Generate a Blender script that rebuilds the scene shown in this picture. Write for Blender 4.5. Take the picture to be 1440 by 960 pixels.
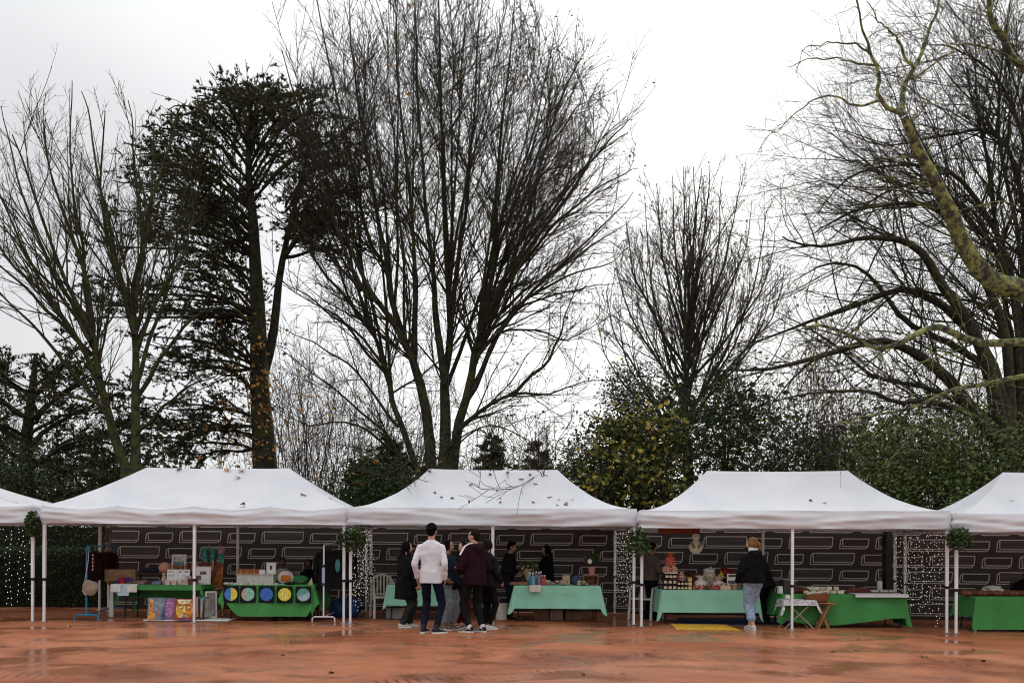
import bpy, bmesh, math, random
import numpy as np
from mathutils import Vector, Matrix

for _o in list(bpy.data.objects): bpy.data.objects.remove(_o)
scene = bpy.context.scene
col = scene.collection
rng = np.random.default_rng(11)
random.seed(5)
R = math.radians
PI = math.pi

# ------------------------------------------------------------------ camera
CAM_H, FPX, ROLL = 1.5, 1260.0, 0.0055
cam_d = bpy.data.cameras.new('camera')
cam_d.sensor_width = 36.0
cam_d.lens = 36.0 * FPX / 1440.0
cam_d.shift_y = 285.0 / 1440.0
cam_d.clip_start = 0.1
cam_d.clip_end = 3000
cam = bpy.data.objects.new('camera', cam_d)
col.objects.link(cam)
_c, _s = math.cos(ROLL), math.sin(ROLL)
cam.matrix_world = Matrix(((_c, -_s, 0, 0), (0, 0, -1, 0), (_s, _c, 0, CAM_H), (0, 0, 0, 1)))
scene.camera = cam

# ------------------------------------------------------------------ sky and sun (overcast, brighter towards the hidden sun)
SUN_EL, SUN_AZ = R(24), R(13)          # azimuth measured from +Y towards +X
sun_dir = Vector((math.sin(SUN_AZ) * math.cos(SUN_EL), math.cos(SUN_AZ) * math.cos(SUN_EL), math.sin(SUN_EL)))
world = bpy.data.worlds.new('World')
scene.world = world
world.use_nodes = True
wn, wl = world.node_tree.nodes, world.node_tree.links
wn.clear()
w_out = wn.new('ShaderNodeOutputWorld')
w_bg = wn.new('ShaderNodeBackground')
w_sky = wn.new('ShaderNodeTexSky')
w_sky.sky_type = 'NISHITA'
w_sky.sun_disc = False
w_sky.sun_elevation = SUN_EL
w_sky.sun_rotation = SUN_AZ
w_geo = wn.new('ShaderNodeTexCoord')
w_noise = wn.new('ShaderNodeTexNoise')
w_noise.inputs['Scale'].default_value = 2.2
w_noise.inputs['Detail'].default_value = 3
w_map = wn.new('ShaderNodeMapping')
w_map.inputs['Scale'].default_value = (1, 1, 2.4)
wl.new(w_geo.outputs['Generated'], w_map.inputs['Vector'])
wl.new(w_map.outputs['Vector'], w_noise.inputs['Vector'])
w_dot = wn.new('ShaderNodeVectorMath')
w_dot.operation = 'DOT_PRODUCT'
wl.new(w_geo.outputs['Generated'], w_dot.inputs[0])
w_dot.inputs[1].default_value = sun_dir
w_glow = wn.new('ShaderNodeMapRange')
w_glow.interpolation_type = 'SMOOTHSTEP'
w_glow.inputs['From Min'].default_value = 0.78
w_glow.inputs['From Max'].default_value = 1.0
w_glow.inputs['To Min'].default_value = 0.0
w_glow.inputs['To Max'].default_value = 2.2
wl.new(w_dot.outputs['Value'], w_glow.inputs['Value'])
w_ramp = wn.new('ShaderNodeValToRGB')
w_ramp.color_ramp.elements[0].position = 0.3
w_ramp.color_ramp.elements[0].color = (6.2, 6.25, 6.35, 1)
w_ramp.color_ramp.elements[1].position = 0.72
w_ramp.color_ramp.elements[1].color = (7.7, 7.75, 7.8, 1)
wl.new(w_noise.outputs['Fac'], w_ramp.inputs['Fac'])
w_add = wn.new('ShaderNodeMix')
w_add.data_type = 'RGBA'
w_add.blend_type = 'ADD'
w_add.inputs['Factor'].default_value = 1.0
w_mulc = wn.new('ShaderNodeCombineColor')
for i in range(3): wl.new(w_glow.outputs['Result'], w_mulc.inputs[i])
wl.new(w_ramp.outputs['Color'], w_add.inputs[6])
wl.new(w_mulc.outputs['Color'], w_add.inputs[7])
w_mix = wn.new('ShaderNodeMix')          # cloud cover over the clear sky
w_mix.data_type = 'RGBA'
w_mix.inputs['Factor'].default_value = 0.94
w_sep = wn.new('ShaderNodeSeparateXYZ')   # an overcast sky is brightest overhead
wl.new(w_geo.outputs['Generated'], w_sep.inputs[0])
w_zen = wn.new('ShaderNodeMapRange')
w_zen.interpolation_type = 'SMOOTHSTEP'
w_zen.inputs['From Min'].default_value = 0.35
w_zen.inputs['From Max'].default_value = 1.0
w_zen.inputs['To Min'].default_value = 1.0
w_zen.inputs['To Max'].default_value = 2.3
wl.new(w_sep.outputs['Z'], w_zen.inputs['Value'])
w_sc = wn.new('ShaderNodeVectorMath')
w_sc.operation = 'SCALE'
wl.new(w_add.outputs[2], w_sc.inputs[0])
wl.new(w_zen.outputs['Result'], w_sc.inputs['Scale'])
wl.new(w_sky.outputs['Color'], w_mix.inputs[6])
wl.new(w_sc.outputs[0], w_mix.inputs[7])
wl.new(w_mix.outputs[2], w_bg.inputs['Color'])
w_bg.inputs['Strength'].default_value = 0.1
wl.new(w_bg.outputs['Background'], w_out.inputs['Surface'])

sun_d = bpy.data.lights.new('sun', 'SUN')
sun_d.energy = 0.6
sun_d.angle = R(25)
sun_d.color = (1.0, 0.97, 0.93)
sun = bpy.data.objects.new('sun', sun_d)
col.objects.link(sun)
sun.rotation_euler = sun_dir.to_track_quat('Z', 'Y').to_euler()

scene.view_settings.view_transform = 'Standard'
scene.view_settings.look = 'None'
scene.view_settings.gamma = 1.0
scene.view_settings.exposure = 0.22
scene.render.engine = 'CYCLES'
scene.cycles.filter_width = 1.1
scene.cycles.max_bounces = 6
scene.cycles.transparent_max_bounces = 6

# ------------------------------------------------------------------ places
def zg(X):
    """the ground falls very gently to the right"""
    return -0.008 * max(0.0, X - 1.0)

def P3(x, y, D):
    """point of the place seen at photo pixel (x, y) at distance D"""
    dx, dy = x - 720.0, y - 765.0
    dx0, dy0 = dx + ROLL * dy, dy - ROLL * dx
    return Vector((dx0 * D / FPX, D, CAM_H - dy0 * D / FPX))

def PX(x, D):
    """ground point under photo column x at distance D"""
    X = (x - 720.0) * D / FPX + ROLL * 100 * D / FPX
    return Vector((X, D, zg(X)))

def ZY(x, y, D):
    return P3(x, y, D).z

# ------------------------------------------------------------------ materials
_mats = {}
def mat(name, c, rough=0.8, var=0.25, scale=8.0, bump=0.0, bscale=40.0, c2=None, spec=None, metal=0.0, emis=0.0, ramp=(0.35, 0.65), attr=None, sheen=0.0, transl=0.0, coat=0.0):
    if name in _mats: return _mats[name]
    m = bpy.data.materials.new(name)
    m.use_nodes = True
    n, l = m.node_tree.nodes, m.node_tree.links
    b = n['Principled BSDF']
    tc = n.new('ShaderNodeTexCoord')
    tx = n.new('ShaderNodeTexNoise')
    tx.inputs['Scale'].default_value = scale
    tx.inputs['Detail'].default_value = 5
    l.new(tc.outputs['Object'], tx.inputs['Vector'])
    rp = n.new('ShaderNodeValToRGB')
    rp.color_ramp.elements[0].position, rp.color_ramp.elements[1].position = ramp
    a = tuple(max(0, v * (1 - var)) for v in c)
    z = tuple(min(1, v * (1 + var)) for v in c) if c2 is None else c2
    rp.color_ramp.elements[0].color = (*a, 1)
    rp.color_ramp.elements[1].color = (*z, 1)
    if attr:
        at = n.new('ShaderNodeAttribute')
        at.attribute_name = attr
        l.new(at.outputs['Fac'], rp.inputs['Fac'])
    else:
        l.new(tx.outputs['Fac'], rp.inputs['Fac'])
    l.new(rp.outputs['Color'], b.inputs['Base Color'])
    b.inputs['Roughness'].default_value = rough
    b.inputs['Metallic'].default_value = metal
    if spec is None: spec = 0.25
    if spec is not None: b.inputs['Specular IOR Level'].default_value = spec
    if sheen: b.inputs['Sheen Weight'].default_value = sheen
    if coat: b.inputs['Coat Weight'].default_value = coat
    if bump:
        t2 = n.new('ShaderNodeTexNoise')
        t2.inputs['Scale'].default_value = bscale
        t2.inputs['Detail'].default_value = 4
        l.new(tc.outputs['Object'], t2.inputs['Vector'])
        bp = n.new('ShaderNodeBump')
        bp.inputs['Strength'].default_value = bump
        bp.inputs['Distance'].default_value = 0.02
        l.new(t2.outputs['Fac'], bp.inputs['Height'])
        l.new(bp.outputs['Normal'], b.inputs['Normal'])
    if emis:
        b.inputs['Emission Color'].default_value = (*c, 1)
        b.inputs['Emission Strength'].default_value = emis
    if transl:
        out = n['Material Output']
        tr = n.new('ShaderNodeBsdfTranslucent')
        l.new(rp.outputs['Color'], tr.inputs['Color'])
        mx = n.new('ShaderNodeMixShader')
        mx.inputs[0].default_value = transl
        l.new(b.outputs['BSDF'], mx.inputs[1])
        l.new(tr.outputs['BSDF'], mx.inputs[2])
        l.new(mx.outputs['Shader'], out.inputs['Surface'])
    _mats[name] = m
    return m

def cloth(name, c, var=0.18, rough=0.9):
    return mat(name, c, rough, var, 14, 0.25, 180, spec=0.08)

# ------------------------------------------------------------------ objects
def tag(o, label=None, cat=None, group=None, kind=None):
    if label: o['label'] = label
    if cat: o['category'] = cat
    if group: o['group'] = group
    if kind: o['kind'] = kind
    return o

def thing(name, label, cat, loc=(0, 0, 0), rz=0.0, group=None):
    o = bpy.data.objects.new(name, None)
    o.empty_display_size = 0.1
    col.objects.link(o)
    o.location = loc
    o.rotation_euler = (0, 0, rz)
    return tag(o, label, cat, group)

def link(name, me, parent=None, loc=None, rot=None):
    o = bpy.data.objects.new(name, me)
    col.objects.link(o)
    if parent: o.parent = parent
    if loc is not None: o.location = loc
    if rot is not None: o.rotation_euler = rot
    return o

def copy_tree(o, parent=None):
    c = o.copy()
    col.objects.link(c)
    c.parent = parent
    for ch in list(o.children): copy_tree(ch, c)
    return c

def np_mesh(name, V, F, mats, parent=None, smooth=True, mi=None, attrs=None, offset=None, kind=None):
    """one mesh object from numpy arrays; F is a list of (n,3) / (n,4) index arrays"""
    V = np.asarray(V, dtype=np.float32)
    if offset is not None: V = V - np.asarray(offset, dtype=np.float32)
    if not isinstance(F, (list, tuple)): F = [F]
    F = [np.asarray(f, dtype=np.int32) for f in F if len(f)]
    me = bpy.data.meshes.new(name)
    me.vertices.add(len(V))
    me.vertices.foreach_set('co', V.ravel())
    nl = sum(f.size for f in F)
    nf = sum(len(f) for f in F)
    me.loops.add(nl)
    me.polygons.add(nf)
    me.loops.foreach_set('vertex_index', np.concatenate([f.ravel() for f in F]))
    tot = np.concatenate([np.full(len(f), f.shape[1], dtype=np.int32) for f in F])
    st = np.concatenate([[0], np.cumsum(tot)[:-1]]).astype(np.int32)
    me.polygons.foreach_set('loop_start', st)
    if mi is not None: me.polygons.foreach_set('material_index', np.asarray(mi, dtype=np.int32))
    me.polygons.foreach_set('use_smooth', np.full(nf, bool(smooth)))
    for m in (mats if isinstance(mats, (list, tuple)) else [mats]): me.materials.append(m)
    for k, a in (attrs or {}).items():
        at = me.attributes.new(k, 'FLOAT', 'POINT')
        at.data.foreach_set('value', np.asarray(a, dtype=np.float32))
    me.update(calc_edges=True)
    me.validate()
    o = link(name, me, parent)
    if kind: o['kind'] = kind
    return o

class MB:
    """collects simple shapes; build() links them as one mesh object"""
    def __init__(s):
        s.v, s.f, s.m, s.cur = [], [], [], 0
    def _add(s, vs, fs):
        b = len(s.v)
        s.v += [tuple(v) for v in vs]
        s.f += [tuple(i + b for i in f) for f in fs]
        s.m += [s.cur] * len(fs)
        return s
    def mat(s, i):
        s.cur = i
        return s
    def box(s, c, size, M=None, taper=1.0):
        x, y, z = (k / 2 for k in size)
        vs = [Vector((a * x * (taper if d > 0 else 1), b * y * (taper if d > 0 else 1), d * z)) for d in (-1, 1) for b in (-1, 1) for a in (-1, 1)]
        if M is not None: vs = [M @ v for v in vs]
        vs = [v + Vector(c) for v in vs]
        return s._add(vs, [(0, 2, 3, 1), (4, 5, 7, 6), (0, 1, 5, 4), (2, 6, 7, 3), (0, 4, 6, 2), (1, 3, 7, 5)])
    def path(s, pts, rad, n=6, cap=True, close=False):
        pts = [Vector(p) for p in pts]
        if not hasattr(rad, '__len__'): rad = [rad] * len(pts)
        vs, fs = [], []
        ref = None
        for i, p in enumerate(pts):
            t = (pts[min(i + 1, len(pts) - 1)] - pts[max(i - 1, 0)])
            t = t.normalized() if t.length > 1e-9 else Vector((0, 0, 1))
            if ref is None: ref = Vector((1, 0, 0)) if abs(t.x) < 0.8 else Vector((0, 1, 0))
            u = (ref - t * ref.dot(t)).normalized()
            w = t.cross(u)
            ref = u
            for k in range(n):
                a = 2 * PI * (k + 0.5) / n
                vs.append(p + (u * math.cos(a) + w * math.sin(a)) * rad[i])
        for i in range(len(pts) - 1):
            for k in range(n):
                k2 = (k + 1) % n
                fs.append((i * n + k, i * n + k2, (i + 1) * n + k2, (i + 1) * n + k))
        if cap:
            fs.append(tuple(range(n - 1, -1, -1)))
            fs.append(tuple((len(pts) - 1) * n + k for k in range(n)))
        return s._add(vs, fs)
    def bar(s, a, b, r, r2=None, n=6):
        return s.path([a, b], [r, r if r2 is None else r2], n)
    def lathe(s, prof, c=(0, 0, 0), n=12):
        vs, fs = [], []
        for (r, z) in prof:
            for k in range(n):
                a = 2 * PI * k / n
                vs.append((c[0] + r * math.cos(a), c[1] + r * math.sin(a), c[2] + z))
        for i in range(len(prof) - 1):
            for k in range(n):
                k2 = (k + 1) % n
                fs.append((i * n + k, i * n + k2, (i + 1) * n + k2, (i + 1) * n + k))
        fs.append(tuple(range(n - 1, -1, -1)))
        fs.append(tuple((len(prof) - 1) * n + k for k in range(n)))
        return s._add(vs, fs)
    def ell(s, c, r, n=12, m=8, M=None):
        vs, fs = [], []
        if not hasattr(r, '__len__'): r = (r, r, r)
        for i in range(m + 1):
            ph = PI * i / m
            for k in range(n):
                a = 2 * PI * k / n
                v = Vector((r[0] * math.sin(ph) * math.cos(a), r[1] * math.sin(ph) * math.sin(a), r[2] * math.cos(ph)))
                if M is not None: v = M @ v
                vs.append(v + Vector(c))
        for i in range(m):
            for k in range(n):
                k2 = (k + 1) % n
                fs.append((i * n + k, (i + 1) * n + k, (i + 1) * n + k2, i * n + k2))
        return s._add(vs, fs)
    def poly(s, pts):
        return s._add(pts, [tuple(range(len(pts)))])
    def build(s, name, mats, parent=None, smooth=False, bevel=0.0, loc=None, rot=None, kind=None, jitter=0.0):
        me = bpy.data.meshes.new(name)
        me.from_pydata(s.v, [], s.f)
        for m in (mats if isinstance(mats, (list, tuple)) else [mats]): me.materials.append(m)
        me.polygons.foreach_set('material_index', s.m)
        me.update()
        bm = bmesh.new()
        bm.from_mesh(me)
        bmesh.ops.remove_doubles(bm, verts=bm.verts, dist=1e-5)
        bmesh.ops.recalc_face_normals(bm, faces=bm.faces)
        if jitter:
            for v in bm.verts: v.co += Vector((random.uniform(-1, 1), random.uniform(-1, 1), random.uniform(-1, 1))) * jitter
        if bevel:
            es = [e for e in bm.edges if len(e.link_faces) == 2 and e.calc_face_angle(0) > 0.6]
            bmesh.ops.bevel(bm, geom=es, offset=bevel, segments=2, affect='EDGES', profile=0.6, clamp_overlap=True)
        if smooth:
            for f in bm.faces: f.smooth = True
        bm.to_mesh(me)
        bm.free()
        if smooth and not bevel:
            try: me.set_sharp_from_angle(angle=R(50))
            except Exception: pass
        o = link(name, me, parent, loc, rot)
        if kind: o['kind'] = kind
        return o

def remesh(mb, voxel, noise=0.0, nscale=9.0, smooth_iter=2, seed=0.0, stretch=(1, 1, 1), keep=1.0):
    """fuse overlapping shapes into one continuous skin and return it as a mesh"""
    me = bpy.data.meshes.new('skin')
    me.from_pydata(mb.v, [], mb.f)
    me.update()
    o = bpy.data.objects.new('skin', me)
    col.objects.link(o)
    md = o.modifiers.new('r', 'REMESH')
    md.mode = 'VOXEL'
    md.voxel_size = voxel
    if smooth_iter:
        sm = o.modifiers.new('s', 'SMOOTH')
        sm.iterations = smooth_iter
        sm.factor = 0.5
    if keep < 1:
        dc = o.modifiers.new('d', 'DECIMATE')
        dc.ratio = keep
    dg = bpy.context.evaluated_depsgraph_get()
    out = bpy.data.meshes.new_from_object(o.evaluated_get(dg))
    bpy.data.objects.remove(o)
    bpy.data.meshes.remove(me)
    out.materials.clear()
    if noise:
        from mathutils import noise as nz
        n = len(out.vertices)
        co = np.empty(n * 3, dtype=np.float32)
        out.vertices.foreach_get('co', co)
        co = co.reshape(-1, 3)
        nr = np.empty(n * 3, dtype=np.float32)
        out.vertices.foreach_get('normal', nr)
        nr = nr.reshape(-1, 3)
        s = np.array(stretch) * nscale
        d = np.array([nz.noise(Vector(p * s + seed)) + 0.5 * nz.noise(Vector(p * s * 2.3 + seed + 7)) for p in co])
        co = co + nr * (d * noise)[:, None]
        out.vertices.foreach_set('co', co.ravel())
    out.polygons.foreach_set('use_smooth', np.full(len(out.polygons), True))
    out.update()
    return out

# ------------------------------------------------------------------ the ground
def ground_material():
    m = bpy.data.materials.new('wet_red_clay')
    m.use_nodes = True
    n, l = m.node_tree.nodes, m.node_tree.links
    b = n['Principled BSDF']
    tc = n.new('ShaderNodeTexCoord')
    def noise(scale, detail=4, sc=(1, 1, 1), dist=0.0):
        mp = n.new('ShaderNodeMapping')
        mp.inputs['Scale'].default_value = sc
        l.new(tc.outputs['Object'], mp.inputs['Vector'])
        t = n.new('ShaderNodeTexNoise')
        t.inputs['Scale'].default_value = scale
        t.inputs['Detail'].default_value = detail
        t.inputs['Distortion'].default_value = dist
        l.new(mp.outputs['Vector'], t.inputs['Vector'])
        return t.outputs['Fac']
    def ramp(src, p0, p1, c0=(0, 0, 0), c1=(1, 1, 1)):
        r = n.new('ShaderNodeValToRGB')
        r.color_ramp.elements[0].position, r.color_ramp.elements[1].position = p0, p1
        r.color_ramp.elements[0].color, r.color_ramp.elements[1].color = (*c0, 1), (*c1, 1)
        l.new(src, r.inputs['Fac'])
        return r.outputs['Color']
    def mix(f, a, c, blend='MIX'):
        x = n.new('ShaderNodeMix')
        x.data_type = 'RGBA'
        x.blend_type = blend
        if hasattr(f, 'links'): l.new(f, x.inputs['Factor'])
        else: x.inputs['Factor'].default_value = f
        for s, v in ((6, a), (7, c)):
            if hasattr(v, 'links'): l.new(v, x.inputs[s])
            else: x.inputs[s].default_value = (*v, 1)
        return x.outputs[2]
    big = noise(0.30, 7, (0.9, 0.8, 1), 0.5)
    streak = noise(0.75, 9, (0.7, 0.9, 1), 0.7)
    fine = noise(38, 4)
    mottle = noise(5.0, 6, (1, 0.7, 1), 0.4)
    grit = noise(160, 2)
    base = mix(ramp(big, 0.33, 0.66), (0.38, 0.130, 0.058), (0.52, 0.208, 0.112))
    wet = ramp(streak, 0.46, 0.66)
    wm = n.new('ShaderNodeMath')
    wm.operation = 'MULTIPLY'
    l.new(wet, wm.inputs[0])
    l.new(ramp(mottle, 0.22, 0.52), wm.inputs[1])
    base = mix(wm.outputs[0], base, (0.235, 0.072, 0.032))
    base = mix(ramp(mottle, 0.25, 0.7), mix(0.30, base, (0.12, 0.032, 0.012)), base)
    base = mix(ramp(fine, 0.3, 0.7), mix(0.20, base, (0.06, 0.02, 0.01)), base)
    base = mix(ramp(grit, 0.62, 0.75), base, mix(0.35, base, (0.55, 0.33, 0.22)))
    # tyre and broom marks: rippled arcs that show only inside damp patches
    arcs = []
    for (cx, cy, sc, k) in ((-3.4, 10.6, 7.0, 0.0), (3.0, 9.4, 9.0, 2.0), (6.5, 12.5, 6.0, 5.0)):
        mp = n.new('ShaderNodeMapping')
        mp.inputs['Location'].default_value = (-cx, -cy, 0)
        l.new(tc.outputs['Object'], mp.inputs['Vector'])
        wv = n.new('ShaderNodeTexWave')
        wv.wave_type = 'RINGS'
        wv.rings_direction = 'Z'
        wv.inputs['Scale'].default_value = sc * 0.45
        wv.inputs['Distortion'].default_value = 2.2
        wv.inputs['Detail'].default_value = 3
        l.new(mp.outputs['Vector'], wv.inputs['Vector'])
        arcs.append(wv.outputs['Fac'])
    arc = mix(ramp(noise(0.25, 2), 0.45, 0.5), arcs[0], arcs[1])
    arc = mix(ramp(noise(0.31, 2, (1, 1.2, 1)), 0.5, 0.55), arc, arcs[2])
    amask = ramp(noise(0.7, 3, (0.6, 1.0, 1), 0.8), 0.56, 0.66)
    am = n.new('ShaderNodeMath')
    am.operation = 'MULTIPLY'
    l.new(ramp(arc, 0.55, 0.9), am.inputs[0])
    l.new(amask, am.inputs[1])
    a2 = n.new('ShaderNodeMath')
    a2.operation = 'MULTIPLY'
    l.new(am.outputs[0], a2.inputs[0])
    a2.inputs[1].default_value = 0.8
    base = mix(a2.outputs[0], base, (0.10, 0.028, 0.013))
    l.new(base, b.inputs['Base Color'])
    rg = n.new('ShaderNodeMapRange')
    l.new(noise(1.1, 9, (0.7, 0.8, 1), 0.9), rg.inputs['Value'])
    rg.inputs['From Min'].default_value = 0.36
    rg.inputs['From Max'].default_value = 0.60
    rg.inputs['To Min'].default_value = 0.09
    rg.inputs['To Max'].default_value = 0.55
    l.new(rg.outputs['Result'], b.inputs['Roughness'])
    sp = n.new('ShaderNodeMapRange')
    l.new(rg.outputs['Result'], sp.inputs['Value'])
    sp.inputs['From Min'].default_value = 0.09
    sp.inputs['From Max'].default_value = 0.34
    sp.inputs['To Min'].default_value = 0.5
    sp.inputs['To Max'].default_value = 0.06
    l.new(sp.outputs['Result'], b.inputs['Specular IOR Level'])
    bp = n.new('ShaderNodeBump')
    bp.inputs['Strength'].default_value = 0.24
    bp.inputs['Distance'].default_value = 0.010
    hs = n.new('ShaderNodeMath')
    hs.operation = 'MULTIPLY_ADD'
    l.new(fine, hs.inputs[0])
    hs.inputs[1].default_value = 0.5
    l.new(a2.outputs[0], hs.inputs[2])
    h2 = n.new('ShaderNodeMath')
    h2.operation = 'MULTIPLY_ADD'
    l.new(grit, h2.inputs[0])
    h2.inputs[1].default_value = 0.18
    l.new(hs.outputs[0], h2.inputs[2])
    l.new(h2.outputs[0], bp.inputs['Height'])
    l.new(bp.outputs['Normal'], b.inputs['Normal'])
    return m

xs = np.concatenate([np.array([-900., -300, -90, -40]), np.linspace(-20, 1, 8), np.linspace(2, 20, 10), np.array([40., 90, 300, 900])])
ys = np.concatenate([np.array([-60., -10, 0]), np.linspace(4, 22, 10), np.array([30., 60, 150, 400, 1200])])
gv = np.array([(x, y, zg(min(x, 40))) for y in ys for x in xs])
nx = len(xs)
gf = np.array([(j * nx + i, j * nx + i + 1, (j + 1) * nx + i + 1, (j + 1) * nx + i) for j in range(len(ys) - 1) for i in range(nx - 1)])
g = np_mesh('ground', gv, gf, ground_material(), smooth=True)
tag(g, 'wet red clay ground with damp streaks and tyre marks', kind='structure')
# the wood floor behind the stalls
wv_ = np.array([(x, y, zg(min(x, 40)) + 0.012) for y in (20.9, 40., 300., 1100.) for x in xs])
wf_ = np.array([(j * nx + i, j * nx + i + 1, (j + 1) * nx + i + 1, (j + 1) * nx + i) for j in range(3) for i in range(nx - 1)])
g2 = np_mesh('woodland_floor', wv_, wf_, mat('leaf_mould', (0.045, 0.04, 0.022), 0.95, 0.5, 3.0, 0.6, 12), smooth=False)
tag(g2, 'dark leaf covered floor of the wood behind the stalls', kind='structure')

# ------------------------------------------------------------------ shared colours
M_white = mat('white_metal', (0.72, 0.73, 0.74), 0.4, 0.06, 5, spec=0.5)
M_alu = mat('grey_metal', (0.42, 0.42, 0.43), 0.35, 0.1, 5, metal=0.6)
M_black = mat('black_plastic', (0.012, 0.012, 0.013), 0.5, 0.3)
M_canopy = mat('white_canvas', (0.66, 0.68, 0.725), 0.75, 0.02, 1.3, 0.12, 30, c2=(0.72, 0.735, 0.77), transl=0.12, spec=0.3)
M_rope = mat('dark_wire', (0.02, 0.022, 0.02), 0.7)
M_leafdark = mat('dark_leaf', (0.020, 0.045, 0.014), 0.45, attr='tint', c2=(0.075, 0.12, 0.035), ramp=(0, 1))
M_wood = mat('pale_wood', (0.36, 0.21, 0.10), 0.6, 0.3, 12)
M_darkwood = mat('dark_wood', (0.09, 0.05, 0.028), 0.6, 0.4, 12)
M_paper = mat('white_paper', (0.75, 0.75, 0.76), 0.8, 0.05)
M_ink = mat('grey_ink', (0.10, 0.10, 0.11), 0.8, 0.2)
M_plastic = mat('white_plastic', (0.62, 0.58, 0.50), 0.45, 0.08)
def flat(name, c, rough=0.6, var=0.1, scale=14): return mat(name, c, rough, var, scale)

def vnoise(p, sc, seed=0.0):
    from mathutils import noise as nz
    return nz.noise(Vector((p[0] * sc + seed, p[1] * sc + seed * 1.7, p[2] * sc - seed)))

# ------------------------------------------------------------------ the tents
def canopy_mesh(W, Dp, ez, rz_, ex, scal, seed, hx=None):
    hx = hx or Dp / 2
    V, F = [], []
    def eave(u, L, posts):
        # cloth sags between the posts and its extra pick-up points
        x = u * L
        d = min(abs(x - p) for p in posts)
        sp = L / (len(posts) - 1)
        return ez - scal * (min(1, d / (sp / 2))) ** 0.7
    fp = [0, W / 4, W / 2, 3 * W / 4, W]
    sp_ = [0, Dp / 2, Dp]
    def add(fn, ns, nt):
        b = len(V)
        for j in range(nt + 1):
            for i in range(ns + 1):
                V.append(fn(i / ns, j / nt))
        for j in range(nt):
            for i in range(ns):
                F.append((b + j * (ns + 1) + i, b + j * (ns + 1) + i + 1, b + (j + 1) * (ns + 1) + i + 1, b + (j + 1) * (ns + 1) + i))
    def hz(t, e0):
        return e0 + (rz_ - ez) * (t ** ex) + (ez - e0) * t ** 0.5 * 0.9
    def wr(p, t):
        k = math.sin(PI * min(1, max(0, t)))
        return 0.022 * vnoise(p, 0.9, seed) * k + 0.010 * vnoise((p[0] * 2.5, p[1], p[2] * 0.6), 2.0, seed + 3) * k
    def front(y0, sgn):
        def f(s, t):
            a = t * Dp / 2
            x = t * hx + s * (W - 2 * t * hx)
            y = y0 + sgn * a
            e0 = eave(s, W, fp)
            z = hz(t, e0) - 0.05 * math.sin(PI * t) * math.sin(PI * s) ** 2
            p = (x, y, z)
            return (x, y, z + wr(p, t) - (0.018 * math.sin(PI * s) * t))
        return f
    def side(x0, sgn):
        def f(s, t):
            a = t * Dp / 2
            y = a + s * (Dp - 2 * a)
            x = x0 + sgn * t * hx
            e0 = eave(s, Dp, sp_)
            z = hz(t, e0) - 0.04 * math.sin(PI * t) * math.sin(PI * s) ** 2
            return (x, y, z + wr((x, y, z), t) * math.sin(PI * s))
        return f
    add(front(0, 1), 64, 20)
    add(front(Dp, -1), 64, 20)
    add(side(0, 1), 32, 20)
    add(side(W, -1), 32, 20)
    return V, F, eave, fp, sp_

def valance_mesh(W, Dp, ez, drop, eave, fp, sp_, seed):
    per = []
    n1, n2 = 110, 56
    for i in range(n1): per.append((i / n1 * W, 0.0, (0, -1), eave(i / n1, W, fp)))
    for i in range(n2): per.append((W, i / n2 * Dp, (1, 0), eave(i / n2, Dp, sp_)))
    for i in range(n1): per.append((W - i / n1 * W, Dp, (0, 1), eave(i / n1, W, fp)))
    for i in range(n2): per.append((0.0, Dp - i / n2 * Dp, (-1, 0), eave(i / n2, Dp, sp_)))
    V, F = [], []
    nj = 9
    N = len(per)
    for j in range(nj + 1):
        t = j / nj
        for (x, y, nn, e0) in per:
            # long soft horizontal folds that start from the posts
            fold = 0.055 * vnoise((x * 0.45, y * 0.45, t * 2.2 + 0.35 * abs(x - W / 2)), 1.6, seed) + 0.028 * vnoise((x, y, t * 5), 2.0, seed + 5)
            off = 0.006 + (0.03 + fold) * min(1, t * 3)
            z = e0 + 0.003 - t * (drop - (ez - e0)) + (0.012 * vnoise((x, y, 0), 0.9, seed + 9) * t)
            V.append((x + nn[0] * off, y + nn[1] * off, z))
    for j in range(nj):
        for i in range(N):
            i2 = (i + 1) % N
            F.append((j * N + i, j * N + i2, (j + 1) * N + i2, (j + 1) * N + i))
    return V, F

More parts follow.
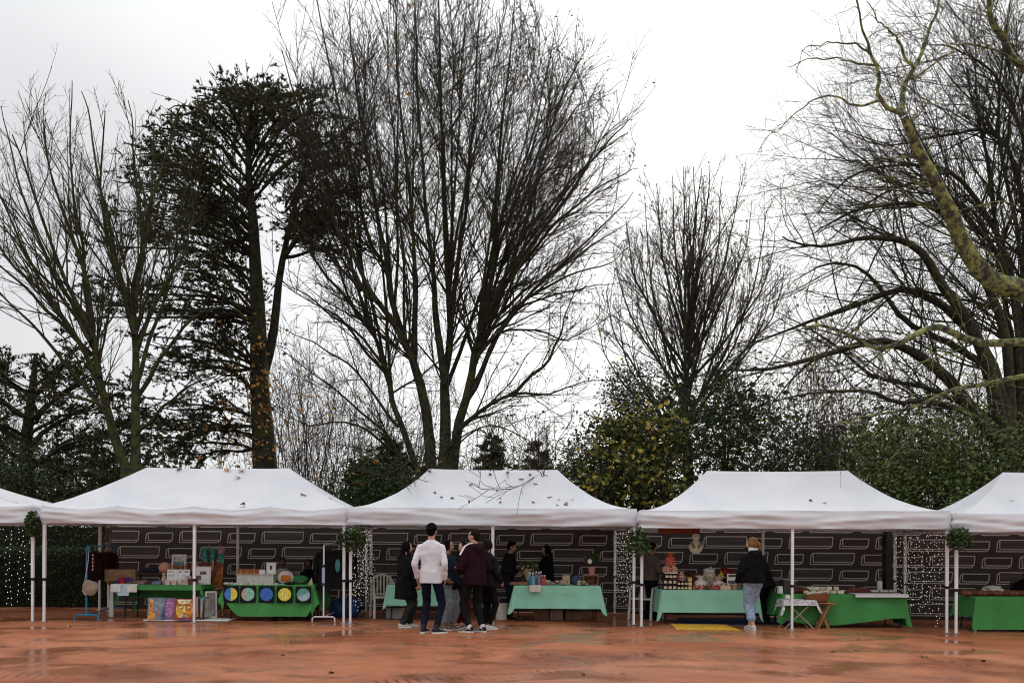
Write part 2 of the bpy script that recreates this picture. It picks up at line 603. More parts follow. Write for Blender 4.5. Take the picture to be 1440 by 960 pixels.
TENTS = []
def tent(label, FL, FR, Dp, exp, scal, seed, back=0.0, hx=None):
    FL, FR = Vector((FL[0], FL[1], 0)), Vector((FR[0], FR[1], 0))
    W = (FR - FL).length
    rz = math.atan2(FR.y - FL.y, FR.x - FL.x) + back
    gx = (FL.x + FR.x) / 2
    z0 = zg(gx)
    t = thing('market_tent', label, 'tent', (FL.x, FL.y, z0), rz, 'white market tents in a row')
    ez, rdg, drop = 2.18, 3.02, 0.335
    V, F, eave, fp, sp_ = canopy_mesh(W, Dp, ez, rdg, exp, scal, seed, hx)
    np_mesh('canopy', V, [np.array(F)], M_canopy, t)
    V, F = valance_mesh(W, Dp, ez, drop, eave, fp, sp_, seed)
    np_mesh('valance', V, [np.array(F)], M_canopy, t)
    slope = -0.008 if gx > 0 else 0.0
    for iy, y in enumerate((0.035, Dp - 0.035)):
        for ix, x in enumerate((0.035, W / 2, W - 0.035)):
            gz = slope * (x - W / 2)
            p = MB()
            p.box((x, y, (2.12 + 0.78) / 2), (0.052, 0.052, 2.12 - 0.78))
            p.box((x, y, (0.85 + gz) / 2), (0.042, 0.042, 0.85 - gz))
            po = p.build('pole', M_white, t, bevel=0.004)
            MB().box((x, y, 0.80), (0.062, 0.062, 0.05)).box((x + 0.04, y, 0.80), (0.03, 0.025, 0.03)).build('clamp', M_black, po, bevel=0.006)
            MB().box((x, y, gz + 0.008), (0.10, 0.10, 0.012)).build('foot_plate', M_alu, po)
    # scissor trusses under the eaves
    for (a, b, ax) in (((0, 0.035), (W / 2, 0.035), 0), ((W / 2, 0.035), (W, 0.035), 0), ((0, Dp - 0.035), (W / 2, Dp - 0.035), 0), ((W / 2, Dp - 0.035), (W, Dp - 0.035), 0), ((0.035, 0), (0.035, Dp), 1), ((W - 0.035, 0), (W - 0.035, Dp), 1)):
        A, B = Vector((*a, 0)), Vector((*b, 0))
        m = MB()
        for k in range(2):
            p0, p1 = A.lerp(B, k / 2), A.lerp(B, (k + 1) / 2)
            zt, zb = 2.08, 1.83
            off = Vector((0, 0.012, 0)) if ax == 0 else Vector((0.012, 0, 0))
            m.bar(p0 + Vector((0, 0, zt)) + off, p1 + Vector((0, 0, zb)) + off, 0.011, n=4)
            m.bar(p0 + Vector((0, 0, zb)) - off, p1 + Vector((0, 0, zt)) - off, 0.011, n=4)
        m.build('truss', M_alu, t)
    m = MB()
    hq = hx or Dp / 2
    for x in (hq, W - hq): m.bar((x, Dp / 2, 2.0), (x, Dp / 2, rdg - 0.04), 0.016, n=6)
    m.bar((hq, Dp / 2, rdg - 0.05), (W - hq, Dp / 2, rdg - 0.05), 0.012, n=5)
    m.build('ridge_frame', M_alu, t)
    TENTS.append((t, W, Dp, ez, rdg, exp, rz, FL))
    return t

DP = 2.8
T0R = P3(47, 875, 16.8); T1L = P3(58, 875, 16.75); T1R = P3(485.5, 876, 16.8)
T2L = P3(489.5, 876, 16.75); T2R = P3(895.5, 880, 16.7)
T3L = P3(899.5, 880, 16.6); T3R = P3(1338, 891, 16.05)
T4L = P3(1342.5, 891, 16.05)
T4R = T4L + (T3R - T3L)
T0L = T0R - Vector((5.5, 0, 0))
tent('white market tent cut off at the left edge beside the hedge', T0L, T0R, DP, 1.6, 0.03, 1.0, hx=2.6)
tent('white market tent over the paintings and the blue clothes rail', T1L, T1R, DP, 1.25, 0.075, 2.0)
tent('white market tent where the group of young people stands', T2L, T2R, DP, 1.8, 0.012, 3.0, back=R(1.5))
tent('white market tent over the jam jars and the folding stools', T3L, T3R, DP, 1.85, 0.012, 4.0, back=R(1.0))
tent('white market tent cut off at the right edge with one green table', T4L, T4R, DP, 1.8, 0.02, 5.0)

def roof_z(ti, u, v):
    """height on a canopy at local position u (0..1 across), v metres from the front eave"""
    t, W, Dp, ez, rdg, ex, rz, FL = TENTS[ti]
    x = u * W
    d = min(x, W - x, v, Dp - v) / (Dp / 2)
    return x, ez + (rdg - ez) * max(0, d) ** ex - 0.05 * math.sin(PI * d)

# leaves that fell on the canopies
def leaf_shape():
    m = MB()
    n = 10
    top = []
    for k in range(n):
        a = 2 * PI * k / n
        r = 0.5 * (1 + 0.22 * math.cos(3 * a))
        top.append((r * math.cos(a), 0.8 * r * math.sin(a), 0.12 + 0.14 * math.sin(2 * a + 0.6)))
    b = len(m.v)
    m._add([(0, 0, 0.02)] + top, [(0, k + 1, (k + 1) % n + 1) for k in range(n)])
    m.bar((0.45, 0, 0.1), (0.8, 0.1, 0.2), 0.02, n=3)
    return m
M_leaf = [flat('tan_leaf', (0.30, 0.20, 0.11)), flat('brown_leaf', (0.10, 0.055, 0.03)), flat('ochre_leaf', (0.42, 0.24, 0.08))]
leaf_me = []
for k in range(3):
    o = leaf_shape().build('fallen_leaf', M_leaf[k], smooth=False)
    leaf_me.append(o.data)
    bpy.data.objects.remove(o)
def leaf_on(px, py, ti, size, k):
    """put a leaf where the sight line meets the front slope"""
    t, W, Dp, ez, rdg, ex, rz, FL = TENTS[ti]
    D0 = FL.y
    best = None
    for v in np.linspace(0.02, Dp / 2 - 0.02, 60):
        p = P3(px, py, D0 + v)
        u = (p.x - FL.x) / W
        if not 0.01 < u < 0.99: continue
        x, z = roof_z(ti, u, v)
        e = abs(z + t.location.z - p.z)
        if best is None or e < best[0]: best = (e, Vector((x, v, z + 0.012)))
    if best is None: return
    loc = Matrix.Translation(t.location) @ Matrix.Rotation(t.rotation_euler.z, 4, 'Z') @ best[1]
    o = link('fallen_leaf', leaf_me[k], None, loc, (R(random.uniform(10, 35)), random.uniform(-0.4, 0.4), random.uniform(0, 6)))
    o.scale = (size,) * 3
    names = ['white tent over the paintings', 'tent over the group of people', 'tent over the jam jars', 'tent cut off at the right']
    tag(o, 'dry leaf lying on the roof of the ' + names[ti - 1], 'leaf', 'fallen leaves on the roof of the ' + names[ti - 1])
for (px, py, ti, s, k) in [(252, 660, 1, .14, 0), (320, 661, 1, .13, 2), (340, 662, 1, .13, 2), (334, 672, 1, .11, 0), (427, 697, 1, .13, 0), (341, 710, 1, .11, 1), (463, 703, 1, .12, 2),
        (606, 663, 2, .10, 1), (585, 676, 2, .09, 1), (613, 694, 2, .09, 1), (621, 700, 2, .08, 1), (637, 701, 2, .08, 1), (663, 682, 2, .07, 1), (690, 668, 2, .09, 1), (704, 707, 2, .06, 1), (751, 707, 2, .07, 1), (715, 664, 2, .08, 1), (735, 674, 2, .10, 0), (747, 668, 2, .08, 1), (754, 681, 2, .09, 1), (774, 700, 2, .09, 1), (785, 711, 2, .05, 1), (797, 710, 2, .13, 0), (787, 704, 2, .06, 0), (806, 704, 2, .06, 0), (700, 690, 2, .06, 1), (560, 700, 2, .06, 1),
        (970, 706, 3, .06, 1), (1130, 705, 3, .08, 1), (1149, 709, 3, .06, 1), (1411, 705, 4, .09, 1), (1432, 685, 4, .06, 1), (1325, 714, 3, .06, 1)]:
    leaf_on(px, py, ti, s, k)
# leaves and twigs on the clay
for (px, py, s, k) in [(1205, 912, .12, 1), (1172, 914, .12, 1), (1222, 896, .08, 1), (1207, 895, .08, 1), (1116, 907, .06, 1), (1300, 920, .17, 1), (1363, 931, .13, 1), (1370, 909, .11, 1), (1383, 925, .14, 1), (1140, 945, .08, 1), (820, 948, .12, 1), (788, 887, .09, 1), (830, 885, .12, 0), (815, 880, .06, 1), (678, 936, .05, 1), (877, 947, .08, 1), (398, 921, .1, 1), (466, 946, .14, 1), (458, 883, .05, 1), (440, 882, .05, 1), (895, 873, .05, 1), (1428, 893, .1, 1), (1340, 926, .1, 1), (97, 881, .14, 0), (1325, 926, .06, 1), (1290, 880, .05, 1)]:
    H = 765 + ROLL * (px - 720)
    D = 1890 / (py - H)
    p = PX(px, D)
    o = link('fallen_leaf', leaf_me[k], None, (p.x, p.y, p.z + 0.003), (0, random.uniform(-0.2, 0.2), random.uniform(0, 6)))
    o.scale = (s * 0.62,) * 3
    tag(o, 'small dry leaf lying on the wet clay in front of the stalls', 'leaf', 'fallen leaves on the wet clay')

# ------------------------------------------------------------------ printed banners behind the stalls
M_banner = mat('printed_mesh_fabric', (0.058, 0.049, 0.044), 0.85, 0.25, 60, 0.3, 400, spec=0.12)
M_line = mat('printed_line', (0.50, 0.47, 0.44), 0.8, 0.1, 20)
M_hatch = mat('printed_hatch', (0.115, 0.10, 0.095), 0.8, 0.2, 20)
def banner(label, A, B, phase):
    A, B = Vector((A.x, A.y, 0)), Vector((B.x, B.y, 0))
    L = (B - A).length
    rz = math.atan2(B.y - A.y, B.x - A.x)
    z0 = min(zg(A.x), zg(B.x))
    t = thing('printed_banner', label, 'banner', (A.x, A.y, z0), rz, 'dark printed banners closing the back of the stalls')
    MB().box((L / 2, 0, 1.105), (L, 0.006, 2.15)).build('fabric', M_banner, t)
    ln, ht = MB(), MB()
    def strip(m, p, q, w, y=-0.0055):
        p, q = Vector((p[0], y, p[1])), Vector((q[0], y, q[1]))
        d = (q - p)
        if d.length < 1e-4: return
        n = Vector((-d.z, 0, d.x)).normalized() * w / 2
        m.poly([p - n, q - n, q + n, p + n])
    def clipx(x): return min(max(x, 0.01), L - 0.01)
    rows = 6
    for r in range(rows):
        zb = 0.12 + r * 0.345
        x = -0.6 + (0.0 if r % 2 else 0.30) + phase
        k = r
        while x < L:
            long = k % 2 == 0
            w = 0.92 if long else 0.60
            hgt = 0.20 if long else 0.165
            x0, x1 = x + 0.05, x + w
            za, zt = zb + 0.05, zb + 0.05 + hgt
            if x1 > 0.05 and x0 < L - 0.05:
                lw = 0.019
                c = clipx
                for (p, q) in [((x0, zt), (x1, zt)), ((x0, za), (x1 - 0.02, za)), ((x0, za), (x0, zt)), ((x1, zt), (x1 - 0.02, za)),
                               ((x0 - 0.065, za - 0.045), (x1 - 0.075, za - 0.045)), ((x0 - 0.065, za - 0.045), (x0 - 0.045, zt - 0.035)), ((x0 - 0.045, zt - 0.035), (x0, zt)), ((x1 - 0.075, za - 0.045), (x1 - 0.02, za))]:
                    if (p[0] < 0 and q[0] < 0) or (p[0] > L and q[0] > L): continue
                    strip(ln, (c(p[0]), p[1]), (c(q[0]), q[1]), lw)
                if long:
                    if (k // 2 + r) % 3 == 0:
                        for i in range(22):
                            xx = x0 + 0.05 + i * (w - 0.15) / 21
                            if 0.02 < xx < L - 0.02: strip(ht, (xx, za + 0.02), (xx, zt - 0.02), 0.014, -0.0045)
                    else:
                        for i in range(7):
                            zz = za + 0.025 + i * (hgt - 0.05) / 6
                            if c(x0 + 0.04) < c(x1 - 0.05): strip(ht, (c(x0 + 0.04), zz), (c(x1 - 0.05), zz), 0.011, -0.0045)
            x += w + 0.155
            k += 1
    ln.build('printed_outline', M_line, t, kind='stuff')
    ht.build('printed_hatching', M_hatch, t, kind='stuff')
    ey = MB()
    for i in range(int(L / 0.5) + 1):
        ey.lathe([(0.018, 0), (0.018, 0.004), (0.010, 0.004)], (0, 0, 0), 8)
        for v in range(len(ey.v) - 24, len(ey.v)):
            a = ey.v[v]
            ey.v[v] = (a[0] + min(L - 0.03, 0.03 + i * 0.5), -0.004 - a[2], a[1] + 2.15)
    ey.build('eyelet', M_alu, t, kind='stuff')
    return t
B0, B1, B2, B3 = P3(156, 859, 19.95), P3(512, 859, 19.95), P3(884, 859, 19.75), P3(1240, 859, 19.3)
B4, B5 = P3(1246, 859, 19.28), P3(1640, 859, 18.75)
banner('dark printed banner behind the paintings stall', B0, B1 - Vector((0.01, 0, 0)), 0.0)
banner('dark printed banner behind the bottles stall', B1, B2 - Vector((0.01, 0, 0)), 0.35)
banner('dark printed banner behind the jam stall', B2, B3, 0.1)
banner('dark printed banner behind the green table at the right edge', B4, B5, 0.75)

# low stone edging under the banners, each block a piece of its own
kerb = thing('stone_edging', 'low brown stone edging along the foot of the banners', 'edging', (B0.x, 20.25, 0), 0)
M_stone = mat('brown_stone', (0.28, 0.15, 0.09), 0.9, 0.4, 6, 0.5, 30)
x = 0.0
while x < 23.5:
    w = random.uniform(0.38, 0.62)
    X = B0.x + x
    MB().box((x + w / 2, random.uniform(-0.015, 0.015) - 0.045 * max(0, x - 13), zg(X) + 0.055), (w - 0.004, 0.18, 0.15 + random.uniform(-0.015, 0.015))).build('stone', M_stone, kerb, bevel=0.012)
    x += w

# ------------------------------------------------------------------ curtains of fairy lights
M_bulb = mat('lit_bulb', (1.0, 0.93, 0.82), 0.4, 0.0, emis=0.95)
M_bulbw = mat('lit_bulb_cool', (0.86, 0.92, 1.0), 0.4, 0.0, emis=1.1)
def light_curtain(label, A, B, n, ztop, zlow, bm, step, wig, br=0.0056):
    t = thing('fairy_light_curtain', label, 'fairy lights', (A.x, A.y, zg(A.x)), 0, 'curtains of fairy lights hung at the tent sides')
    d = B - A
    for i in range(n):
        p = d * ((i + 0.5 + random.uniform(-0.3, 0.3)) / n)
        bot = zlow + random.uniform(-0.12, 0.3)
        pts, k, z = [], 0, ztop
        ph = random.uniform(0, 6)
        while z > bot:
            pts.append(Vector((p.x + random.uniform(-wig, wig) + wig * math.sin(z * 3 + ph), p.y + random.uniform(-wig, wig), z)))
            z -= step * random.uniform(0.75, 1.25)
        s = MB().path(pts, 0.0022, n=3).build('strand', M_rope, t)
        b = MB()
        for q in pts[1:]:
            c = q + Vector((random.uniform(-.02, .02), random.uniform(-.02, .02), random.uniform(-.02, .02)))
            b.ell(c, (br, br, br * 1.3), 5, 4)
        b.build('bulb_chain', bm, s, kind='stuff')
    MB().bar((0, 0, ztop + 0.01), (d.x, d.y, ztop + 0.01), 0.006, n=4).build('top_wire', M_rope, t)
    return t
def side(ti, right, off):
    t, W, Dp, *_ = TENTS[ti]
    Mx = Matrix.Translation(t.location) @ Matrix.Rotation(t.rotation_euler.z, 4, 'Z')
    x = W + off if right else off
    return (Mx @ Vector((x, 0.12, 0))), (Mx @ Vector((x, Dp - 0.05, 0)))
a, b = P3(-60, 875, 16.9), P3(46, 875, 16.9)
light_curtain('sparse cool fairy light curtain in front of the dark hedge at the left edge', a, b, 12, 1.84, 0.28, M_bulbw, 0.105, 0.02, 0.0062)
a, b = side(2, False, 0.07)
light_curtain('dense fairy light curtain between white clothes rail and plastic chair', a, b, 17, 1.84, 0.22, M_bulb, 0.085, 0.03)
a, b = side(2, True, -0.06)
light_curtain('narrow fairy light curtain behind the pole beside the jam stall', a, b, 11, 1.84, 0.3, M_bulb, 0.085, 0.012)
a, b = side(3, True, -0.07)
light_curtain('wide fairy light curtain beside the right hand green tables', a, b, 20, 1.84, 0.2, M_bulb, 0.10, 0.035)

# ------------------------------------------------------------------ leaf quads
def rand_unit(n):
    v = rng.normal(size=(n, 3))
    return v / np.linalg.norm(v, axis=1, keepdims=True)
def leaf_quads(C, size, up=0.35, aspect=0.5, nrm=None):
    """folded leaf blades (two triangles pairs) centred on C with random lay"""
    n = len(C)
    d = rand_unit(n)
    d[:, 2] *= 0.6
    d /= np.linalg.norm(d, axis=1, keepdims=True)
    w = rand_unit(n) if nrm is None else nrm + 0.5 * rand_unit(n)
    w[:, 2] += up
    s = np.cross(d, w)
    s /= np.maximum(np.linalg.norm(s, axis=1, keepdims=True), 1e-6)
    w = np.cross(s, d)
    L = (size * rng.uniform(0.7, 1.3, n))[:, None]
    a = aspect * L
    p0 = C - d * L * 0.5
    p2 = C + d * L * 0.5 - w * L * 0.08
    m = C + w * L * 0.06
    p1 = m + s * a * 0.5 - w * L * 0.10
    p3 = m - s * a * 0.5 - w * L * 0.10
    V = np.stack([p0, p1, p2, p3], 1).reshape(-1, 3)
    b = np.arange(n)[:, None] * 4
    F = np.concatenate([b + np.array([0, 1, 2]), b + np.array([0, 2, 3])])
    return V, F
def tints(n, k=4): return np.repeat(np.clip(rng.normal(0.4, 0.25, n), 0, 1), k)

# leafy bunches tied where the tents meet
M_sprig = mat('sprig', (0.03, 0.035, 0.015), 0.8)
def garland(label, c, r):
    t = thing('leafy_bunch', label, 'foliage bunch', c, 0, 'leafy bunches tied where the tents meet')
    C = rand_unit(420) * (rng.uniform(0.25, 1.0, 420) ** 0.6)[:, None] * np.array(r)
    C[:, 2] -= 0.15 * (C[:, 0] ** 2) / r[0]
    V, F = leaf_quads(C, 0.085, 0.1, 0.5)
    np_mesh('foliage', V, F, M_leafdark, t, smooth=False, attrs={'tint': tints(len(C))})
    m = MB()
    for k in range(26):
        q = Vector(rand_unit(1)[0]) 
        q = Vector((q.x * r[0], q.y * r[1], q.z * r[2]))
        m.path([(0, 0, 0.02), q * 0.6 + Vector((0, 0, -0.02)), q * 1.05], [0.006, 0.004, 0.002], n=3)
    m.build('sprig', M_sprig, t)
garland('dark leafy bunch at the top of the poles by the hedge', P3(46, 737, 16.72), (0.15, 0.15, 0.26))
garland('dark leafy bunch between the white clothes rail and the lights', P3(495, 757, 16.62), (0.26, 0.2, 0.24))
garland('dark leafy bunch between bottle stall and jam stall', P3(899, 762, 16.45), (0.24, 0.2, 0.28))
garland('dark leafy bunch by the wide curtain of lights', P3(1349, 757, 15.9), (0.24, 0.2, 0.22))

# ------------------------------------------------------------------ tables and cloths
M_mint = mat('mint_cloth', (0.26, 0.57, 0.42), 0.7, 0.06, 3, 0.08, 60, spec=0.3)
M_green = mat('green_cloth', (0.052, 0.24, 0.058), 0.75, 0.10, 3, 0.08, 60, spec=0.3)
M_tabletop = mat('table_board', (0.35, 0.33, 0.30), 0.6, 0.15)

def table(label, x0, x1, D, top, depth=0.72, lm=M_black):
    """x0, x1: photo columns of the front corners; D: distance of the front edge; top: height of the board"""
    A, B = PX(x0, D), PX(x1, D)
    c = Vector(((A.x + B.x) / 2, D + depth / 2, zg((A.x + B.x) / 2)))
    W = B.x - A.x
    t = thing('folding_table', label, 'table', c, 0, 'stall tables')
    MB().box((0, 0, top - .02), (W - .02, depth - .02, .035)).build('tabletop', M_tabletop, t, bevel=.006)
    for sx in (-1, 1):
        for sy in (-1, 1):
            MB().path([(sx * (W / 2 - .12), sy * (depth / 2 - .08), top - .04), (sx * (W / 2 - .07), sy * (depth / 2 - .06), 0.0)], .014, n=6).build('leg', lm, t)
    return c, W, depth, c.z + top

def table_cloth(label, c, W, depth, z, drops, m, corner=.10, fold=.02, flare=.05, freq=5.5, seed=0, hem=None, crease=True, name='tablecloth'):
    """drops = (front, right, back, left); corners hang longer and stand off in a fold"""
    o = Vector((c.x, c.y, z))
    per = []
    hw, hd = W / 2, depth / 2
    def seg(p, q, nrm, d0, d1, side):
        n = max(8, int((Vector(q) - Vector(p)).length / .028))
        for i in range(n):
            f = i / n
            per.append((p[0] + (q[0] - p[0]) * f, p[1] + (q[1] - p[1]) * f, nrm, d0 + (d1 - d0) * f, side, f, 0))
    def cor(p, a0, d0, d1):
        for i in range(7):
            f = i / 7
            a = a0 + f * PI / 2
            k = math.sin(PI * f)
            per.append((p[0], p[1], (math.cos(a), math.sin(a)), d0 + (d1 - d0) * f, 4, f, k))
    F_, R_, B_, L_ = drops
    seg((-hw, -hd), (hw, -hd), (0, -1), F_, F_, 0)
    cor((hw, -hd), -PI / 2, F_, R_)
    seg((hw, -hd), (hw, hd), (1, 0), R_, R_, 1)
    cor((hw, hd), 0, R_, B_)
    seg((hw, hd), (-hw, hd), (0, 1), B_, B_, 2)
    cor((-hw, hd), PI / 2, B_, L_)
    seg((-hw, hd), (-hw, -hd), (-1, 0), L_, L_, 3)
    cor((-hw, -hd), PI, L_, F_)
    N = len(per)
    V, F = [], []
    nj = 14
    ring0 = []
    for j in range(nj + 1):
        t = j / nj
        for (x, y, nn, d, side, f, k) in per:
            if hem and side == 0: d = hem(f) * 1.0
            d2 = d * (1 + corner * k * 1.4)
            w = math.sin(x * freq + seed) * .6 + math.sin(x * freq * 2.3 + y * 7 + seed * 2) * .4 if side in (0, 2) else math.sin(y * freq * 1.6 + seed)
            w += .9 * vnoise((x * 2.2 + seed, y * 2.2, .25 * t), 2.2, seed)
            off = .006 + flare * t + 1.6 * fold * w * t ** .8 + (.075 * k * t)
            if crease and side == 0:
                cz = min(abs((f * 6) % 1 - .5) * 2, 1)
                off += .010 * max(0, 1 - (1 - cz) * 12) + .010 * max(0, 1 - abs(t - .30) * 12)
            V.append((x + nn[0] * off, y + nn[1] * off, .006 - d2 * t - (.004 if j == 0 else 0)))
    for j in range(nj):
        for i in range(N):
            i2 = (i + 1) % N
            F.append((j * N + i, j * N + i2, (j + 1) * N + i2, (j + 1) * N + i))
    b = len(V)
    ins = [(x * .99, y * .985, .007) for (x, y, *_r) in per]
    V += ins
    tri = []
    for i in range(N):
        i2 = (i + 1) % N
        F.append((i2, i, b + i, b + i2))
    V.append((0, 0, .007))
    tri = [(b + (i + 1) % N, b + i, len(V) - 1) for i in range(N)]
    ob = np_mesh(name, V, [np.array(F), np.array(tri)], m, smooth=True)
    ob.location = o
    tag(ob, label, 'tablecloth')
    return ob

class Spot:
    """one table top: puts things on it by photo column and distance"""
    def __init__(s, z): s.z = z
    def at(s, px, D): return Vector(((px - 720) * D / FPX + ROLL * 60 * D / FPX, D, s.z + .009))

def put(name, label, cat, loc, builder, group=None, rz=0.0):
    """builder(root) adds parts to the thing"""
    r = thing(name, label, cat, loc, rz, group)
    builder(r)
    return r

def solid(name, label, cat, mb, m, loc, rz=0.0, group=None, bevel=0.0, smooth=False, jitter=0.0, rot=None):
    o = mb.build(name, m, None, smooth=smooth, bevel=bevel, loc=loc, rot=rot or (0, 0, rz), jitter=jitter)
    return tag(o, label, cat, group)

def rumple(c, r, n=40, seed=1.0, amp=.3, sc=7):
    """a soft heap"""
    m = MB().ell(c, r, 18, 12)
    m.v = [tuple(Vector(v) * 1.0 + (Vector(v) - Vector(c)) * amp * vnoise(v, sc, seed)) for v in m.v]
    return m

def sheet(w, d, drop, n=12, seed=0.0, m=None):
    """cloth or paper lying on a table edge and hanging over its front"""
    V, F = [], []
    for j in range(n + 1):
        for i in range(7):
            s = j / n * (d + drop)
            x = (i / 6 - .5) * w
            wob = .012 * vnoise((x * 4, s * 4, seed), 2, seed)
            if s < d: V.append((x, d - s, .006 + abs(wob)))
            else: V.append((x + .02 * vnoise((x, s, 1), 5, seed), -.018 - abs(wob) - .15 * (s - d) * .3, .004 - (s - d)))
    for j in range(n):
        for i in range(6): F.append((j * 7 + i, j * 7 + i + 1, (j + 1) * 7 + i + 1, (j + 1) * 7 + i))
    mb = MB()
    mb._add(V, F)
    return mb

# ---------------- paintings stall: narrow green table, blue rail, canvases
DA = 17.5
cA, WA, dA, zA = table('table with a green cloth edge under the notices and small goods', 168, 282, DA, .665)
table_cloth('green cloth of the goods table, short in front with a corner hanging at its left', cA, WA, dA, zA, (.10, .08, .3, .26), M_green, corner=.9, fold=.012, flare=.03, seed=1, crease=False)
SA = Spot(zA)
D = DA
# blue clothes rail
M_blue = mat('blue_metal', (0.02, 0.21, 0.42), 0.4, 0.08)
def rail(label, f, bk, h, m, wf, bend=.06):
    t = thing('clothes_rail', label, 'clothes rail', f, 0)
    d = bk - f
    up = Vector((0, 0, 1))
    for k, p in ((0, Vector((0, 0, 0))), (1, d)):
        s = 1 if k == 0 else -1
        z1 = h - bend
        MB().path([p + up * .09, p + up * z1, p + up * (h - bend * .3) + d.normalized() * s * bend * .3, p + up * h + d.normalized() * s * bend], .016, n=8).build('upright', m, t, smooth=True)
        MB().path([p + Vector((-wf, 0, 0.0)), p + Vector((-wf, 0, .06)), p + Vector((-wf + .035, 0, .095)), p + Vector((wf - .035, 0, .095)), p + Vector((wf, 0, .06)), p + Vector((wf, 0, 0))], .015, n=8).build('foot', m, t, smooth=True)
    MB().bar(d.normalized() * bend + up * h, d - d.normalized() * bend + up * h, .014, n=8).build('top_bar', m, t, smooth=True)
    MB().bar(up * .10, d + up * .10, .011, n=6).build('low_bar', m, t, smooth=True)
    return t
def garment(name, label, cat, p, ang, w, h, m, seed, sleeve=True, group=None):
    """clothing on a hanger: shoulders, folded body and hanging sleeves"""
    r = thing(name, label, cat, p, ang, group)
    mb = MB()
    n = 18
    rows = [(0, .10, .02), (.03, .30, .045), (.07, .46, .06), (.2, .48, .065), (.5, .47, .075), (.8, .50, .085), (1.0, .53, .09)]
    vs, fs = [], []
    for (t, hw, dp) in rows:
        for k in range(n):
            a = 2 * PI * k / n
            q = 1 + .22 * math.sin(k * 2.1 + seed) * t
            vs.append((w * hw * math.cos(a) * (1 + .03 * math.sin(seed + t * 9)), dp * q * math.sin(a), -t * h))
    for i in range(len(rows) - 1):
        for k in range(n): fs.append((i * n + k, i * n + (k + 1) % n, (i + 1) * n + (k + 1) % n, (i + 1) * n + k))
    fs.append(tuple(range(n)))
    mb._add(vs, fs)
    mb.build('garment_body', m, r, smooth=True)
    if sleeve:
        for s in (-1, 1):
            MB().path([(s * w * .42, 0, -.05 * h), (s * w * .53, .01, -.2 * h), (s * w * .57, .02, -.5 * h), (s * w * .56, .03, -.78 * h)], [.05, .06, .055, .045], n=8).build('sleeve', m, r, smooth=True)
    MB().path([(-w * .4, 0, -.03), (0, 0, .03), (w * .4, 0, -.03)], .007, n=5).path([(0, 0, .03), (0, 0, .07), (.025, 0, .10), (.0, 0, .125)], .004, n=4).build('hanger', M_black, r)
    return r
f, b = PX(121.5, 17.3), PX(160, 19.2)
rail('blue metal clothes rail beside the hedge', f, b, 1.42, M_blue, .225)
dd = (b - f)
gcols = [('maroon_wool', (.014, .006, .006)), ('dark_brown_wool', (.020, .011, .008)), ('dark_plum', (.018, .008, .014)), ('umber', (.03, .016, .009))]
glabels = ['deep maroon top hanging nearest on the blue rail', 'dark brown top hanging second on the blue rail', 'dark plum top hanging in the middle of the blue rail', 'umber top hanging at the far end of the blue rail']
for i, (nm, c_) in enumerate(gcols):
    p = f + dd * (.18 + .2 * i) + Vector((0, 0, 1.42 - .12))
    garment('hanging_shirt', glabels[i], 'clothing', p, R(15), .25, .56, cloth(nm, c_), i * 1.7, group='tops hanging on the blue rail')
# necklaces / bag on the rail
pb = PX(126, 17.25)
put('shoulder_bag', 'beige cloth bag with a pale strap hanging on the blue rail', 'bag', (pb.x, 17.22, .62), lambda r: (
    rumple((.03, 0, 0), (.15, .05, .16), seed=4).build('bag_body', cloth('beige_canvas', (.30, .24, .18)), r, smooth=True),
    MB().path([(-.09, 0, .1), (-.12, 0, -.06), (-.05, -.03, -.14)], .012, n=6).path([(-.09, 0, .1), (-.02, 0, .5), (0, 0, .78)], .006, n=5).build('strap', cloth('pale_strap', (.55, .48, .46)), r, smooth=True)))
put('bead_string', 'string of red and white beads hanging beside the blue upright', 'necklace', (pb.x + .05, 17.26, 1.25), lambda r: [
    MB().ell((.005 * (k % 2), 0, -.035 * k), .014, 8, 6).build('bead', flat('red_bead', (.4, .03, .03)) if k % 2 else flat('white_bead', (.7, .68, .62)), r, smooth=True) for k in range(9)])
# scarf hanging from the back corner of the tent
sc_ = P3(151, 742, 19.2)
put('hanging_scarf', 'narrow multicoloured scarf hanging from the tent corner beside the blue rail', 'scarf', sc_, lambda r: [
    MB().path([(0.0, 0, -.30 * k), (.02, 0, -.30 * k - .1), (-.01, 0, -.30 * k - .2), (.02 + .02 * k, 0, -.30 * k - .31)], [.05, .045, .055, .04], n=8).build('scarf_stripe', cloth(n_, c_), r, smooth=True)
    for k, (n_, c_) in enumerate([('scarf_olive', (.14, .13, .07)), ('scarf_pink', (.33, .17, .17)), ('scarf_violet', (.13, .09, .19)), ('scarf_rust', (.28, .11, .06))])])
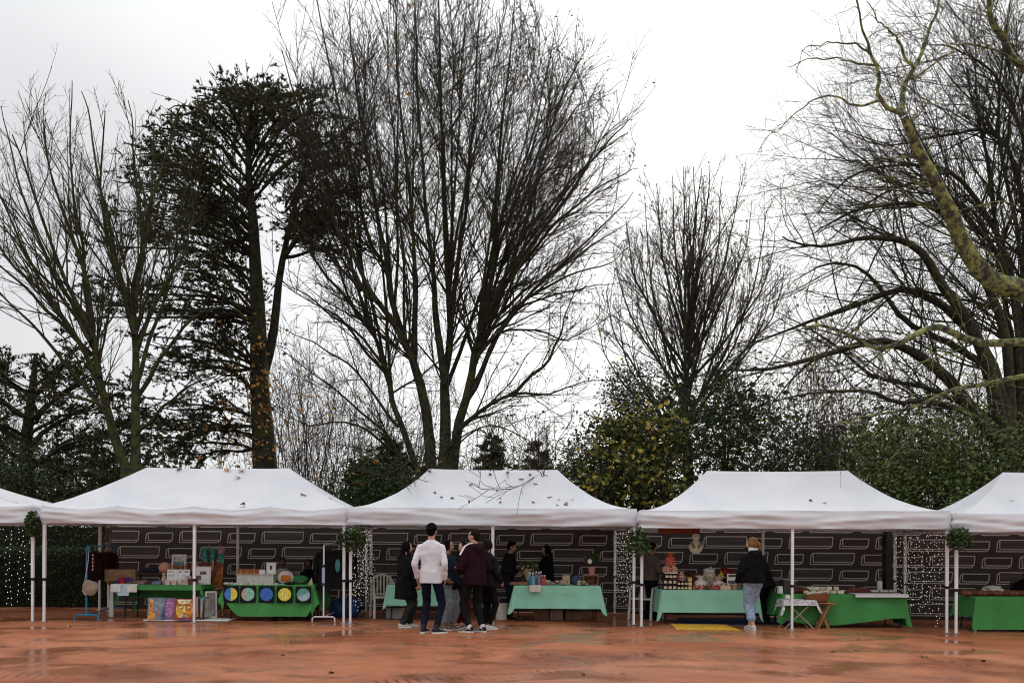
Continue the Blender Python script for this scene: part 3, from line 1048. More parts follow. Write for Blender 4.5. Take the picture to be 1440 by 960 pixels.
# goods
def on(S, px, D): return S.at(px, D)
def wpx(px, D): return px * D / FPX
solid('suitcase', 'flat tan case standing open at the back of the goods table', 'case', MB().box((0, 0, .16), (.62, .10, .24)), mat('tan_board', (.26, .17, .09), .7, .2, 10), on(SA, 170, 18.05), bevel=.012)
solid('pouch', 'purple soft pouch beside the blue rail on the goods table', 'pouch', rumple((0, 0, .06), (.17, .08, .075), seed=2), cloth('purple_cloth', (.10, .035, .15)), on(SA, 176, 17.75), smooth=True)
solid('felt_cone', 'small red felt cone on the goods table', 'ornament', MB().lathe([(.055, 0), (.05, .02), (.03, .12), (.008, .19)], n=12), cloth('red_felt', (.40, .02, .035)), on(SA, 172, 17.62), smooth=True)
for k, (px, w, h_, c_, lb) in enumerate([(188, .22, .04, (.10, .07, .05), 'brown book lying left of the pile on the goods table'), (198, .26, .055, (.20, .14, .10), 'open pale brown book on the goods table'), (212, .22, .04, (.07, .035, .05), 'dark red book lying beside the round figure'), (220, .16, .05, (.16, .19, .27), 'grey blue folded purse near the notices')]):
    solid('book' if k < 3 else 'purse', lb, 'book' if k < 3 else 'purse', MB().box((0, 0, h_ / 2), (w, .16, h_)).box((.02, .02, h_ + .012), (w * .8, .13, .02), Matrix.Rotation(.3, 3, 'Z')), mat('cover_%d' % k, c_, .6, .3, 10), on(SA, px, 17.7), R(12 * k - 15), bevel=.004)
# shelf of dark goods at the back
put('display_shelf', 'low dark shelf with folded goods at the back of the goods table', 'shelf', on(SA, 212, 18.1), lambda r: (
    MB().box((0, 0, .20), (.50, .16, .015)).build('board', M_darkwood, r), MB().box((-.22, 0, .095), (.015, .15, .19)).box((.22, 0, .095), (.015, .15, .19)).build('side', M_darkwood, r)))
solid('folded_scarf', 'folded dark navy scarf lying on the low dark shelf', 'scarf', rumple((0, 0, .05), (.18, .07, .06), seed=6), cloth('navy_wool', (.02, .024, .045)), on(SA, 210, 18.1) + Vector((0, 0, .21)), smooth=True)
# round headed figure
put('figurine', 'pink round headed figure standing left of the notices', 'figurine', on(SA, 231, 17.8), lambda r: (
    MB().lathe([(.05, 0), (.065, .05), (.05, .12), (.03, .17), (.055, .20), (.03, .23)], n=14).build('body', flat('cream_clay', (.55, .42, .34)), r, smooth=True),
    rumple((0, 0, .33), (.115, .09, .105), amp=.15, seed=3).build('head', flat('pink_clay', (.48, .22, .16)), r, smooth=True)))
def notice(label, px, w, h, D_, tilt, lines):
    r = thing('notice_sheet', label, 'notice', on(SA, px, D_), 0, 'printed notices on the goods table')
    M_ = Matrix.Rotation(R(tilt), 3, 'X')
    MB().box(M_ @ Vector((0, 0, h / 2)), (w, .006, h), M_).build('sheet', M_paper, r)
    mb = MB()
    for k, (x0, x1, zz, th) in enumerate(lines):
        mb.box(M_ @ Vector(((x0 + x1) / 2 * w, -.0045, zz * h)), ((x1 - x0) * w, .001, th * h), M_)
    mb.build('printed_lines', M_ink, r, kind='stuff')
    MB().box((0, .05, .01), (w * .5, .1, .016)).build('foot', M_black, r)
notice('left printed notice with a dark picture at its lower right corner', 242, .225, .30, 17.62, -10, [(-.38, -.05, .88, .025), (-.38, .1, .8, .02), (-.38, .2, .66, .015), (-.38, .15, .6, .015), (-.38, .2, .54, .015), (-.38, .1, .4, .015), (.08, .40, .2, .13)])
notice('printed notice with a black emblem and grey heading', 257.5, .235, .30, 17.62, -10, [(-.36, -.22, .84, .09), (-.02, .4, .88, .03), (.05, .4, .82, .03), (-.1, .3, .6, .012), (-.1, .3, .56, .012), (-.3, .3, .42, .012), (-.3, .2, .30, .012), (-.3, .35, .2, .02)])
def framed(label, loc, w, h, rz, tilt, frame_m, body, prints, fw=.025, dep=.02, name='framed_picture', cat='picture'):
    """a picture: frame, board and flat coloured print shapes"""
    r = thing(name, label, cat, loc, rz)
    M_ = Matrix.Rotation(R(tilt), 3, 'X')
    def bx(m_, x, z, sx, sz, y, sy): m_.box(M_ @ Vector((x, y, z)), (sx, sy, sz), M_)
    mb = MB()
    bx(mb, 0, h / 2, w - 2 * fw * .9, h - 2 * fw * .9, 0, dep * .6)
    mb.build('picture_board', body, r)
    if frame_m:
        fr = MB()
        bx(fr, -w / 2 + fw / 2, h / 2, fw, h, 0, dep)
        bx(fr, w / 2 - fw / 2, h / 2, fw, h, 0, dep)
        bx(fr, 0, fw / 2, w - 2 * fw, fw, 0, dep)
        bx(fr, 0, h - fw / 2, w - 2 * fw, fw, 0, dep)
        fr.build('frame', frame_m, r)
    y = -dep * .3 - .0015
    for k, (nm, c_, pts) in enumerate(prints):
        mb = MB()
        mb.poly([M_ @ Vector(((px_ - .5) * (w - 2 * fw), y - .0009 * k, fw + pz * (h - 2 * fw))) for (px_, pz) in pts])
        mb.build('painted_shape', mat('paint_' + nm, c_, .55, .45, 18, 0.2, 60), r)
    return r
def oval(cx, cz, rx, rz_, n=18, a0=0, a1=2 * PI): return [(cx + rx * math.cos(a0 + (a1 - a0) * k / n), cz + rz_ * math.sin(a0 + (a1 - a0) * k / n)) for k in range(n if a1 - a0 > 6.2 else n + 1)]
def rect(x0, z0, x1, z1): return [(x0, z0), (x1, z0), (x1, z1), (x0, z1)]
M_frame = flat('white_frame', (.62, .60, .55))
framed('white framed seascape standing behind the notices', on(SA, 250.5, 18.05) + Vector((0, 0, .22)), .30, .37, R(-6), -8, M_frame, flat('picture_sea', (.10, .20, .26)), [('sky', (.42, .46, .45), rect(0, .62, 1, 1)), ('dune', (.30, .14, .06), [(0, 0), (1, 0), (1, .3), (.6, .38), (.3, .26), (0, .34)]), ('sail', (.6, .58, .5), [(.6, .34), (.75, .34), (.68, .66)])], .035)
solid('picture_stand', 'dark crate holding up the framed seascape', 'crate', MB().box((0, .04, .11), (.34, .16, .22)), M_darkwood, on(SA, 250.5, 18.1), bevel=.006)
framed('white mounted print leaning at the right end of the goods table', on(SA, 283.5, 17.75), .34, .36, R(10), -12, M_frame, M_paper, [('brown_print', (.20, .09, .05), rect(.35, .55, .8, .78)), ('dark_print', (.12, .11, .12), rect(.1, .2, .45, .5))], .03)
# row of orange carved pieces behind the notices
for k in range(5):
    put('carved_figure', 'small orange carved figure in the row behind the notices', 'figurine', on(SA, 246 + k * 8, 17.95) + Vector((0, 0, .26)), lambda r: (
        MB().lathe([(.03, 0), (.035, .03), (.022, .08), (.03, .1), (.022, .135), (.005, .15)], n=10).build('body', flat('orange_wood', (.36, .12, .04)), r, smooth=True),), group='row of orange carved figures')
solid('display_step', 'dark step carrying the row of orange carved figures', 'step', MB().box((0, .02, .13), (.62, .12, .26)), M_darkwood, on(SA, 262, 17.95), bevel=.004)
for k, px in enumerate((236, 245)):
    solid('gift_box', ['small pale pink box under the left notice', 'small pale pink box under the notice with the emblem'][k], 'box', MB().box((0, 0, .045), (.095, .06, .09)), flat('pale_pink', (.60, .42, .42)), on(SA, px, 17.54), bevel=.004)
for k, (px, c_, lb) in enumerate([(259, (.45, .36, .27), 'cream card box near the pole on the goods table'), (268, (.13, .03, .05), 'dark wine red box beside the tent pole'), (275, (.14, .04, .06), 'wine red gift bag behind the tent pole'), (265, (.5, .46, .44), 'small white cup near the tent pole')]):
    solid('small_box', lb, 'box', MB().box((0, 0, .05 + .012 * k), (.10, .07, .10 + .024 * k)), mat('box_%d' % k, c_, .6, .3), on(SA, px, 17.56), R(8 * k), bevel=.005)
# papers hanging over the table front
for k, (px, w, dr, c_, lb) in enumerate([(177, .24, .15, (.62, .63, .66), 'white folded leaflet hanging over the left of the goods table'), (158, .22, .22, (.42, .56, .62), 'pale blue leaflet hanging lowest over the goods table edge'), (192, .2, .15, (.62, .62, .55), 'cream leaflet hanging over the green table edge')]):
    xx = {177: 166, 158: 177, 192: 188}[px]
    solid('leaflet', lb, 'leaflet', sheet(w, .22, dr, seed=k + 1.0), mat('leaflet_%d' % k, c_, .7, .08), on(SA, xx, DA + .01) + Vector((0, -.075, 0.004)), R(-14 + 12 * k))
solid('plastic_trestle', 'white plastic trestle leg under the left end of the goods table', 'trestle', MB().box((0, 0, .30), (.09, .05, .60), taper=.75), M_plastic, PX(157, 18.0), bevel=.01)
# easel painting at the right of the goods table
pe = PX(297, 18.35)
r = thing('easel', 'wooden easel holding the tall orange and green painting', 'easel', pe, R(-8))
for s in (-1, 1): MB().bar((s * .25, 0, 0), (s * .12, .12, 1.45), .018, n=6).build('leg', M_wood, r)
MB().bar((0, .5, 0), (0, .12, 1.4), .018, n=6).build('rear_leg', M_wood, r)
MB().box((0, -.02, .58), (.56, .07, .03)).build('shelf', M_wood, r)
framed('tall canvas of an orange and green stylised face on the easel', Vector((pe.x, pe.y - .035, pe.z + .60)), .50, .80, R(-8), -8, None, flat('canvas_rust', (.17, .055, .03)), [
    ('teal', (.03, .22, .17), [(0, .62), (.2, .7), (.45, .6), (.7, .68), (1, .6), (1, 1), (0, 1)]), ('pink_grey', (.30, .16, .17), [(.72, .86), (1, .84), (1, 1), (.74, 1)]), ('brown_hair', (.045, .028, .02), [(.2, .95), (.34, .98), (.42, .7), (.38, .5), (.3, .6)]), ('brown_hair', (.045, .028, .02), [(.6, .98), (.74, .95), (.72, .6), (.62, .5), (.56, .72)]),
    ('ember', (.40, .13, .035), [(.55, .0), (1, 0), (1, .55), (.75, .4)]), ('crimson', (.22, .02, .03), [(.0, .1), (.45, .0), (.4, .5), (.15, .58)]), ('eye_white', (.55, .55, .42), oval(.22, .66, .07, .022)), ('eye_white', (.55, .55, .42), oval(.74, .66, .07, .022)), ('eye_dark', (.02, .03, .02), oval(.23, .66, .03, .02)), ('eye_dark', (.02, .03, .02), oval(.73, .66, .03, .02)), ('ochre_nose', (.42, .25, .10), [(.5, .66), (.58, .66), (.6, .4), (.48, .4)])], 0.0, .04, 'easel_painting', 'painting')
# canvases on a white board at the ground
pbd = PX(258, 17.0)
solid('white_board', 'white board on the clay under the leaning canvases', 'board', MB().box((0, .3, .02), (1.62, .55, .02)), flat('white_board_paint', (.72, .71, .69)), pbd + Vector((.03, 0, .0)), bevel=.004)
zb = .034
def gp(px, D): 
    p = PX(px, D)
    return Vector((p.x, p.y, p.z + zb))
framed('orange and grey blue canvas at the left end of the leaning row', gp(219, 17.02), .32, .42, R(3), -9, None, flat('canvas_bluegrey', (.15, .19, .25)), [('orange', (.62, .27, .07), [(.05, 0), (.45, 0), (.5, .25), (.3, .45), (.35, .9), (.1, .95)]), ('grey_blue', (.22, .27, .33), [(.4, .4), (.8, .35), (.95, .8), (.6, .95), (.35, .75)]), ('rose', (.45, .14, .10), [(.62, .1), (.75, .3), (.7, .6), (.6, .4)]), ('slate', (.06, .09, .14), [(.8, 0), (1, 0), (1, .6), (.85, .4)])], 0.0, .03, 'leaning_canvas', 'painting')
framed('violet canvas with pink bands in the middle of the leaning row', gp(237, 17.04), .24, .41, R(-2), -9, None, flat('canvas_violet', (.17, .12, .22)), [('lilac', (.36, .15, .34), oval(.5, .55, .42, .42))] + [('pink_band', (.48, .24, .44), [(.2, .2 + .13 * k), (.5, .25 + .13 * k), (.8, .2 + .13 * k), (.8, .235 + .13 * k), (.5, .285 + .13 * k), (.2, .235 + .13 * k)]) for k in range(5)], 0.0, .03, 'leaning_canvas', 'painting')
framed('canvas of a calm golden face with closed eyes behind the tent pole', gp(258.5, 16.98), .37, .40, R(2), -8, None, flat('canvas_face', (.30, .055, .03)), [
    ('gold_light', (.80, .40, .06), oval(.34, .48, .26, .40)), ('orange_side', (.62, .22, .03), oval(.70, .50, .26, .40)), ('cream_brow', (.78, .62, .40), [(.18, .78), (.82, .78), (.86, .97), (.14, .97)]),
    ('dark_line', (.03, .01, .012), [(.12, .66), (.2, .74), (.34, .74), (.46, .64), (.34, .70), (.2, .70)]), ('dark_line', (.03, .01, .012), [(.56, .64), (.66, .74), (.80, .74), (.90, .66), (.80, .70), (.66, .70)]),
    ('lid', (.72, .52, .26), oval(.30, .58, .12, .06)), ('lid', (.72, .52, .26), oval(.74, .58, .12, .06)), ('dark_line', (.03, .01, .012), [(.17, .585), (.3, .50), (.43, .585), (.3, .535)]), ('dark_line', (.03, .01, .012), [(.61, .585), (.74, .50), (.87, .585), (.74, .535)]),
    ('nose', (.86, .66, .34), [(.49, .68), (.55, .68), (.58, .34), (.46, .34)]), ('dark_line', (.03, .01, .012), [(.44, .32), (.60, .32), (.56, .285), (.48, .285)]), ('lip', (.50, .47, .55), oval(.52, .20, .14, .05)), ('dark_line', (.03, .01, .012), [(.37, .21), (.52, .185), (.68, .21), (.52, .205)]), ('violet_chin', (.20, .04, .16), [(.1, 0), (.9, 0), (.75, .1), (.3, .1)])], 0.0, .035, 'leaning_canvas', 'painting')
framed('dark canvas with orange patches right of the golden face', gp(277.5, 17.15), .26, .43, R(8), -9, None, flat('canvas_umber', (.06, .025, .018)), [('orange', (.62, .27, .07), oval(.4, .3, .28, .2)), ('rust_patch', (.33, .10, .035), oval(.6, .66, .26, .18)), ('teal', (.03, .22, .17), rect(.6, .82, 1, 1))], 0.0, .03, 'leaning_canvas', 'painting')
for k, (px, c_, lb) in enumerate([(285, (.50, .52, .44), 'pale edged canvas standing sideways in the leaning row'), (288, (.08, .03, .035), 'dark red edged canvas standing sideways in the leaning row'), (291, (.45, .43, .40), 'thin white edged canvas standing sideways beside the white frame')]):
    solid('leaning_canvas', lb, 'painting', MB().box((0, 0, .21), (.028, .40, .42 - .03 * k)), mat('edge_%d' % k, c_, .7, .2), gp(px, 17.35), R(-14), bevel=.003)
framed('empty looking white frame standing at the right end of the leaning row', gp(297, 17.5), .22, .52, R(30), -4, M_frame, flat('frame_grey', (.25, .22, .22)), [('grey_dots', (.38, .35, .36), rect(.2, .1, .8, .85))], .03, .03)

# ---------------- disc paintings table
DB = 17.3
cB, WB, dB, zB = table('table with rounded green cloth and five hanging disc paintings', 318, 441, DB, .685, .8)
hemB = lambda f: .60 - .30 * max(0, 1 - f * 5.5) ** 1.6 - .20 * max(0, (f - .93) * 14) ** 1.5
table_cloth('bulging green cloth on the disc paintings table, hem lifted at both ends', cB, WB, dB, zB, (.60, .5, .3, .32), M_green, corner=-.25, fold=.022, flare=.10, seed=3, hem=hemB, crease=False)
SB = Spot(zB)
M_felt = mat('black_felt', (.008, .008, .012), .9, .3)
discs = [(325, 'disc painting half blue and half yellow', [('half_blue', (.06, .20, .50), None), ('half_yellow', (.72, .58, .06), 'right')]), (349, 'disc painting in pink and mint stripes', [('mint', (.24, .52, .38), None), ('pink', (.52, .34, .28), 'left')]), (375, 'plain cobalt blue disc painting in the middle', [('cobalt', (.045, .14, .50), None)]), (400.5, 'bright yellow disc painting with pale streaks', [('lemon', (.72, .60, .05), None), ('lemon_pale', (.80, .74, .40), 'stripes')]), (427, 'green disc painting with a pale blue wave at the right', [('sea_green', (.12, .33, .25), None), ('pale_wave', (.38, .48, .58), 'wave')])]
for k, (px, lb, layers) in enumerate(discs):
    p = PX(px, DB - .06 if k < 4 else DB - .13)
    r = thing('disc_painting', lb, 'painting', (p.x, p.y - .03, zB - .335), R(0 if k < 4 else 14) + R(random.uniform(-3, 3)), 'disc paintings hanging over the green cloth')
    tl = Matrix.Rotation(R(-4 if k != 2 else -3), 3, 'X')
    MB().box(tl @ Vector((0, 0, .165)), (.295, .008, .32), tl).build('black_square', M_felt, r)
    MB().path([(-.1, .01, .33), (-.08, .09, .345)], .004, n=4).path([(.1, .01, .33), (.08, .09, .345)], .004, n=4).build('tie', M_black, r)
    for j, (nm, c_, kind_) in enumerate(layers):
        y = -.0055 - .001 * j
        R0 = .125
        if kind_ is None: pts = [[(R0 * math.cos(a), R0 * math.sin(a)) for a in np.linspace(0, 2 * PI, 29)[:-1]]]
        elif kind_ == 'right': pts = [[(R0 * math.cos(a), R0 * math.sin(a)) for a in np.linspace(-PI / 2, PI / 2, 16)]]
        elif kind_ == 'left': pts = [[(R0 * math.cos(a), R0 * math.sin(a)) for a in np.linspace(PI * .62, PI * 1.38, 14)]]
        elif kind_ == 'stripes': pts = [[(x_ - .008, -.10), (x_ + .008, -.10), (x_ + .006, .10), (x_ - .006, .10)] for x_ in (-.04, .01, .05)]
        else: pts = [[(-.11, -.05), (-.03, -.01), (.05, .03), (.115, .035), (.11, -.05), (.05, -.11), (-.05, -.11)]]
        mb = MB()
        for q in pts: mb.poly([tl @ Vector((a, y, .165 + b_)) for (a, b_) in q])
        mb.build('disc' if kind_ is None else 'painted_shape', mat('paint_' + nm, c_, .5, .25, 25, .2, 60), r)
put('white_display_box', 'long white box shelf on the disc paintings table', 'shelf', on(SB, 361, 17.75), lambda r: (
    MB().box((0, 0, .09), (.72, .24, .175)).build('body', flat('white_shelf_paint', (.60, .58, .53)), r, bevel=.004), MB().box((0, -.01, .181), (.75, .27, .014)).build('top', flat('white_shelf_paint', (.6, .58, .53)), r)))
zs = Vector((0, 0, .19))
for k in range(10):
    r = solid('small_packet', 'small orange brown packet in the row on the long white box', 'packet', MB().box((0, 0, .045), (.048, .06, .09)).box((0, 0, .098), (.03, .04, .016)), mat('packet_%d' % (k % 3), [(.34, .13, .04), (.40, .20, .06), (.28, .10, .05)][k % 3], .55, .3), on(SB, 336 + k * 3.1, 17.7) + zs, group='row of orange packets')
solid('white_cup', 'small white cube box beside the framed card on the long white box', 'box', MB().box((0, 0, .045), (.11, .08, .09)), M_paper, on(SB, 368.5, 17.7) + zs, R(20), bevel=.006)
framed('white card frame with a small dark centre on the long white box', on(SB, 381, 17.72) + zs, .19, .235, R(4), -6, M_frame, M_paper, [('dark_centre', (.06, .05, .05), rect(.33, .38, .66, .76))], .02)
for k in range(11):
    solid('card_pack', 'small pale card pack in the front row of the disc paintings table', 'card', MB().box((0, 0, .012), (.085, .07, .024)).box((.005, .01, .03), (.07, .05, .01), Matrix.Rotation(.3, 3, 'Z')), mat('card_%d' % (k % 3), [(.60, .55, .50), (.50, .44, .42), (.55, .56, .52)][k % 3], .7, .15), on(SB, 318 + k * 7, 17.36 + (.14 if k < 2 else 0)), R(random.uniform(-12, 12)), group='row of small card packs')
solid('open_leaflet', 'white leaflet lying open near the middle of the disc paintings table', 'leaflet', sheet(.26, .14, .0, seed=9.0), M_paper, on(SB, 392, 17.4), R(10))
solid('printed_cushion', 'white cushion bag with an orange pumpkin like print', 'cushion', rumple((0, 0, .12), (.16, .06, .14), amp=.1, seed=5), flat('white_cotton', (.55, .52, .46)), on(SB, 402, 17.72), smooth=True)
o = MB()
for k in range(5): o.ell((-.07 + .035 * k, 0, 0), (.03, .012, .065), 10, 8)
o = o.build('orange_print', flat('pumpkin_orange', (.55, .14, .02)), bpy.data.objects['printed_cushion'], smooth=True, loc=(.01, -.062, .115))
solid('round_cushion', 'green and tan round cushion at the right of the disc paintings table', 'cushion', MB().ell((0, 0, .09), (.17, .07, .085), 18, 10), mat('green_cushion', (.04, .24, .09), .8, .2, 3, c2=(.32, .20, .11), ramp=(.52, .56)), on(SB, 422, 17.75), smooth=True)
solid('folded_cloth', 'dark folded cloth beside the printed cushion', 'cloth', rumple((0, 0, .025), (.13, .08, .03), seed=8), cloth('olive_black', (.02, .02, .012)), on(SB, 408, 17.45), smooth=True)
solid('paper_triangle', 'pale yellow folded card standing at the right end', 'card', MB().poly([(-.05, 0, 0), (.05, 0, 0), (.03, .02, .14)]).poly([(-.05, .06, 0), (.05, .06, 0), (.03, .025, .14)]), flat('pale_yellow', (.5, .48, .28)), on(SB, 436, 17.5))

# ---------------- white rail with jackets
f, b = PX(455, 17.15), PX(476, 18.7)
rail('white metal clothes rail full of dark jackets', f, b, 1.47, M_white, .215)
dd = b - f
for i, (nm, c_, lb) in enumerate([('jacket_black', (.010, .010, .012), 'black jacket nearest on the white rail'), ('jacket_charcoal', (.016, .016, .019), 'charcoal jacket second on the white rail'), ('jacket_ink', (.012, .012, .02), 'ink blue jacket in the middle of the white rail'), ('jacket_grey', (.12, .11, .11), 'grey jacket far back on the white rail'), ('jacket_pale', (.30, .28, .27), 'pale jacket last on the white rail')]):
    p = f + dd * (.16 + .17 * i) + Vector((.10 + .035 * i, 0, 1.47 - .12))
    garment('hanging_jacket', lb, 'clothing', p, R(-6 + 4 * i), .56 - .02 * i, .74, cloth(nm, c_), i * 2.1, group='jackets on the white rail')
p = f + Vector((.10, -.02, .0))
put('price_tag', 'pale blue and white label hanging on the white upright', 'label', (f.x, f.y - .03, .74), lambda r: (
    MB().box((0, 0, .15), (.055, .012, .30)).build('label_card', flat('pale_blue_card', (.36, .46, .58)), r, bevel=.003), MB().box((0, -.004, .33), (.07, .03, .05)).box((0, -.004, -.02), (.07, .03, .04)).build('black_band', M_black, r)))
o = MB().ell((0, 0, 0), (.05, .012, .13), 12, 8).build('teal_print', flat('teal_paint', (.05, .22, .25)), None, smooth=True, loc=(f.x + .24, f.y + .13, 1.07))
tag(o, 'teal oval badge on the front of the nearest black jacket', 'badge')
solid('plastic_bag', 'blue plastic bag on the ground behind the joined poles', 'bag', rumple((0, 0, .2), (.24, .16, .22), amp=.25, seed=12), mat('blue_plastic', (.012, .05, .14), .35, .3), PX(478, 18.3), smooth=True)
solid('plastic_bag', 'second blue plastic bag just left of the fairy lights', 'bag', rumple((0, 0, .2), (.2, .16, .21), amp=.25, seed=13), mat('blue_plastic', (.012, .05, .14), .35, .3), PX(495, 18.2), smooth=True)

# ---------------- bottle stall
def chair(label, p, rz):
    r = thing('plastic_chair', label, 'chair', p, rz, 'white plastic garden chairs')
    w, d, h = .27, .25, .42
    MB().box((0, 0, h), (.48, .46, .03)).build('seat', M_plastic, r, bevel=.012)
    for sx in (-1, 1):
        MB().path([(sx * .25, -.24, 0), (sx * .24, -.2, h), (sx * .26, -.17, .64)], [.03, .026, .022], n=6).build('leg', M_plastic, r, smooth=True)
        MB().path([(sx * .25, .30, 0), (sx * .24, .22, h), (sx * .22, .30, .66)], [.03, .026, .022], n=6).build('leg', M_plastic, r, smooth=True)
        MB().path([(sx * .26, -.2, .63), (sx * .27, 0, .66), (sx * .23, .28, .67)], .022, n=6).build('armrest', M_plastic, r, smooth=True)
    b_ = MB()
    pts = [(.24 * math.cos(a), .24 + .12 * math.sin(a) * .6 + .06, .60 + .26 * math.sin(a)) for a in np.linspace(0, PI, 12)]
    b_.path(pts, .024, n=6)
    b_.path([(-.24, .26, .45), (0, .28, .46), (.24, .26, .45)], .022, n=6)
    b_.build('backrest', M_plastic, r, smooth=True)
    for k in range(6):
        x = -.17 + .068 * k
        MB().box((x, .31, .64), (.03, .012, .34 + .10 * math.cos(x * 6))).build('slat', M_plastic, r)
chair('white plastic chair left of the mint table behind the girl in the black coat', PX(541, 18.2), R(18))
chair('white plastic chair behind the pole of the jam stall', PX(907, 18.3), R(-35))
DM2 = 17.6
c1, W1, d1, z1 = table('table under a mint cloth behind the group of young people', 544, 648, DM2, .685)
table_cloth('mint green cloth partly hidden behind the group of young people', c1, W1, d1, z1, (.40, .42, .3, .42), M_mint, corner=.12, fold=.014, flare=.04, seed=2)
S1 = Spot(z1)
for k, (px, c_, h_, lb) in enumerate([(634, (.40, .24, .17), .17, 'tan box standing at the right end of the table behind the group'), (640, (.55, .30, .30), .14, 'pink card box at the table corner behind the group'), (552, (.30, .26, .24), .05, 'low pale tray at the left end of the mint table'), (562, (.22, .16, .12), .06, 'brown tray beside the girl in the black coat')]):
    solid('goods_box', lb, 'box', MB().box((0, 0, h_ / 2), (.12 if k < 2 else .2, .1, h_)), mat('goods_%d' % k, c_, .6, .3), on(S1, px, 17.8), R(9 * k), bevel=.006)
for k, px in enumerate((555, 572)):
    solid('storage_crate', ['grey crate under the table left of the black coat', 'pale crate under the table behind the black coat'][k], 'crate', MB().box((0, 0, .11), (.3, .3, .2)).box((0, 0, .22), (.33, .33, .02)), mat('crate_%d' % k, [(.2, .2, .2), (.3, .24, .2)][k], .6, .2), PX(px, 17.9), R(5 * k), bevel=.008)
DT = 17.4
c2, W2, d2, z2 = table('table under a mint cloth with bottles and a wooden crate', 723, 844, DT, .695)
table_cloth('mint green cloth of the bottle table with a pointed corner at each end', c2, W2, d2, z2, (.44, .44, .3, .40), M_mint, corner=.22, fold=.014, flare=.05, seed=5)
S2 = Spot(z2)
solid('serving_board', 'brown wrapped board lying at the left end of the bottle table', 'board', MB().box((0, 0, .03), (.34, .25, .055)), mat('brown_wrap', (.22, .10, .05), .6, .35, 12), on(S2, 729, 17.6), R(3), bevel=.015)
def bottle(label, px, D_, h, m, cap, grp):
    r = thing('bottle', label, 'bottle', on(S2, px, D_), 0, grp)
    MB().lathe([(.028, 0), (.042, .008), (.042, h * .55), (.030, h * .68), (.014, h * .78), (.014, h * .90)], n=12).build('glass', m, r, smooth=True)
    MB().lathe([(.017, h * .89), (.017, h)], n=10).build('cap', cap, r)
Mc = flat('white_cap', (.62, .62, .58))
for k, (px, D_, h, nm, c_, lb) in enumerate([(746, 17.62, .24, 'teal_liquid', (.05, .22, .28), 'teal bottle at the left of the bottle row'), (749.5, 17.5, .25, 'aqua_liquid', (.08, .33, .42), 'aqua bottle in front of the bottle row'), (744, 17.7, .26, 'clear_liquid', (.35, .42, .42), 'clear bottle at the back of the bottle row'), (754, 17.65, .27, 'rose_liquid', (.35, .20, .20), 'rose bottle with a white cap in the bottle row'), (757.5, 17.55, .26, 'mauve_liquid', (.20, .13, .22), 'mauve bottle in the bottle row'), (760.5, 17.68, .27, 'slate_liquid', (.13, .16, .22), 'slate blue bottle at the right of the bottle row'), (763, 17.55, .2, 'red_liquid', (.36, .02, .015), 'red bottle left of the breads'), (766, 17.55, .2, 'red_liquid', (.36, .02, .015), 'red bottle beside the breads, second of two')]):
    bottle(lb, px, D_, h, mat(nm, c_, .15, .1, spec=.6), Mc, 'bottles on the mint table')
solid('white_napkin', 'white cloth hanging over the front of the bottle table', 'cloth', sheet(.24, .16, .12, seed=3.0), flat('cream_cloth', (.58, .54, .46)), on(S2, 752, DT) + Vector((0, -.10, .004)), R(4))
def loafpile(label, px, D_, n, c_, seed, sp=.05):
    r = thing('bread_heap', label, 'bread', on(S2, px, D_), 0)
    rs = random.Random(seed)
    for k in range(n):
        MB().ell((rs.uniform(-1.6, 1.6) * sp, rs.uniform(-1, 1) * sp, .03 + .022 * (k % 3)), (rs.uniform(.04, .065), .035, .028), 10, 7, Matrix.Rotation(rs.uniform(0, 3), 3, 'Z')).build('roll', mat('crust_%d' % (k % 2), [c_, tuple(v * .7 for v in c_)][k % 2], .7, .25, 20), r, smooth=True)
loafpile('heap of pale rolls in the middle of the bottle table', 775, 17.6, 9, (.42, .36, .24), 1, .06)
loafpile('small brown rolls beside the cream tin', 789, 17.5, 6, (.30, .19, .09), 2, .05)
loafpile('cream pastries in front of the wooden crate', 818, 17.5, 10, (.48, .42, .33), 3, .075)
put('cream_tin', 'cream tin with a rounded top and dark label', 'tin', on(S2, 796, 17.7), lambda r: (
    MB().box((0, 0, .09), (.15, .12, .18)).box((0, 0, .185), (.12, .10, .02)).build('body', flat('cream_tin_paint', (.45, .34, .22)), r, bevel=.015), MB().box((0, -.062, .06), (.07, .003, .02)).build('label', M_ink, r)))
solid('denim_bag', 'dark blue denim bag behind the pastries', 'bag', rumple((0, 0, .09), (.13, .07, .10), amp=.15, seed=9), cloth('denim_blue', (.06, .09, .15)), on(S2, 811, 17.75), smooth=True)
r = thing('wooden_crate', 'wooden crate standing on its side at the right of the bottle table', 'crate', on(S2, 830, 17.72))
for (c_, s_) in (((0, 0, .19), (.30, .22, .018)), ((0, 0, .009), (.30, .22, .018)), ((.141, 0, .10), (.018, .22, .163)), ((-.141, 0, .10), (.018, .22, .163)), ((0, .1, .10), (.264, .018, .163))): MB().box(c_, s_).build('board', mat('crate_wood', (.24, .11, .05), .6, .3, 10), r)
for k in range(4): solid('jar', 'small dark jar standing inside the wooden crate', 'jar', MB().lathe([(.026, 0), (.028, .01), (.028, .07), (.022, .075), (.022, .095)], n=10), mat('dark_red_jar', (.10, .02, .02), .3, .2), on(S2, 826 + 2.6 * k, 17.66) + Vector((0, 0, .02)), smooth=True, group='jars inside the crate')
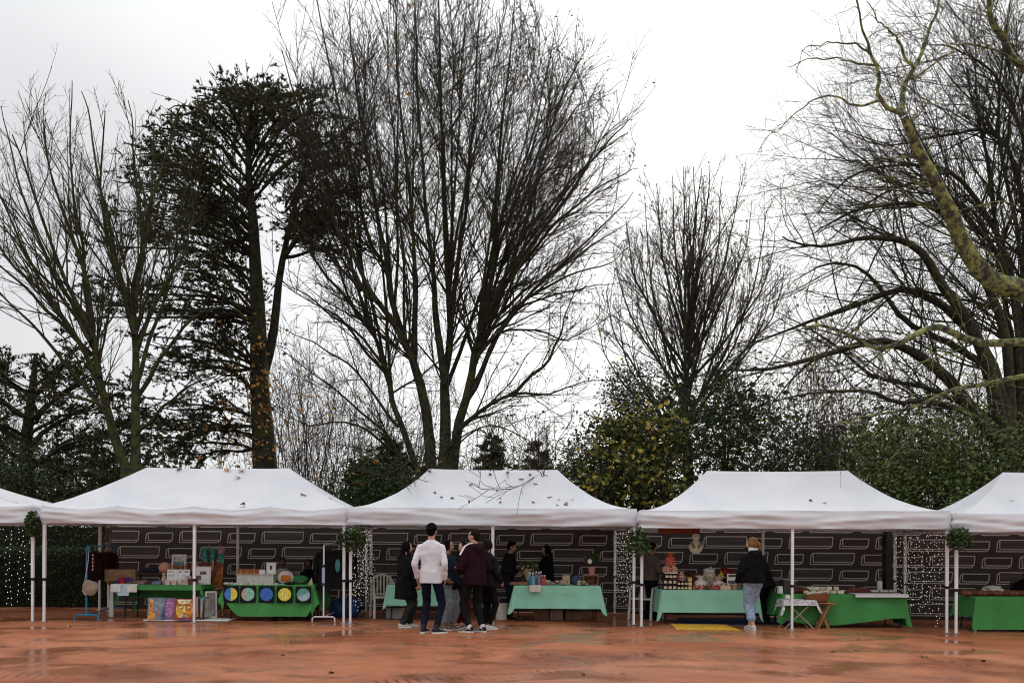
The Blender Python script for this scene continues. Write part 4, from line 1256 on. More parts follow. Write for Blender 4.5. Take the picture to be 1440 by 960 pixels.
def potplant(r):
    MB().lathe([(.05, 0), (.055, .01), (.072, .14), (.078, .145), (.078, .165), (.06, .165)], n=14).build('pot', flat('pink_pot', (.52, .26, .27)), r, smooth=True)
    C = rand_unit(150) * (rng.uniform(.3, 1, 150) ** .5)[:, None] * np.array([.19, .13, .12]) + np.array([0, 0, .30])
    V, F = leaf_quads(C, .085, .3, .5)
    np_mesh('foliage', V, F, M_leafdark, r, smooth=False, attrs={'tint': tints(150)})
    MB().ell((-.05, -.12, .27), (.045, .02, .05), 12, 8).build('flower', flat('white_petal', (.75, .73, .7)), r, smooth=True)
put('pot_plant', 'leafy plant in a pink pot with one white flower on the wooden crate', 'pot plant', on(S2, 832, 17.72) + Vector((0, 0, .20)), potplant)
# flowers wrapped in front of the sellers
def bouquet(r):
    MB().lathe([(.03, 0), (.07, .16), (.09, .2)], n=12).build('wrap', flat('kraft_wrap', (.45, .30, .16)), r, smooth=True)
    C = rand_unit(90) * (rng.uniform(.2, 1, 90) ** .5)[:, None] * np.array([.2, .12, .13]) + np.array([0, 0, .26])
    V, F = leaf_quads(C, .12, .3, .28)
    np_mesh('foliage', V, F, M_leafdark, r, smooth=False, attrs={'tint': np.clip(tints(90) + .3, 0, 1)})
    for k in range(7): MB().ell((-.1 + .03 * k, -.08 + .02 * (k % 3), .22 + .05 * math.sin(k * 2)), .02, 8, 6).build('flower', flat('yellow_petal' if k % 2 else 'cream_petal', (.55, .35, .04) if k % 2 else (.5, .47, .4)), r, smooth=True)
put('bouquet', 'bunch of long leaves and yellow flowers between the two sellers', 'bouquet', on(S2, 741, 17.95) + Vector((0, 0, .10)), bouquet)
solid('plinth_box', 'dark box under the bunch of flowers', 'box', MB().box((0, 0, .05), (.2, .16, .1)), M_darkwood, on(S2, 741, 17.95), bevel=.005)
solid('white_bucket', 'white bucket on the ground left of the bottle table', 'bucket', MB().lathe([(.11, 0), (.135, .30), (.145, .30), (.145, .32), (.12, .32)], n=16), M_plastic, PX(705, 17.9), smooth=True)
for k, (px, w, h_, c_, lb) in enumerate([(762, .3, .22, (.16, .08, .045), 'brown crate under the bottle table, left of three'), (782, .26, .2, (.25, .17, .12), 'tan carton under the bottle table, in the middle'), (805, .34, .18, (.18, .10, .07), 'flat brown carton under the bottle table, right of three')]):
    solid('carton', lb, 'carton', MB().box((0, 0, h_ / 2), (w, .3, h_)), mat('carton_%d' % k, c_, .8, .25), PX(px, 18.0), R(6 * k - 5), bevel=.006)

# ---------------- jam stall
DJ = 17.3
c3, W3, d3, z3 = table('table under a mint cloth with jam jars and wrapped gifts', 930, 1066, DJ, .655)
table_cloth('mint green cloth of the jam table hanging to a point at both ends', c3, W3, d3, z3, (.43, .46, .3, .44), M_mint, corner=.28, fold=.012, flare=.06, seed=8)
S3 = Spot(z3)
M_lid = flat('dark_lid', (.02, .018, .018), .4)
M_gold = flat('gold_lid', (.45, .30, .08), .4)
def jar(label, loc, h, rad, body, lidm, labm, grp):
    r = thing('jam_jar', label, 'jar', loc, 0, grp)
    MB().lathe([(rad * .9, 0), (rad, .008), (rad, h * .72), (rad * .85, h * .8)], n=12).build('glass', body, r, smooth=True)
    MB().lathe([(rad * .93, h * .8), (rad * .95, h)], n=12).build('lid', lidm, r)
    n = 5
    mb = MB()
    for k in range(n):
        a0, a1 = R(-90 - 48 + 96 * k / n), R(-90 - 48 + 96 * (k + 1) / n)
        q = rad * 1.02
        mb.poly([(q * math.cos(a0), q * math.sin(a0), h * .16), (q * math.cos(a1), q * math.sin(a1), h * .16), (q * math.cos(a1), q * math.sin(a1), h * .62), (q * math.cos(a0), q * math.sin(a0), h * .62)])
    mb.build('label', labm, r)
Mdj = mat('dark_jam', (.03, .008, .012), .2, .3, spec=.6)
Mlab = flat('cream_label', (.72, .62, .46))
jl = 'dark jam jar with a cream label in the stepped stack'
for tier, (n, x0, stp, dz, D_) in enumerate([(3, 937, 6.5, 0, 17.40), (3, 937, 6.5, .105, 17.44), (3, 939, 5.5, .21, 17.5)]):
    for k in range(n):
        jar(jl, on(S3, x0 + stp * k - 1.5, D_) + Vector((0, 0, dz)), .10, .041, Mdj, M_lid, Mlab, 'dark jam jars stacked on the jam table')
for k, D_ in enumerate((17.55, 17.65)):
    jar('dark jam jar, label coloured dark as if shaded, left end of the stack', on(S3, 930 - 2 * k, D_), .10, .041, Mdj, M_lid, M_ink, 'shaded jars at the left end')  # label takes a dark colour to stand for shade
for tier in range(2):
    for k in range(3): jar('smaller dark jar with a yellow label beside the stack', on(S3, 954.5 + 5 * k, 17.38) + Vector((0, 0, .085 * tier)), .08, .033, Mdj, M_lid, flat('yellow_label', (.72, .58, .28)), 'smaller jars with yellow labels')
for k in range(3): jar(['lowest honey jar with a gold lid', 'middle honey jar with a gold lid', 'topmost honey jar with a gold lid'][k], on(S3, 970, 17.40) + Vector((0, 0, .082 * k)), .08, .045, mat('honey', (.42, .24, .05), .25, .2, spec=.6), M_gold, Mlab, 'stack of honey jars')
solid('lid_tray', 'white tray on top of the stepped jar stack', 'tray', MB().box((0, 0, .01), (.26, .14, .025)), flat('pale_tray', (.7, .62, .5)), on(S3, 943, 17.5) + Vector((0, 0, .312)), bevel=.005)
M_redprint = mat('red_white_print', (.42, .03, .02), .5, .2, 45, c2=(.70, .60, .52), ramp=(.48, .56))
def giftbag(label, loc, w, h, m, tie, rz=0):
    r = thing('gift_bag', label, 'gift', loc, rz, None)
    mb = MB()
    n = 16
    rows = [(0, 1), (.25, 1.05), (.6, .95), (.72, .45), (.78, .32), (.84, .5), (1.0, .85)]
    vs, fs = [], []
    for (t, q) in rows:
        for k in range(n):
            a = 2 * PI * k / n
            jt = 1 + (.12 * math.sin(k * 5.3 + t * 9) if t > .5 else 0)
            vs.append((w / 2 * q * jt * math.cos(a), w / 2.6 * q * jt * math.sin(a), t * h))
    for i in range(len(rows) - 1):
        for k in range(n): fs.append((i * n + k, i * n + (k + 1) % n, (i + 1) * n + (k + 1) % n, (i + 1) * n + k))
    fs.append(tuple(range(n)))
    mb._add(vs, fs)
    mb.build('bag', m, r, smooth=True)
    MB().lathe([(w * .17, h * .755), (w * .19, h * .785), (w * .17, h * .81)], n=12).build('ribbon', tie, r, smooth=True)
zt = Vector((0, 0, .338))
giftbag('lower red and white printed gift bag on the tray', on(S3, 939.5, 17.55) + zt, .24, .17, M_redprint, flat('red_ribbon', (.5, .03, .03)))
giftbag('red and white printed gift bag beside it on the tray', on(S3, 946, 17.5) + zt, .18, .16, M_redprint, flat('white_ribbon', (.7, .68, .65)))
giftbag('topmost orange red gift bag crowning the stack', on(S3, 942, 17.53) + zt + Vector((0, 0, .13)), .20, .24, mat('orange_red_print', (.45, .05, .03), .5, .2, 40, c2=(.60, .17, .10)), flat('red_ribbon', (.5, .03, .03)))
giftbag('small red gift bag tied with a white ribbon behind the small jars', on(S3, 958, 17.6) + Vector((0, 0, .165)), .16, .19, M_redprint, flat('white_ribbon', (.7, .68, .65)))
solid('gift_step', 'black step at the back of the small jars', 'step', MB().box((0, 0, .08), (.3, .1, .16)), M_black, on(S3, 960, 17.6), bevel=.004)
M_cello = mat('cellophane', (.55, .53, .48), .2, .25, 30, spec=.7, c2=(.75, .72, .66))
giftbag('clear wrapped cream gift near the glass jar', on(S3, 985, 17.5), .26, .27, M_cello, flat('white_ribbon', (.7, .68, .65)))
giftbag('clear wrapped pinkish gift right of the glass jar', on(S3, 1010, 17.5), .24, .25, mat('pink_cello', (.52, .40, .42), .25, .25, 30, c2=(.7, .58, .58)), flat('pink_ribbon', (.55, .2, .25)))
M_candy = mat('mixed_sweets', (.34, .22, .13), .4, .3, 60, c2=(.68, .60, .48), ramp=(.4, .6))
put('sweet_jar', 'tall glass jar of mixed sweets with a white lid', 'jar', on(S3, 997, 17.75), lambda r: (
    MB().lathe([(.10, 0), (.125, .02), (.125, .30), (.10, .34)], n=18).build('glass', M_candy, r, smooth=True), MB().lathe([(.11, .335), (.115, .39)], n=18).build('lid', flat('white_lid', (.6, .58, .54)), r), MB().ell((.03, 0, .42), .022, 10, 8).build('knob', flat('white_lid', (.6, .58, .54)), r, smooth=True)))
solid('wicker_basket', 'brown wicker basket at the back of the jam table', 'basket', MB().lathe([(.12, 0), (.15, .12), (.16, .13), (.13, .13)], n=18), mat('wicker', (.16, .06, .03), .7, .4, 60, .8, 120), on(S3, 979, 17.9) + Vector((0, 0, .17)), smooth=True)
solid('basket_step', 'dark box under the wicker basket', 'box', MB().box((0, 0, .085), (.3, .16, .17)), M_darkwood, on(S3, 979, 17.9), bevel=.004)
def redbow(r):
    C = rand_unit(130) * (rng.uniform(.4, 1, 130) ** .5)[:, None] * np.array([.15, .08, .17]) + np.array([.06, 0, .22])
    V, F = leaf_quads(C, .10, .2, .6)
    np_mesh('petals', V, F, mat('red_petal', (.16, .008, .010), .55, attr='tint', c2=(.42, .03, .025), ramp=(0, 1)), r, smooth=False, attrs={'tint': tints(130)})
    for (x, z) in ((-.08, .2), (-.04, .24), (-.02, .18), (-.05, .16)): MB().ell((x, -.09, z), (.04, .025, .035), 10, 8).build('yellow_ball', flat('yellow_bauble', (.55, .46, .04)), r, smooth=True)
    MB().ell((-.05, -.09, .29), (.022, .02, .022), 10, 8).build('orange_top', flat('orange_bauble', (.55, .25, .06)), r, smooth=True)
    MB().lathe([(.07, 0), (.09, .10), (.08, .10)], n=14).build('pot', flat('brown_pot', (.10, .05, .03)), r, smooth=True)
put('poinsettia', 'red potted plant with yellow ornaments behind the wrapped gifts', 'pot plant', on(S3, 1016, 17.8) + Vector((0, 0, .05)), redbow)
Mball = [flat('red_sweet', (.42, .03, .02)), flat('pink_sweet', (.50, .16, .13)), flat('green_sweet', (.05, .09, .05)), flat('cream_sweet', (.66, .54, .40))]
for k in range(9):
    px = 977 + k * 5.6
    r = thing('sweet_bag', 'small clear bag of red and pink sweets in the front row', 'sweets', on(S3, px, 17.38), 0, 'small bags of sweets along the front')
    for j in range(5): MB().ell((random.uniform(-.03, .03), random.uniform(-.02, .02), .025 + .025 * (j % 3)), .024, 8, 6).build('sweet', Mball[(k + (j % 2)) % 2 if k not in (3, 7) else 2 + (k == 7)], r, smooth=True)
r = put('price_sign', 'small white sign with black heading and dark picture', 'sign', on(S3, 1029.5, 17.5) + Vector((0, 0, .095)), lambda r: (
    MB().box((0, 0, .11), (.20, .012, .21)).build('board', M_paper, r), MB().box((0, -.0075, .175), (.15, .002, .05)).box((0, -.0075, .05), (.16, .002, .07)).build('print', M_ink, r)))
for k in range(2): solid('tan_box', ['tan wooden box under the white sign, left one', 'tan wooden box under the white sign, right one'][k], 'box', MB().box((0, 0, .045), (.082, .09, .09)), mat('tan_box', (.42, .22, .09), .6, .2), on(S3, 1025.5 + 6.4 * k, 17.45), bevel=.004)
solid('scale', 'grey weighing scale behind the white sign', 'scale', MB().box((0, 0, .14), (.16, .12, .28), taper=.8).box((0, -.05, .27), (.18, .14, .02)), flat('grey_enamel', (.20, .18, .16)), on(S3, 1036, 17.75), bevel=.012)
for k, (px, w) in enumerate([(1018, .14), (1024, .10)]): giftbag(['pale bag of biscuits near the white sign', 'cream bag of biscuits beside the tan boxes'][k], on(S3, px, 17.36), w, .13, mat('biscuit_%d' % k, (.60, .50, .36), .4, .25, 40), flat('white_ribbon', (.7, .68, .65)))
# snowman hanging from the canopy
ps = P3(978.5, 769, 17.4)
put('hanging_snowman', 'white snowman ornament with green ribbons hanging over the jam table', 'ornament', ps, lambda r: (
    MB().ell((0, 0, 0), (.135, .05, .13), 22, 14).build('body', flat('white_felt', (.52, .50, .45)), r, smooth=True),
    MB().ell((0, 0, .20), (.075, .045, .085), 18, 12).build('head', flat('white_felt', (.52, .50, .45)), r, smooth=True),
    [MB().box((s * .07, -.052, .045), (.05, .012, .14), Matrix.Rotation(s * .55, 3, 'Y')).build('ribbon', flat('olive_ribbon', (.12, .15, .03)), r, bevel=.004) for s in (-1, 1)],
    MB().lathe([(.09, .265), (.09, .28), (.06, .28), (.055, .34), (.0, .345)], n=16).build('hat', cloth('brown_felt', (.13, .05, .025)), r, smooth=True),
    [MB().ell((s * .028, -.046, .215), (.008, .006, .008), 8, 6).build('eye', M_black, r, smooth=True) for s in (-1, 1)],
    MB().path([(0, 0, .34), (0, 0, .46)], .004, n=4).build('string', M_rope, r)))
pr = P3(955, 745, 18.2)
put('red_pennant', 'reddish brown cloth strip hanging under the eave over the jam table', 'cloth', pr, lambda r: (
    MB().box((0, 0, 0), (.85, .015, .14)).build('strip', cloth('rust_cloth', (.22, .06, .03)), r, bevel=.004), MB().path([(-.42, 0, .07), (-.42, 0, .2)], .004, n=4).path([(.42, 0, .07), (.42, 0, .2)], .004, n=4).build('string', M_rope, r)))
# yellow mat and blue tarpaulin
def groundsheet(name, label, cat, pts, m, th=.008):
    mb = MB()
    V = [PX(x, 1890 / (y - 765 - ROLL * (x - 720))) for (x, y) in pts]
    c_ = sum(V, Vector()) / len(V)
    n = len(V)
    vs = [(v.x - c_.x, v.y - c_.y, v.z - c_.z + .004) for v in V] + [(v.x - c_.x, v.y - c_.y, v.z - c_.z + .004 + th) for v in V]
    mb._add(vs, [tuple(range(n)), tuple(range(2 * n - 1, n - 1, -1))] + [(k, (k + 1) % n, n + (k + 1) % n, n + k) for k in range(n)])
    return solid(name, label, cat, mb, m, c_)
groundsheet('yellow_mat', 'yellow mat lying on the clay in front of the jam table', 'mat', [(943, 876.5), (952, 884.5), (1041, 884.5), (1020, 877)], mat('yellow_mat', (.60, .34, .03), .7, .2, 9, .5, 60), .015)
groundsheet('blue_tarpaulin', 'blue tarpaulin spread under the jam table', 'tarpaulin', [(948, 876), (1022, 876.5), (1110, 875), (1118, 867), (955, 867)], mat('blue_tarp', (.010, .045, .12), .5, .3, 9, .4, 30), .006)

# ---------------- stall with the two small folding stands
DG = 17.0
c4, W4, d4, z4 = table('table under a green cloth with cheeses and cured meats', 1100, 1273, DG, .62, .8)
hemG = lambda f: .52 + .06 * math.sin(f * 5) - .06 * max(0, f - .62) - .16 * max(0, .3 - f)
table_cloth('long green cloth gathered in slanting folds on the cheese table', c4, W4, d4, z4, (.56, .60, .3, .42), M_green, corner=.06, fold=.035, flare=.09, freq=4.2, seed=6, hem=hemG, crease=False)
S4 = Spot(z4)
solid('white_cover', 'white paper cover on the right end of the cheese table', 'paper', sheet(1.02, .55, .055, seed=6.0), flat('white_cover', (.68, .68, .70)), on(S4, 1237, DG) + Vector((0, -.10, .006)), R(1))
put('dark_crate', 'tall dark crate with a pale open lid at the left of the cheese table', 'crate', on(S4, 1108, 17.3), lambda r: (
    MB().box((0, 0, .12), (.24, .26, .24)).build('body', flat('dark_crate_paint', (.045, .040, .038)), r, bevel=.006), MB().box((0, .0, .26), (.26, .28, .018), Matrix.Rotation(R(9), 3, 'Y')).build('lid', flat('grey_lid', (.34, .33, .31)), r)))
solid('paper_bag', 'white paper bag at the left corner of the cheese table', 'bag', MB().box((0, 0, .07), (.09, .07, .14), taper=.85), M_paper, on(S4, 1097, 17.2), R(12), bevel=.006)
r0 = random.Random(4)
ck = [(.62, .55, .38), (.66, .62, .52), (.58, .48, .30), (.68, .66, .60)]
n_c = 0
for row, (D_, dz) in enumerate([(17.25, 0), (17.4, .0), (17.4, .065)]):
    for k in range(6 if row < 2 else 5):
        px = 1133 + k * 9.6 + row * 2
        solid('cheese_pack', ['wrapped cheese in the front row of the cheese table', 'wrapped cheese in the second row of the cheese table', 'wrapped cheese on top of the second row'][row], 'cheese', MB().box((0, 0, .032), (r0.uniform(.09, .13), .10, r0.uniform(.05, .07))), mat('cheese_%d' % (n_c % 4), ck[n_c % 4], .6, .15, 12), on(S4, px, D_) + Vector((0, 0, dz)), r0.uniform(-.3, .3), ['front row of cheeses', 'second row of cheeses', 'upper row of cheeses'][row], bevel=.008)
        n_c += 1
for k in range(7):
    solid('cured_sausage', 'dark cured sausage in the heap on the cheese table', 'sausage', MB().path([(-.13, 0, .03), (-.05, .01, .035 + .012 * (k % 3)), (.06, .015, .04), (.13, -.01, .03)], [.015, .026, .026, .014], n=8), mat('cured_%d' % (k % 2), [(.10, .022, .014), (.16, .05, .03)][k % 2], .5, .4, 40), on(S4, 1197 + k * 3.4, 17.28 + .05 * (k % 3)) + Vector((0, 0, .02 * (k % 3))), random.uniform(-.7, .7), 'heap of cured sausages', smooth=True)
for k in range(4):
    solid('dark_ham', 'dark cured piece at the left behind the pole', 'ham', rumple((0, 0, .05), (.09, .06, .055), seed=k + 20.0), mat('cured_0', (.10, .022, .014), .5, .4, 40), on(S4, 1119 + k * 5, 17.3 + .05 * (k % 2)), smooth=True, group='dark cured pieces at the left')
for k in range(3):
    r = put('plastic_tray', ['clear tray of dark fruit, left of three on the white cover', 'clear tray of dark fruit, middle of three on the white cover', 'clear tray of dark fruit, right of three on the white cover'][k], 'tray', on(S4, 1229 + 12.5 * k, 17.35), lambda r: (
        MB().box((0, 0, .015), (.17, .14, .03)).build('contents', flat('dark_fruit', (.12, .02, .02)), r), MB().box((0, 0, .055), (.16, .13, .045), taper=.85).build('cover', flat('clear_cover', (.36, .36, .33), .2), r, bevel=.008)))
solid('white_jug', 'white jug standing behind the clear trays', 'jug', MB().lathe([(.045, 0), (.05, .02), (.05, .14), (.04, .17), (.045, .18)], n=14), flat('white_enamel', (.66, .64, .6)), on(S4, 1237, 17.6) + Vector((0, 0, .06)), smooth=True)
solid('jug_box', 'white low box under the white jug', 'box', MB().box((0, 0, .03), (.3, .12, .06)), M_plastic, on(S4, 1237, 17.6), bevel=.004)
# folding tray stand with a patterned cloth
pt = PX(1120, 16.75)
ft = thing('folding_stand', 'light folding stand carrying the patterned white cloth', 'folding stand', pt)
hT = .50
for sy in (-.18, .18):
    MB().bar((-.28, sy, 0), (.24, sy, hT), .014, n=6).build('leg', mat('grey_wood', (.30, .25, .18), .6, .2), ft)
    MB().bar((.28, sy + .03, 0), (-.24, sy + .03, hT), .014, n=6).build('leg', mat('grey_wood', (.30, .25, .18), .6, .2), ft)
MB().box((0, 0, hT + .012), (.56, .42, .02)).build('top', mat('grey_wood', (.30, .25, .18), .6, .2), ft, bevel=.004)
table_cloth('white cloth with a grey pattern draped on the folding stand', Vector((pt.x, pt.y, 0)), .58, .44, pt.z + hT + .03, (.10, .10, .10, .14), mat('patterned_cloth', (.22, .20, .27), .8, .2, 34, c2=(.66, .65, .68), ramp=(.38, .5)), corner=1.0, fold=.015, flare=.02, seed=4, crease=False)
solid('rolled_napkin', 'rolled white napkin on the patterned cloth', 'napkin', rumple((0, 0, .04), (.05, .05, .045), seed=31.0), M_paper, (pt.x - .2, pt.y - .1, pt.z + hT + .04), smooth=True)
# wooden folding stool with a basket
pw = PX(1157, 16.75)
fs_ = thing('folding_stool', 'brown wooden folding stool carrying the wicker bowl', 'stool', pw, R(-12))
Mw = mat('stool_wood', (.30, .14, .055), .5, .3, 14)
hS = .47
for sy in (-.15, .15):
    MB().box((-.0, sy, hS / 2), (.035, .022, hS * 1.12), Matrix.Rotation(R(24), 3, 'Y')).build('leg', Mw, fs_)
    MB().box((.0, sy + .028, hS / 2), (.035, .022, hS * 1.12), Matrix.Rotation(R(-24), 3, 'Y')).build('leg', Mw, fs_)
MB().bar((.12, -.15, .12), (.12, .17, .12), .012, n=6).build('stretcher', Mw, fs_)
MB().bar((-.12, -.15, .12), (-.12, .17, .12), .012, n=6).build('stretcher', Mw, fs_)
for k in range(5): MB().box((0, -.17 + .085 * k, hS + .012), (.44, .07, .02)).build('slat', Mw, fs_)
put('wicker_bowl', 'shallow wicker bowl of pale sticks on the folding stool', 'basket', (pw.x - .12, pw.y, pw.z + hS + .024), lambda r: (
    MB().lathe([(.15, 0), (.21, .04), (.235, .13), (.25, .15), (.22, .15), (.14, .04)], n=22).build('bowl', mat('wicker_tan', (.30, .13, .06), .7, .4, 60, .8, 120), r, smooth=True),
    [MB().bar((-.22 + .02 * k, -.1 + .03 * (k % 5), .15 + .01 * (k % 3)), (.16 + .012 * k, .05 - .02 * (k % 4), .17 + .012 * (k % 4)), .012, n=5).build('stick', flat('pale_stick', (.50, .44, .34)), r) for k in range(8)]))

# ---------------- green table at the right edge
D5 = 16.6
c5, W5, d5, z5 = table('table under a green cloth cut off by the right edge', 1372, 1520, D5, .64, .75)
table_cloth('plain green cloth with a folded corner on the table at the right edge', c5, W5, d5, z5, (.60, .55, .3, .38), M_green, corner=.18, fold=.012, flare=.05, seed=7, crease=False)
S5 = Spot(z5)
for k in range(8):
    solid('brown_loaf', 'brown loaf in the row along the green table at the right edge', 'bread', MB().ell((0, 0, .05), (.11, .09, .06), 14, 9), mat('loaf_%d' % (k % 2), [(.17, .055, .03), (.12, .04, .025)][k % 2], .6, .35, 25, .4, 60), on(S5, 1359 + 11 * k, 16.85 + .06 * (k % 2)), smooth=True, group='brown loaves in a row')
solid('white_heap', 'heap of white wrapped sweets on the loaves table', 'sweets', rumple((0, 0, .07), (.20, .10, .08), amp=.5, seed=17.0, sc=18), mat('white_heap', (.45, .42, .36), .7, .3, 40), on(S5, 1396, 16.95) + Vector((0, 0, .04)), smooth=True)

# ------------------------------------------------------------------ people
M_skin = [mat('skin_light', (0.48, 0.27, 0.19), 0.55, .08, 20), mat('skin_tan', (0.30, 0.16, 0.10), 0.55, .08, 20), mat('skin_deep', (0.10, 0.05, 0.03), 0.55, .1, 20)]
M_eye = flat('eye_white', (.7, .68, .66), .3, .03)
M_iris = flat('iris', (.03, .02, .015), .3, .1)
M_lip = flat('lip', (.36, .13, .11), .5, .1)

def ik(a, t, l1, l2, pole):
    d = t - a
    L = min(d.length, (l1 + l2) * .999)
    u = d.normalized()
    x = (l1 * l1 - l2 * l2 + L * L) / (2 * L)
    hgt = math.sqrt(max(0, l1 * l1 - x * x))
    p = Vector(pole)
    p = (p - u * p.dot(u)).normalized()
    return a + u * x + p * hgt, a + u * L

def cap(mb, a, b, ra, rb, n=12, bul=0.0):
    """tapered limb with rounded ends"""
    a, b = Vector(a), Vector(b)
    u = (b - a).normalized()
    L = (b - a).length
    pts, rs = [], []
    for k in range(4):
        th = PI / 2 * (1 - k / 4)
        pts.append(a - u * ra * math.sin(th)); rs.append(max(.0015, ra * math.cos(th)))
    for k in range(5):
        f = k / 4
        pts.append(a + u * L * f); rs.append(ra + (rb - ra) * f + bul * math.sin(PI * min(1, f * 1.4)))
    for k in range(1, 5):
        th = PI / 2 * k / 4
        pts.append(b + u * rb * math.sin(th)); rs.append(max(.0015, rb * math.cos(th)))
    mb.path(pts, rs, n=n)

def loft(mb, secs, n=18, f=None, power=2.4):
    """secs: (center, half width, half depth) as a closed body of super-ellipse rings"""
    vs, fs = [], []
    for (c, hw, hd) in secs:
        c = Vector(c)
        for k in range(n):
            a = 2 * PI * k / n
            ca, sa = math.cos(a), math.sin(a)
            p = Vector((hw * math.copysign(abs(ca) ** (2 / power), ca), hd * math.copysign(abs(sa) ** (2 / power), sa), 0))
            q = c + p
            vs.append(f(q) if f else q)
    m = len(secs)
    for i in range(m - 1):
        for k in range(n):
            k2 = (k + 1) % n
            fs.append((i * n + k, i * n + k2, (i + 1) * n + k2, (i + 1) * n + k))
    fs.append(tuple(range(n - 1, -1, -1)))
    fs.append(tuple((m - 1) * n + k for k in range(n)))
    mb._add(vs, fs)

def person(label, loc, rz, h, skin=0, lean=0.0, hip_z=None, feet=((-.09, .0), (.09, .0)), fyaw=(.12, -.12), hands=((-.23, .02, .46), (.23, .02, .46)), hand_pole=(0, -1, -.3),
           head_yaw=0.0, head_pitch=0.0, top=None, hem=.50, top_loose=.028, coat_flare=0.0, hood=False, trousers=None, cuff=.06, leg_loose=.018, shoe=None, sole=None, hair='short', hair_m=None,
           cap_m=None, female=False, stripes=False, sock=None, collar=None, group=None, body_wide=1.0, shoe_stripe=False):
    r = thing('person', label, 'person', loc, rz, group)
    k = h / 1.75
    HZ = hip_z if hip_z else .525 * h
    hipc = Vector((0, 0, HZ))
    Rl = Matrix.Rotation(-lean, 3, 'X')
    def T(p): return hipc + Rl @ (Vector(p) - Vector((0, 0, .525 * h)))     # the upper body leans about the hips
    sw = (.150 if female else .172) * k * body_wide
    sh = {s: T((s * sw, -.005, .787 * h)) for s in (-1, 1)}
    l1, l2 = .172 * h, .150 * h
    arms = {}
    for i, s in ((0, -1), (1, 1)):
        tgt = Vector((hands[i][0] * k, hands[i][1] * k, hands[i][2] * h))
        pole = (s * .5 + hand_pole[0] * s, hand_pole[1], hand_pole[2])
        el, wr = ik(sh[s], tgt, l1, l2, pole)
        arms[s] = (sh[s], el, wr)
    legs = {}
    t1, t2 = .245 * h, .235 * h
    for i, s in ((0, -1), (1, 1)):
        hp = hipc + Vector((s * .088 * k, 0, -.02 * h))
        an = Vector((feet[i][0] * k, feet[i][1] * k - .03 * k, .052 * h))
        kn, an = ik(hp, an, t1, t2, (s * .08 + math.sin(-fyaw[i]) * .6, 1, .0))
        legs[s] = (hp, kn, an)
    # --- body, one continuous skin
    B = MB()
    wq = .9 if female else 1.0
    loft(B, [((0, 0, .475 * h), .12 * k, .09 * k), ((0, -.01, .53 * h), .155 * k, .105 * k), ((0, 0, .61 * h), .125 * k * wq, .09 * k), ((0, .005, .72 * h), .15 * k * wq, .105 * k), ((0, -.005, .79 * h), .165 * k * wq, .085 * k), ((0, -.01, .825 * h), .09 * k, .06 * k)], f=T)
    nk = T((0, -.005, .81 * h))
    hc0 = Vector((0, .022 * k, .928 * h))
    Rh = Matrix.Rotation(head_yaw, 3, 'Z') @ Matrix.Rotation(head_pitch, 3, 'X')
    npv = Vector((0, 0, .86 * h))
    def TH(p): return T(npv + Rh @ (Vector(p) - npv))
    cap(B, nk, TH((0, .005 * k, .885 * h)), .058 * k, .052 * k)
    def EH(c, rr, n=16, m=12):
        t = MB().ell(c, rr, n, m)
        t.v = [TH(v) for v in t.v]
        B._add(t.v, t.f)
    hx, hy, hz = 0, hc0.y, hc0.z
    EH((0, hy - .008 * k, hz + .012 * k), (.074 * k, .094 * k, .098 * k))           # skull
    EH((0, hy + .022 * k, hz - .045 * k), (.056 * k, .062 * k, .072 * k))           # face and jaw
    EH((0, hy + .048 * k, hz - .088 * k), (.028 * k, .026 * k, .022 * k), 10, 8)    # chin
    EH((0, hy + .092 * k, hz - .030 * k), (.014 * k, .020 * k, .026 * k), 10, 8)    # nose
    EH((0, hy + .066 * k, hz + .020 * k), (.050 * k, .022 * k, .016 * k), 12, 8)    # brow
    for s in (-1, 1): EH((s * .074 * k, hy - .008 * k, hz - .018 * k), (.012 * k, .020 * k, .032 * k), 10, 8)
    for s in (-1, 1):
        a, e, w = arms[s]
        cap(B, a + (e - a).normalized() * .03 * k, e, .042 * k, .040 * k)
        cap(B, e, w, .040 * k, .028 * k, bul=.003 * k)
        d = (w - e).normalized()
        side = Vector((-s, 0, 0)) - d * Vector((-s, 0, 0)).dot(d)
        side = side.normalized() if side.length > .1 else Vector((0, 1, 0))
        thumbd = Vector((0, 1, 0)) - d * d.y
        thumbd = thumbd.normalized() if thumbd.length > .2 else Vector((0, 0, 1))
        palm_n = d.cross(thumbd).normalized()
        if palm_n.dot(Vector((-s, 0, 0))) < 0: palm_n = -palm_n
        pc = w + d * .048 * k
        for q in np.linspace(-.028, .028, 4): cap(B, w + d * .008 + thumbd * q * .5 * k, w + d * .085 * k + thumbd * q * k, .016 * k, .0125 * k, 8)
        for j, q in enumerate((.033, .012, -.010, -.031)):
            L = (.072, .080, .076, .060)[j] * k
            b0 = w + d * .085 * k + thumbd * q * k
            b1 = b0 + (d * .92 + palm_n * .38).normalized() * L * .5
            b2 = b1 + (d * .55 + palm_n * .84).normalized() * L * .5
            cap(B, b0, b1, .0098 * k, .0092 * k, 7)
            cap(B, b1, b2, .0092 * k, .0080 * k, 7)
        t0 = w + d * .03 * k + thumbd * .028 * k
        t1_ = t0 + (thumbd * .75 + d * .6 + palm_n * .3).normalized() * .045 * k
        cap(B, t0, t1_, .0135 * k, .011 * k, 7)
        cap(B, t1_, t1_ + (d * .9 + thumbd * .2 + palm_n * .4).normalized() * .032 * k, .0105 * k, .009 * k, 7)
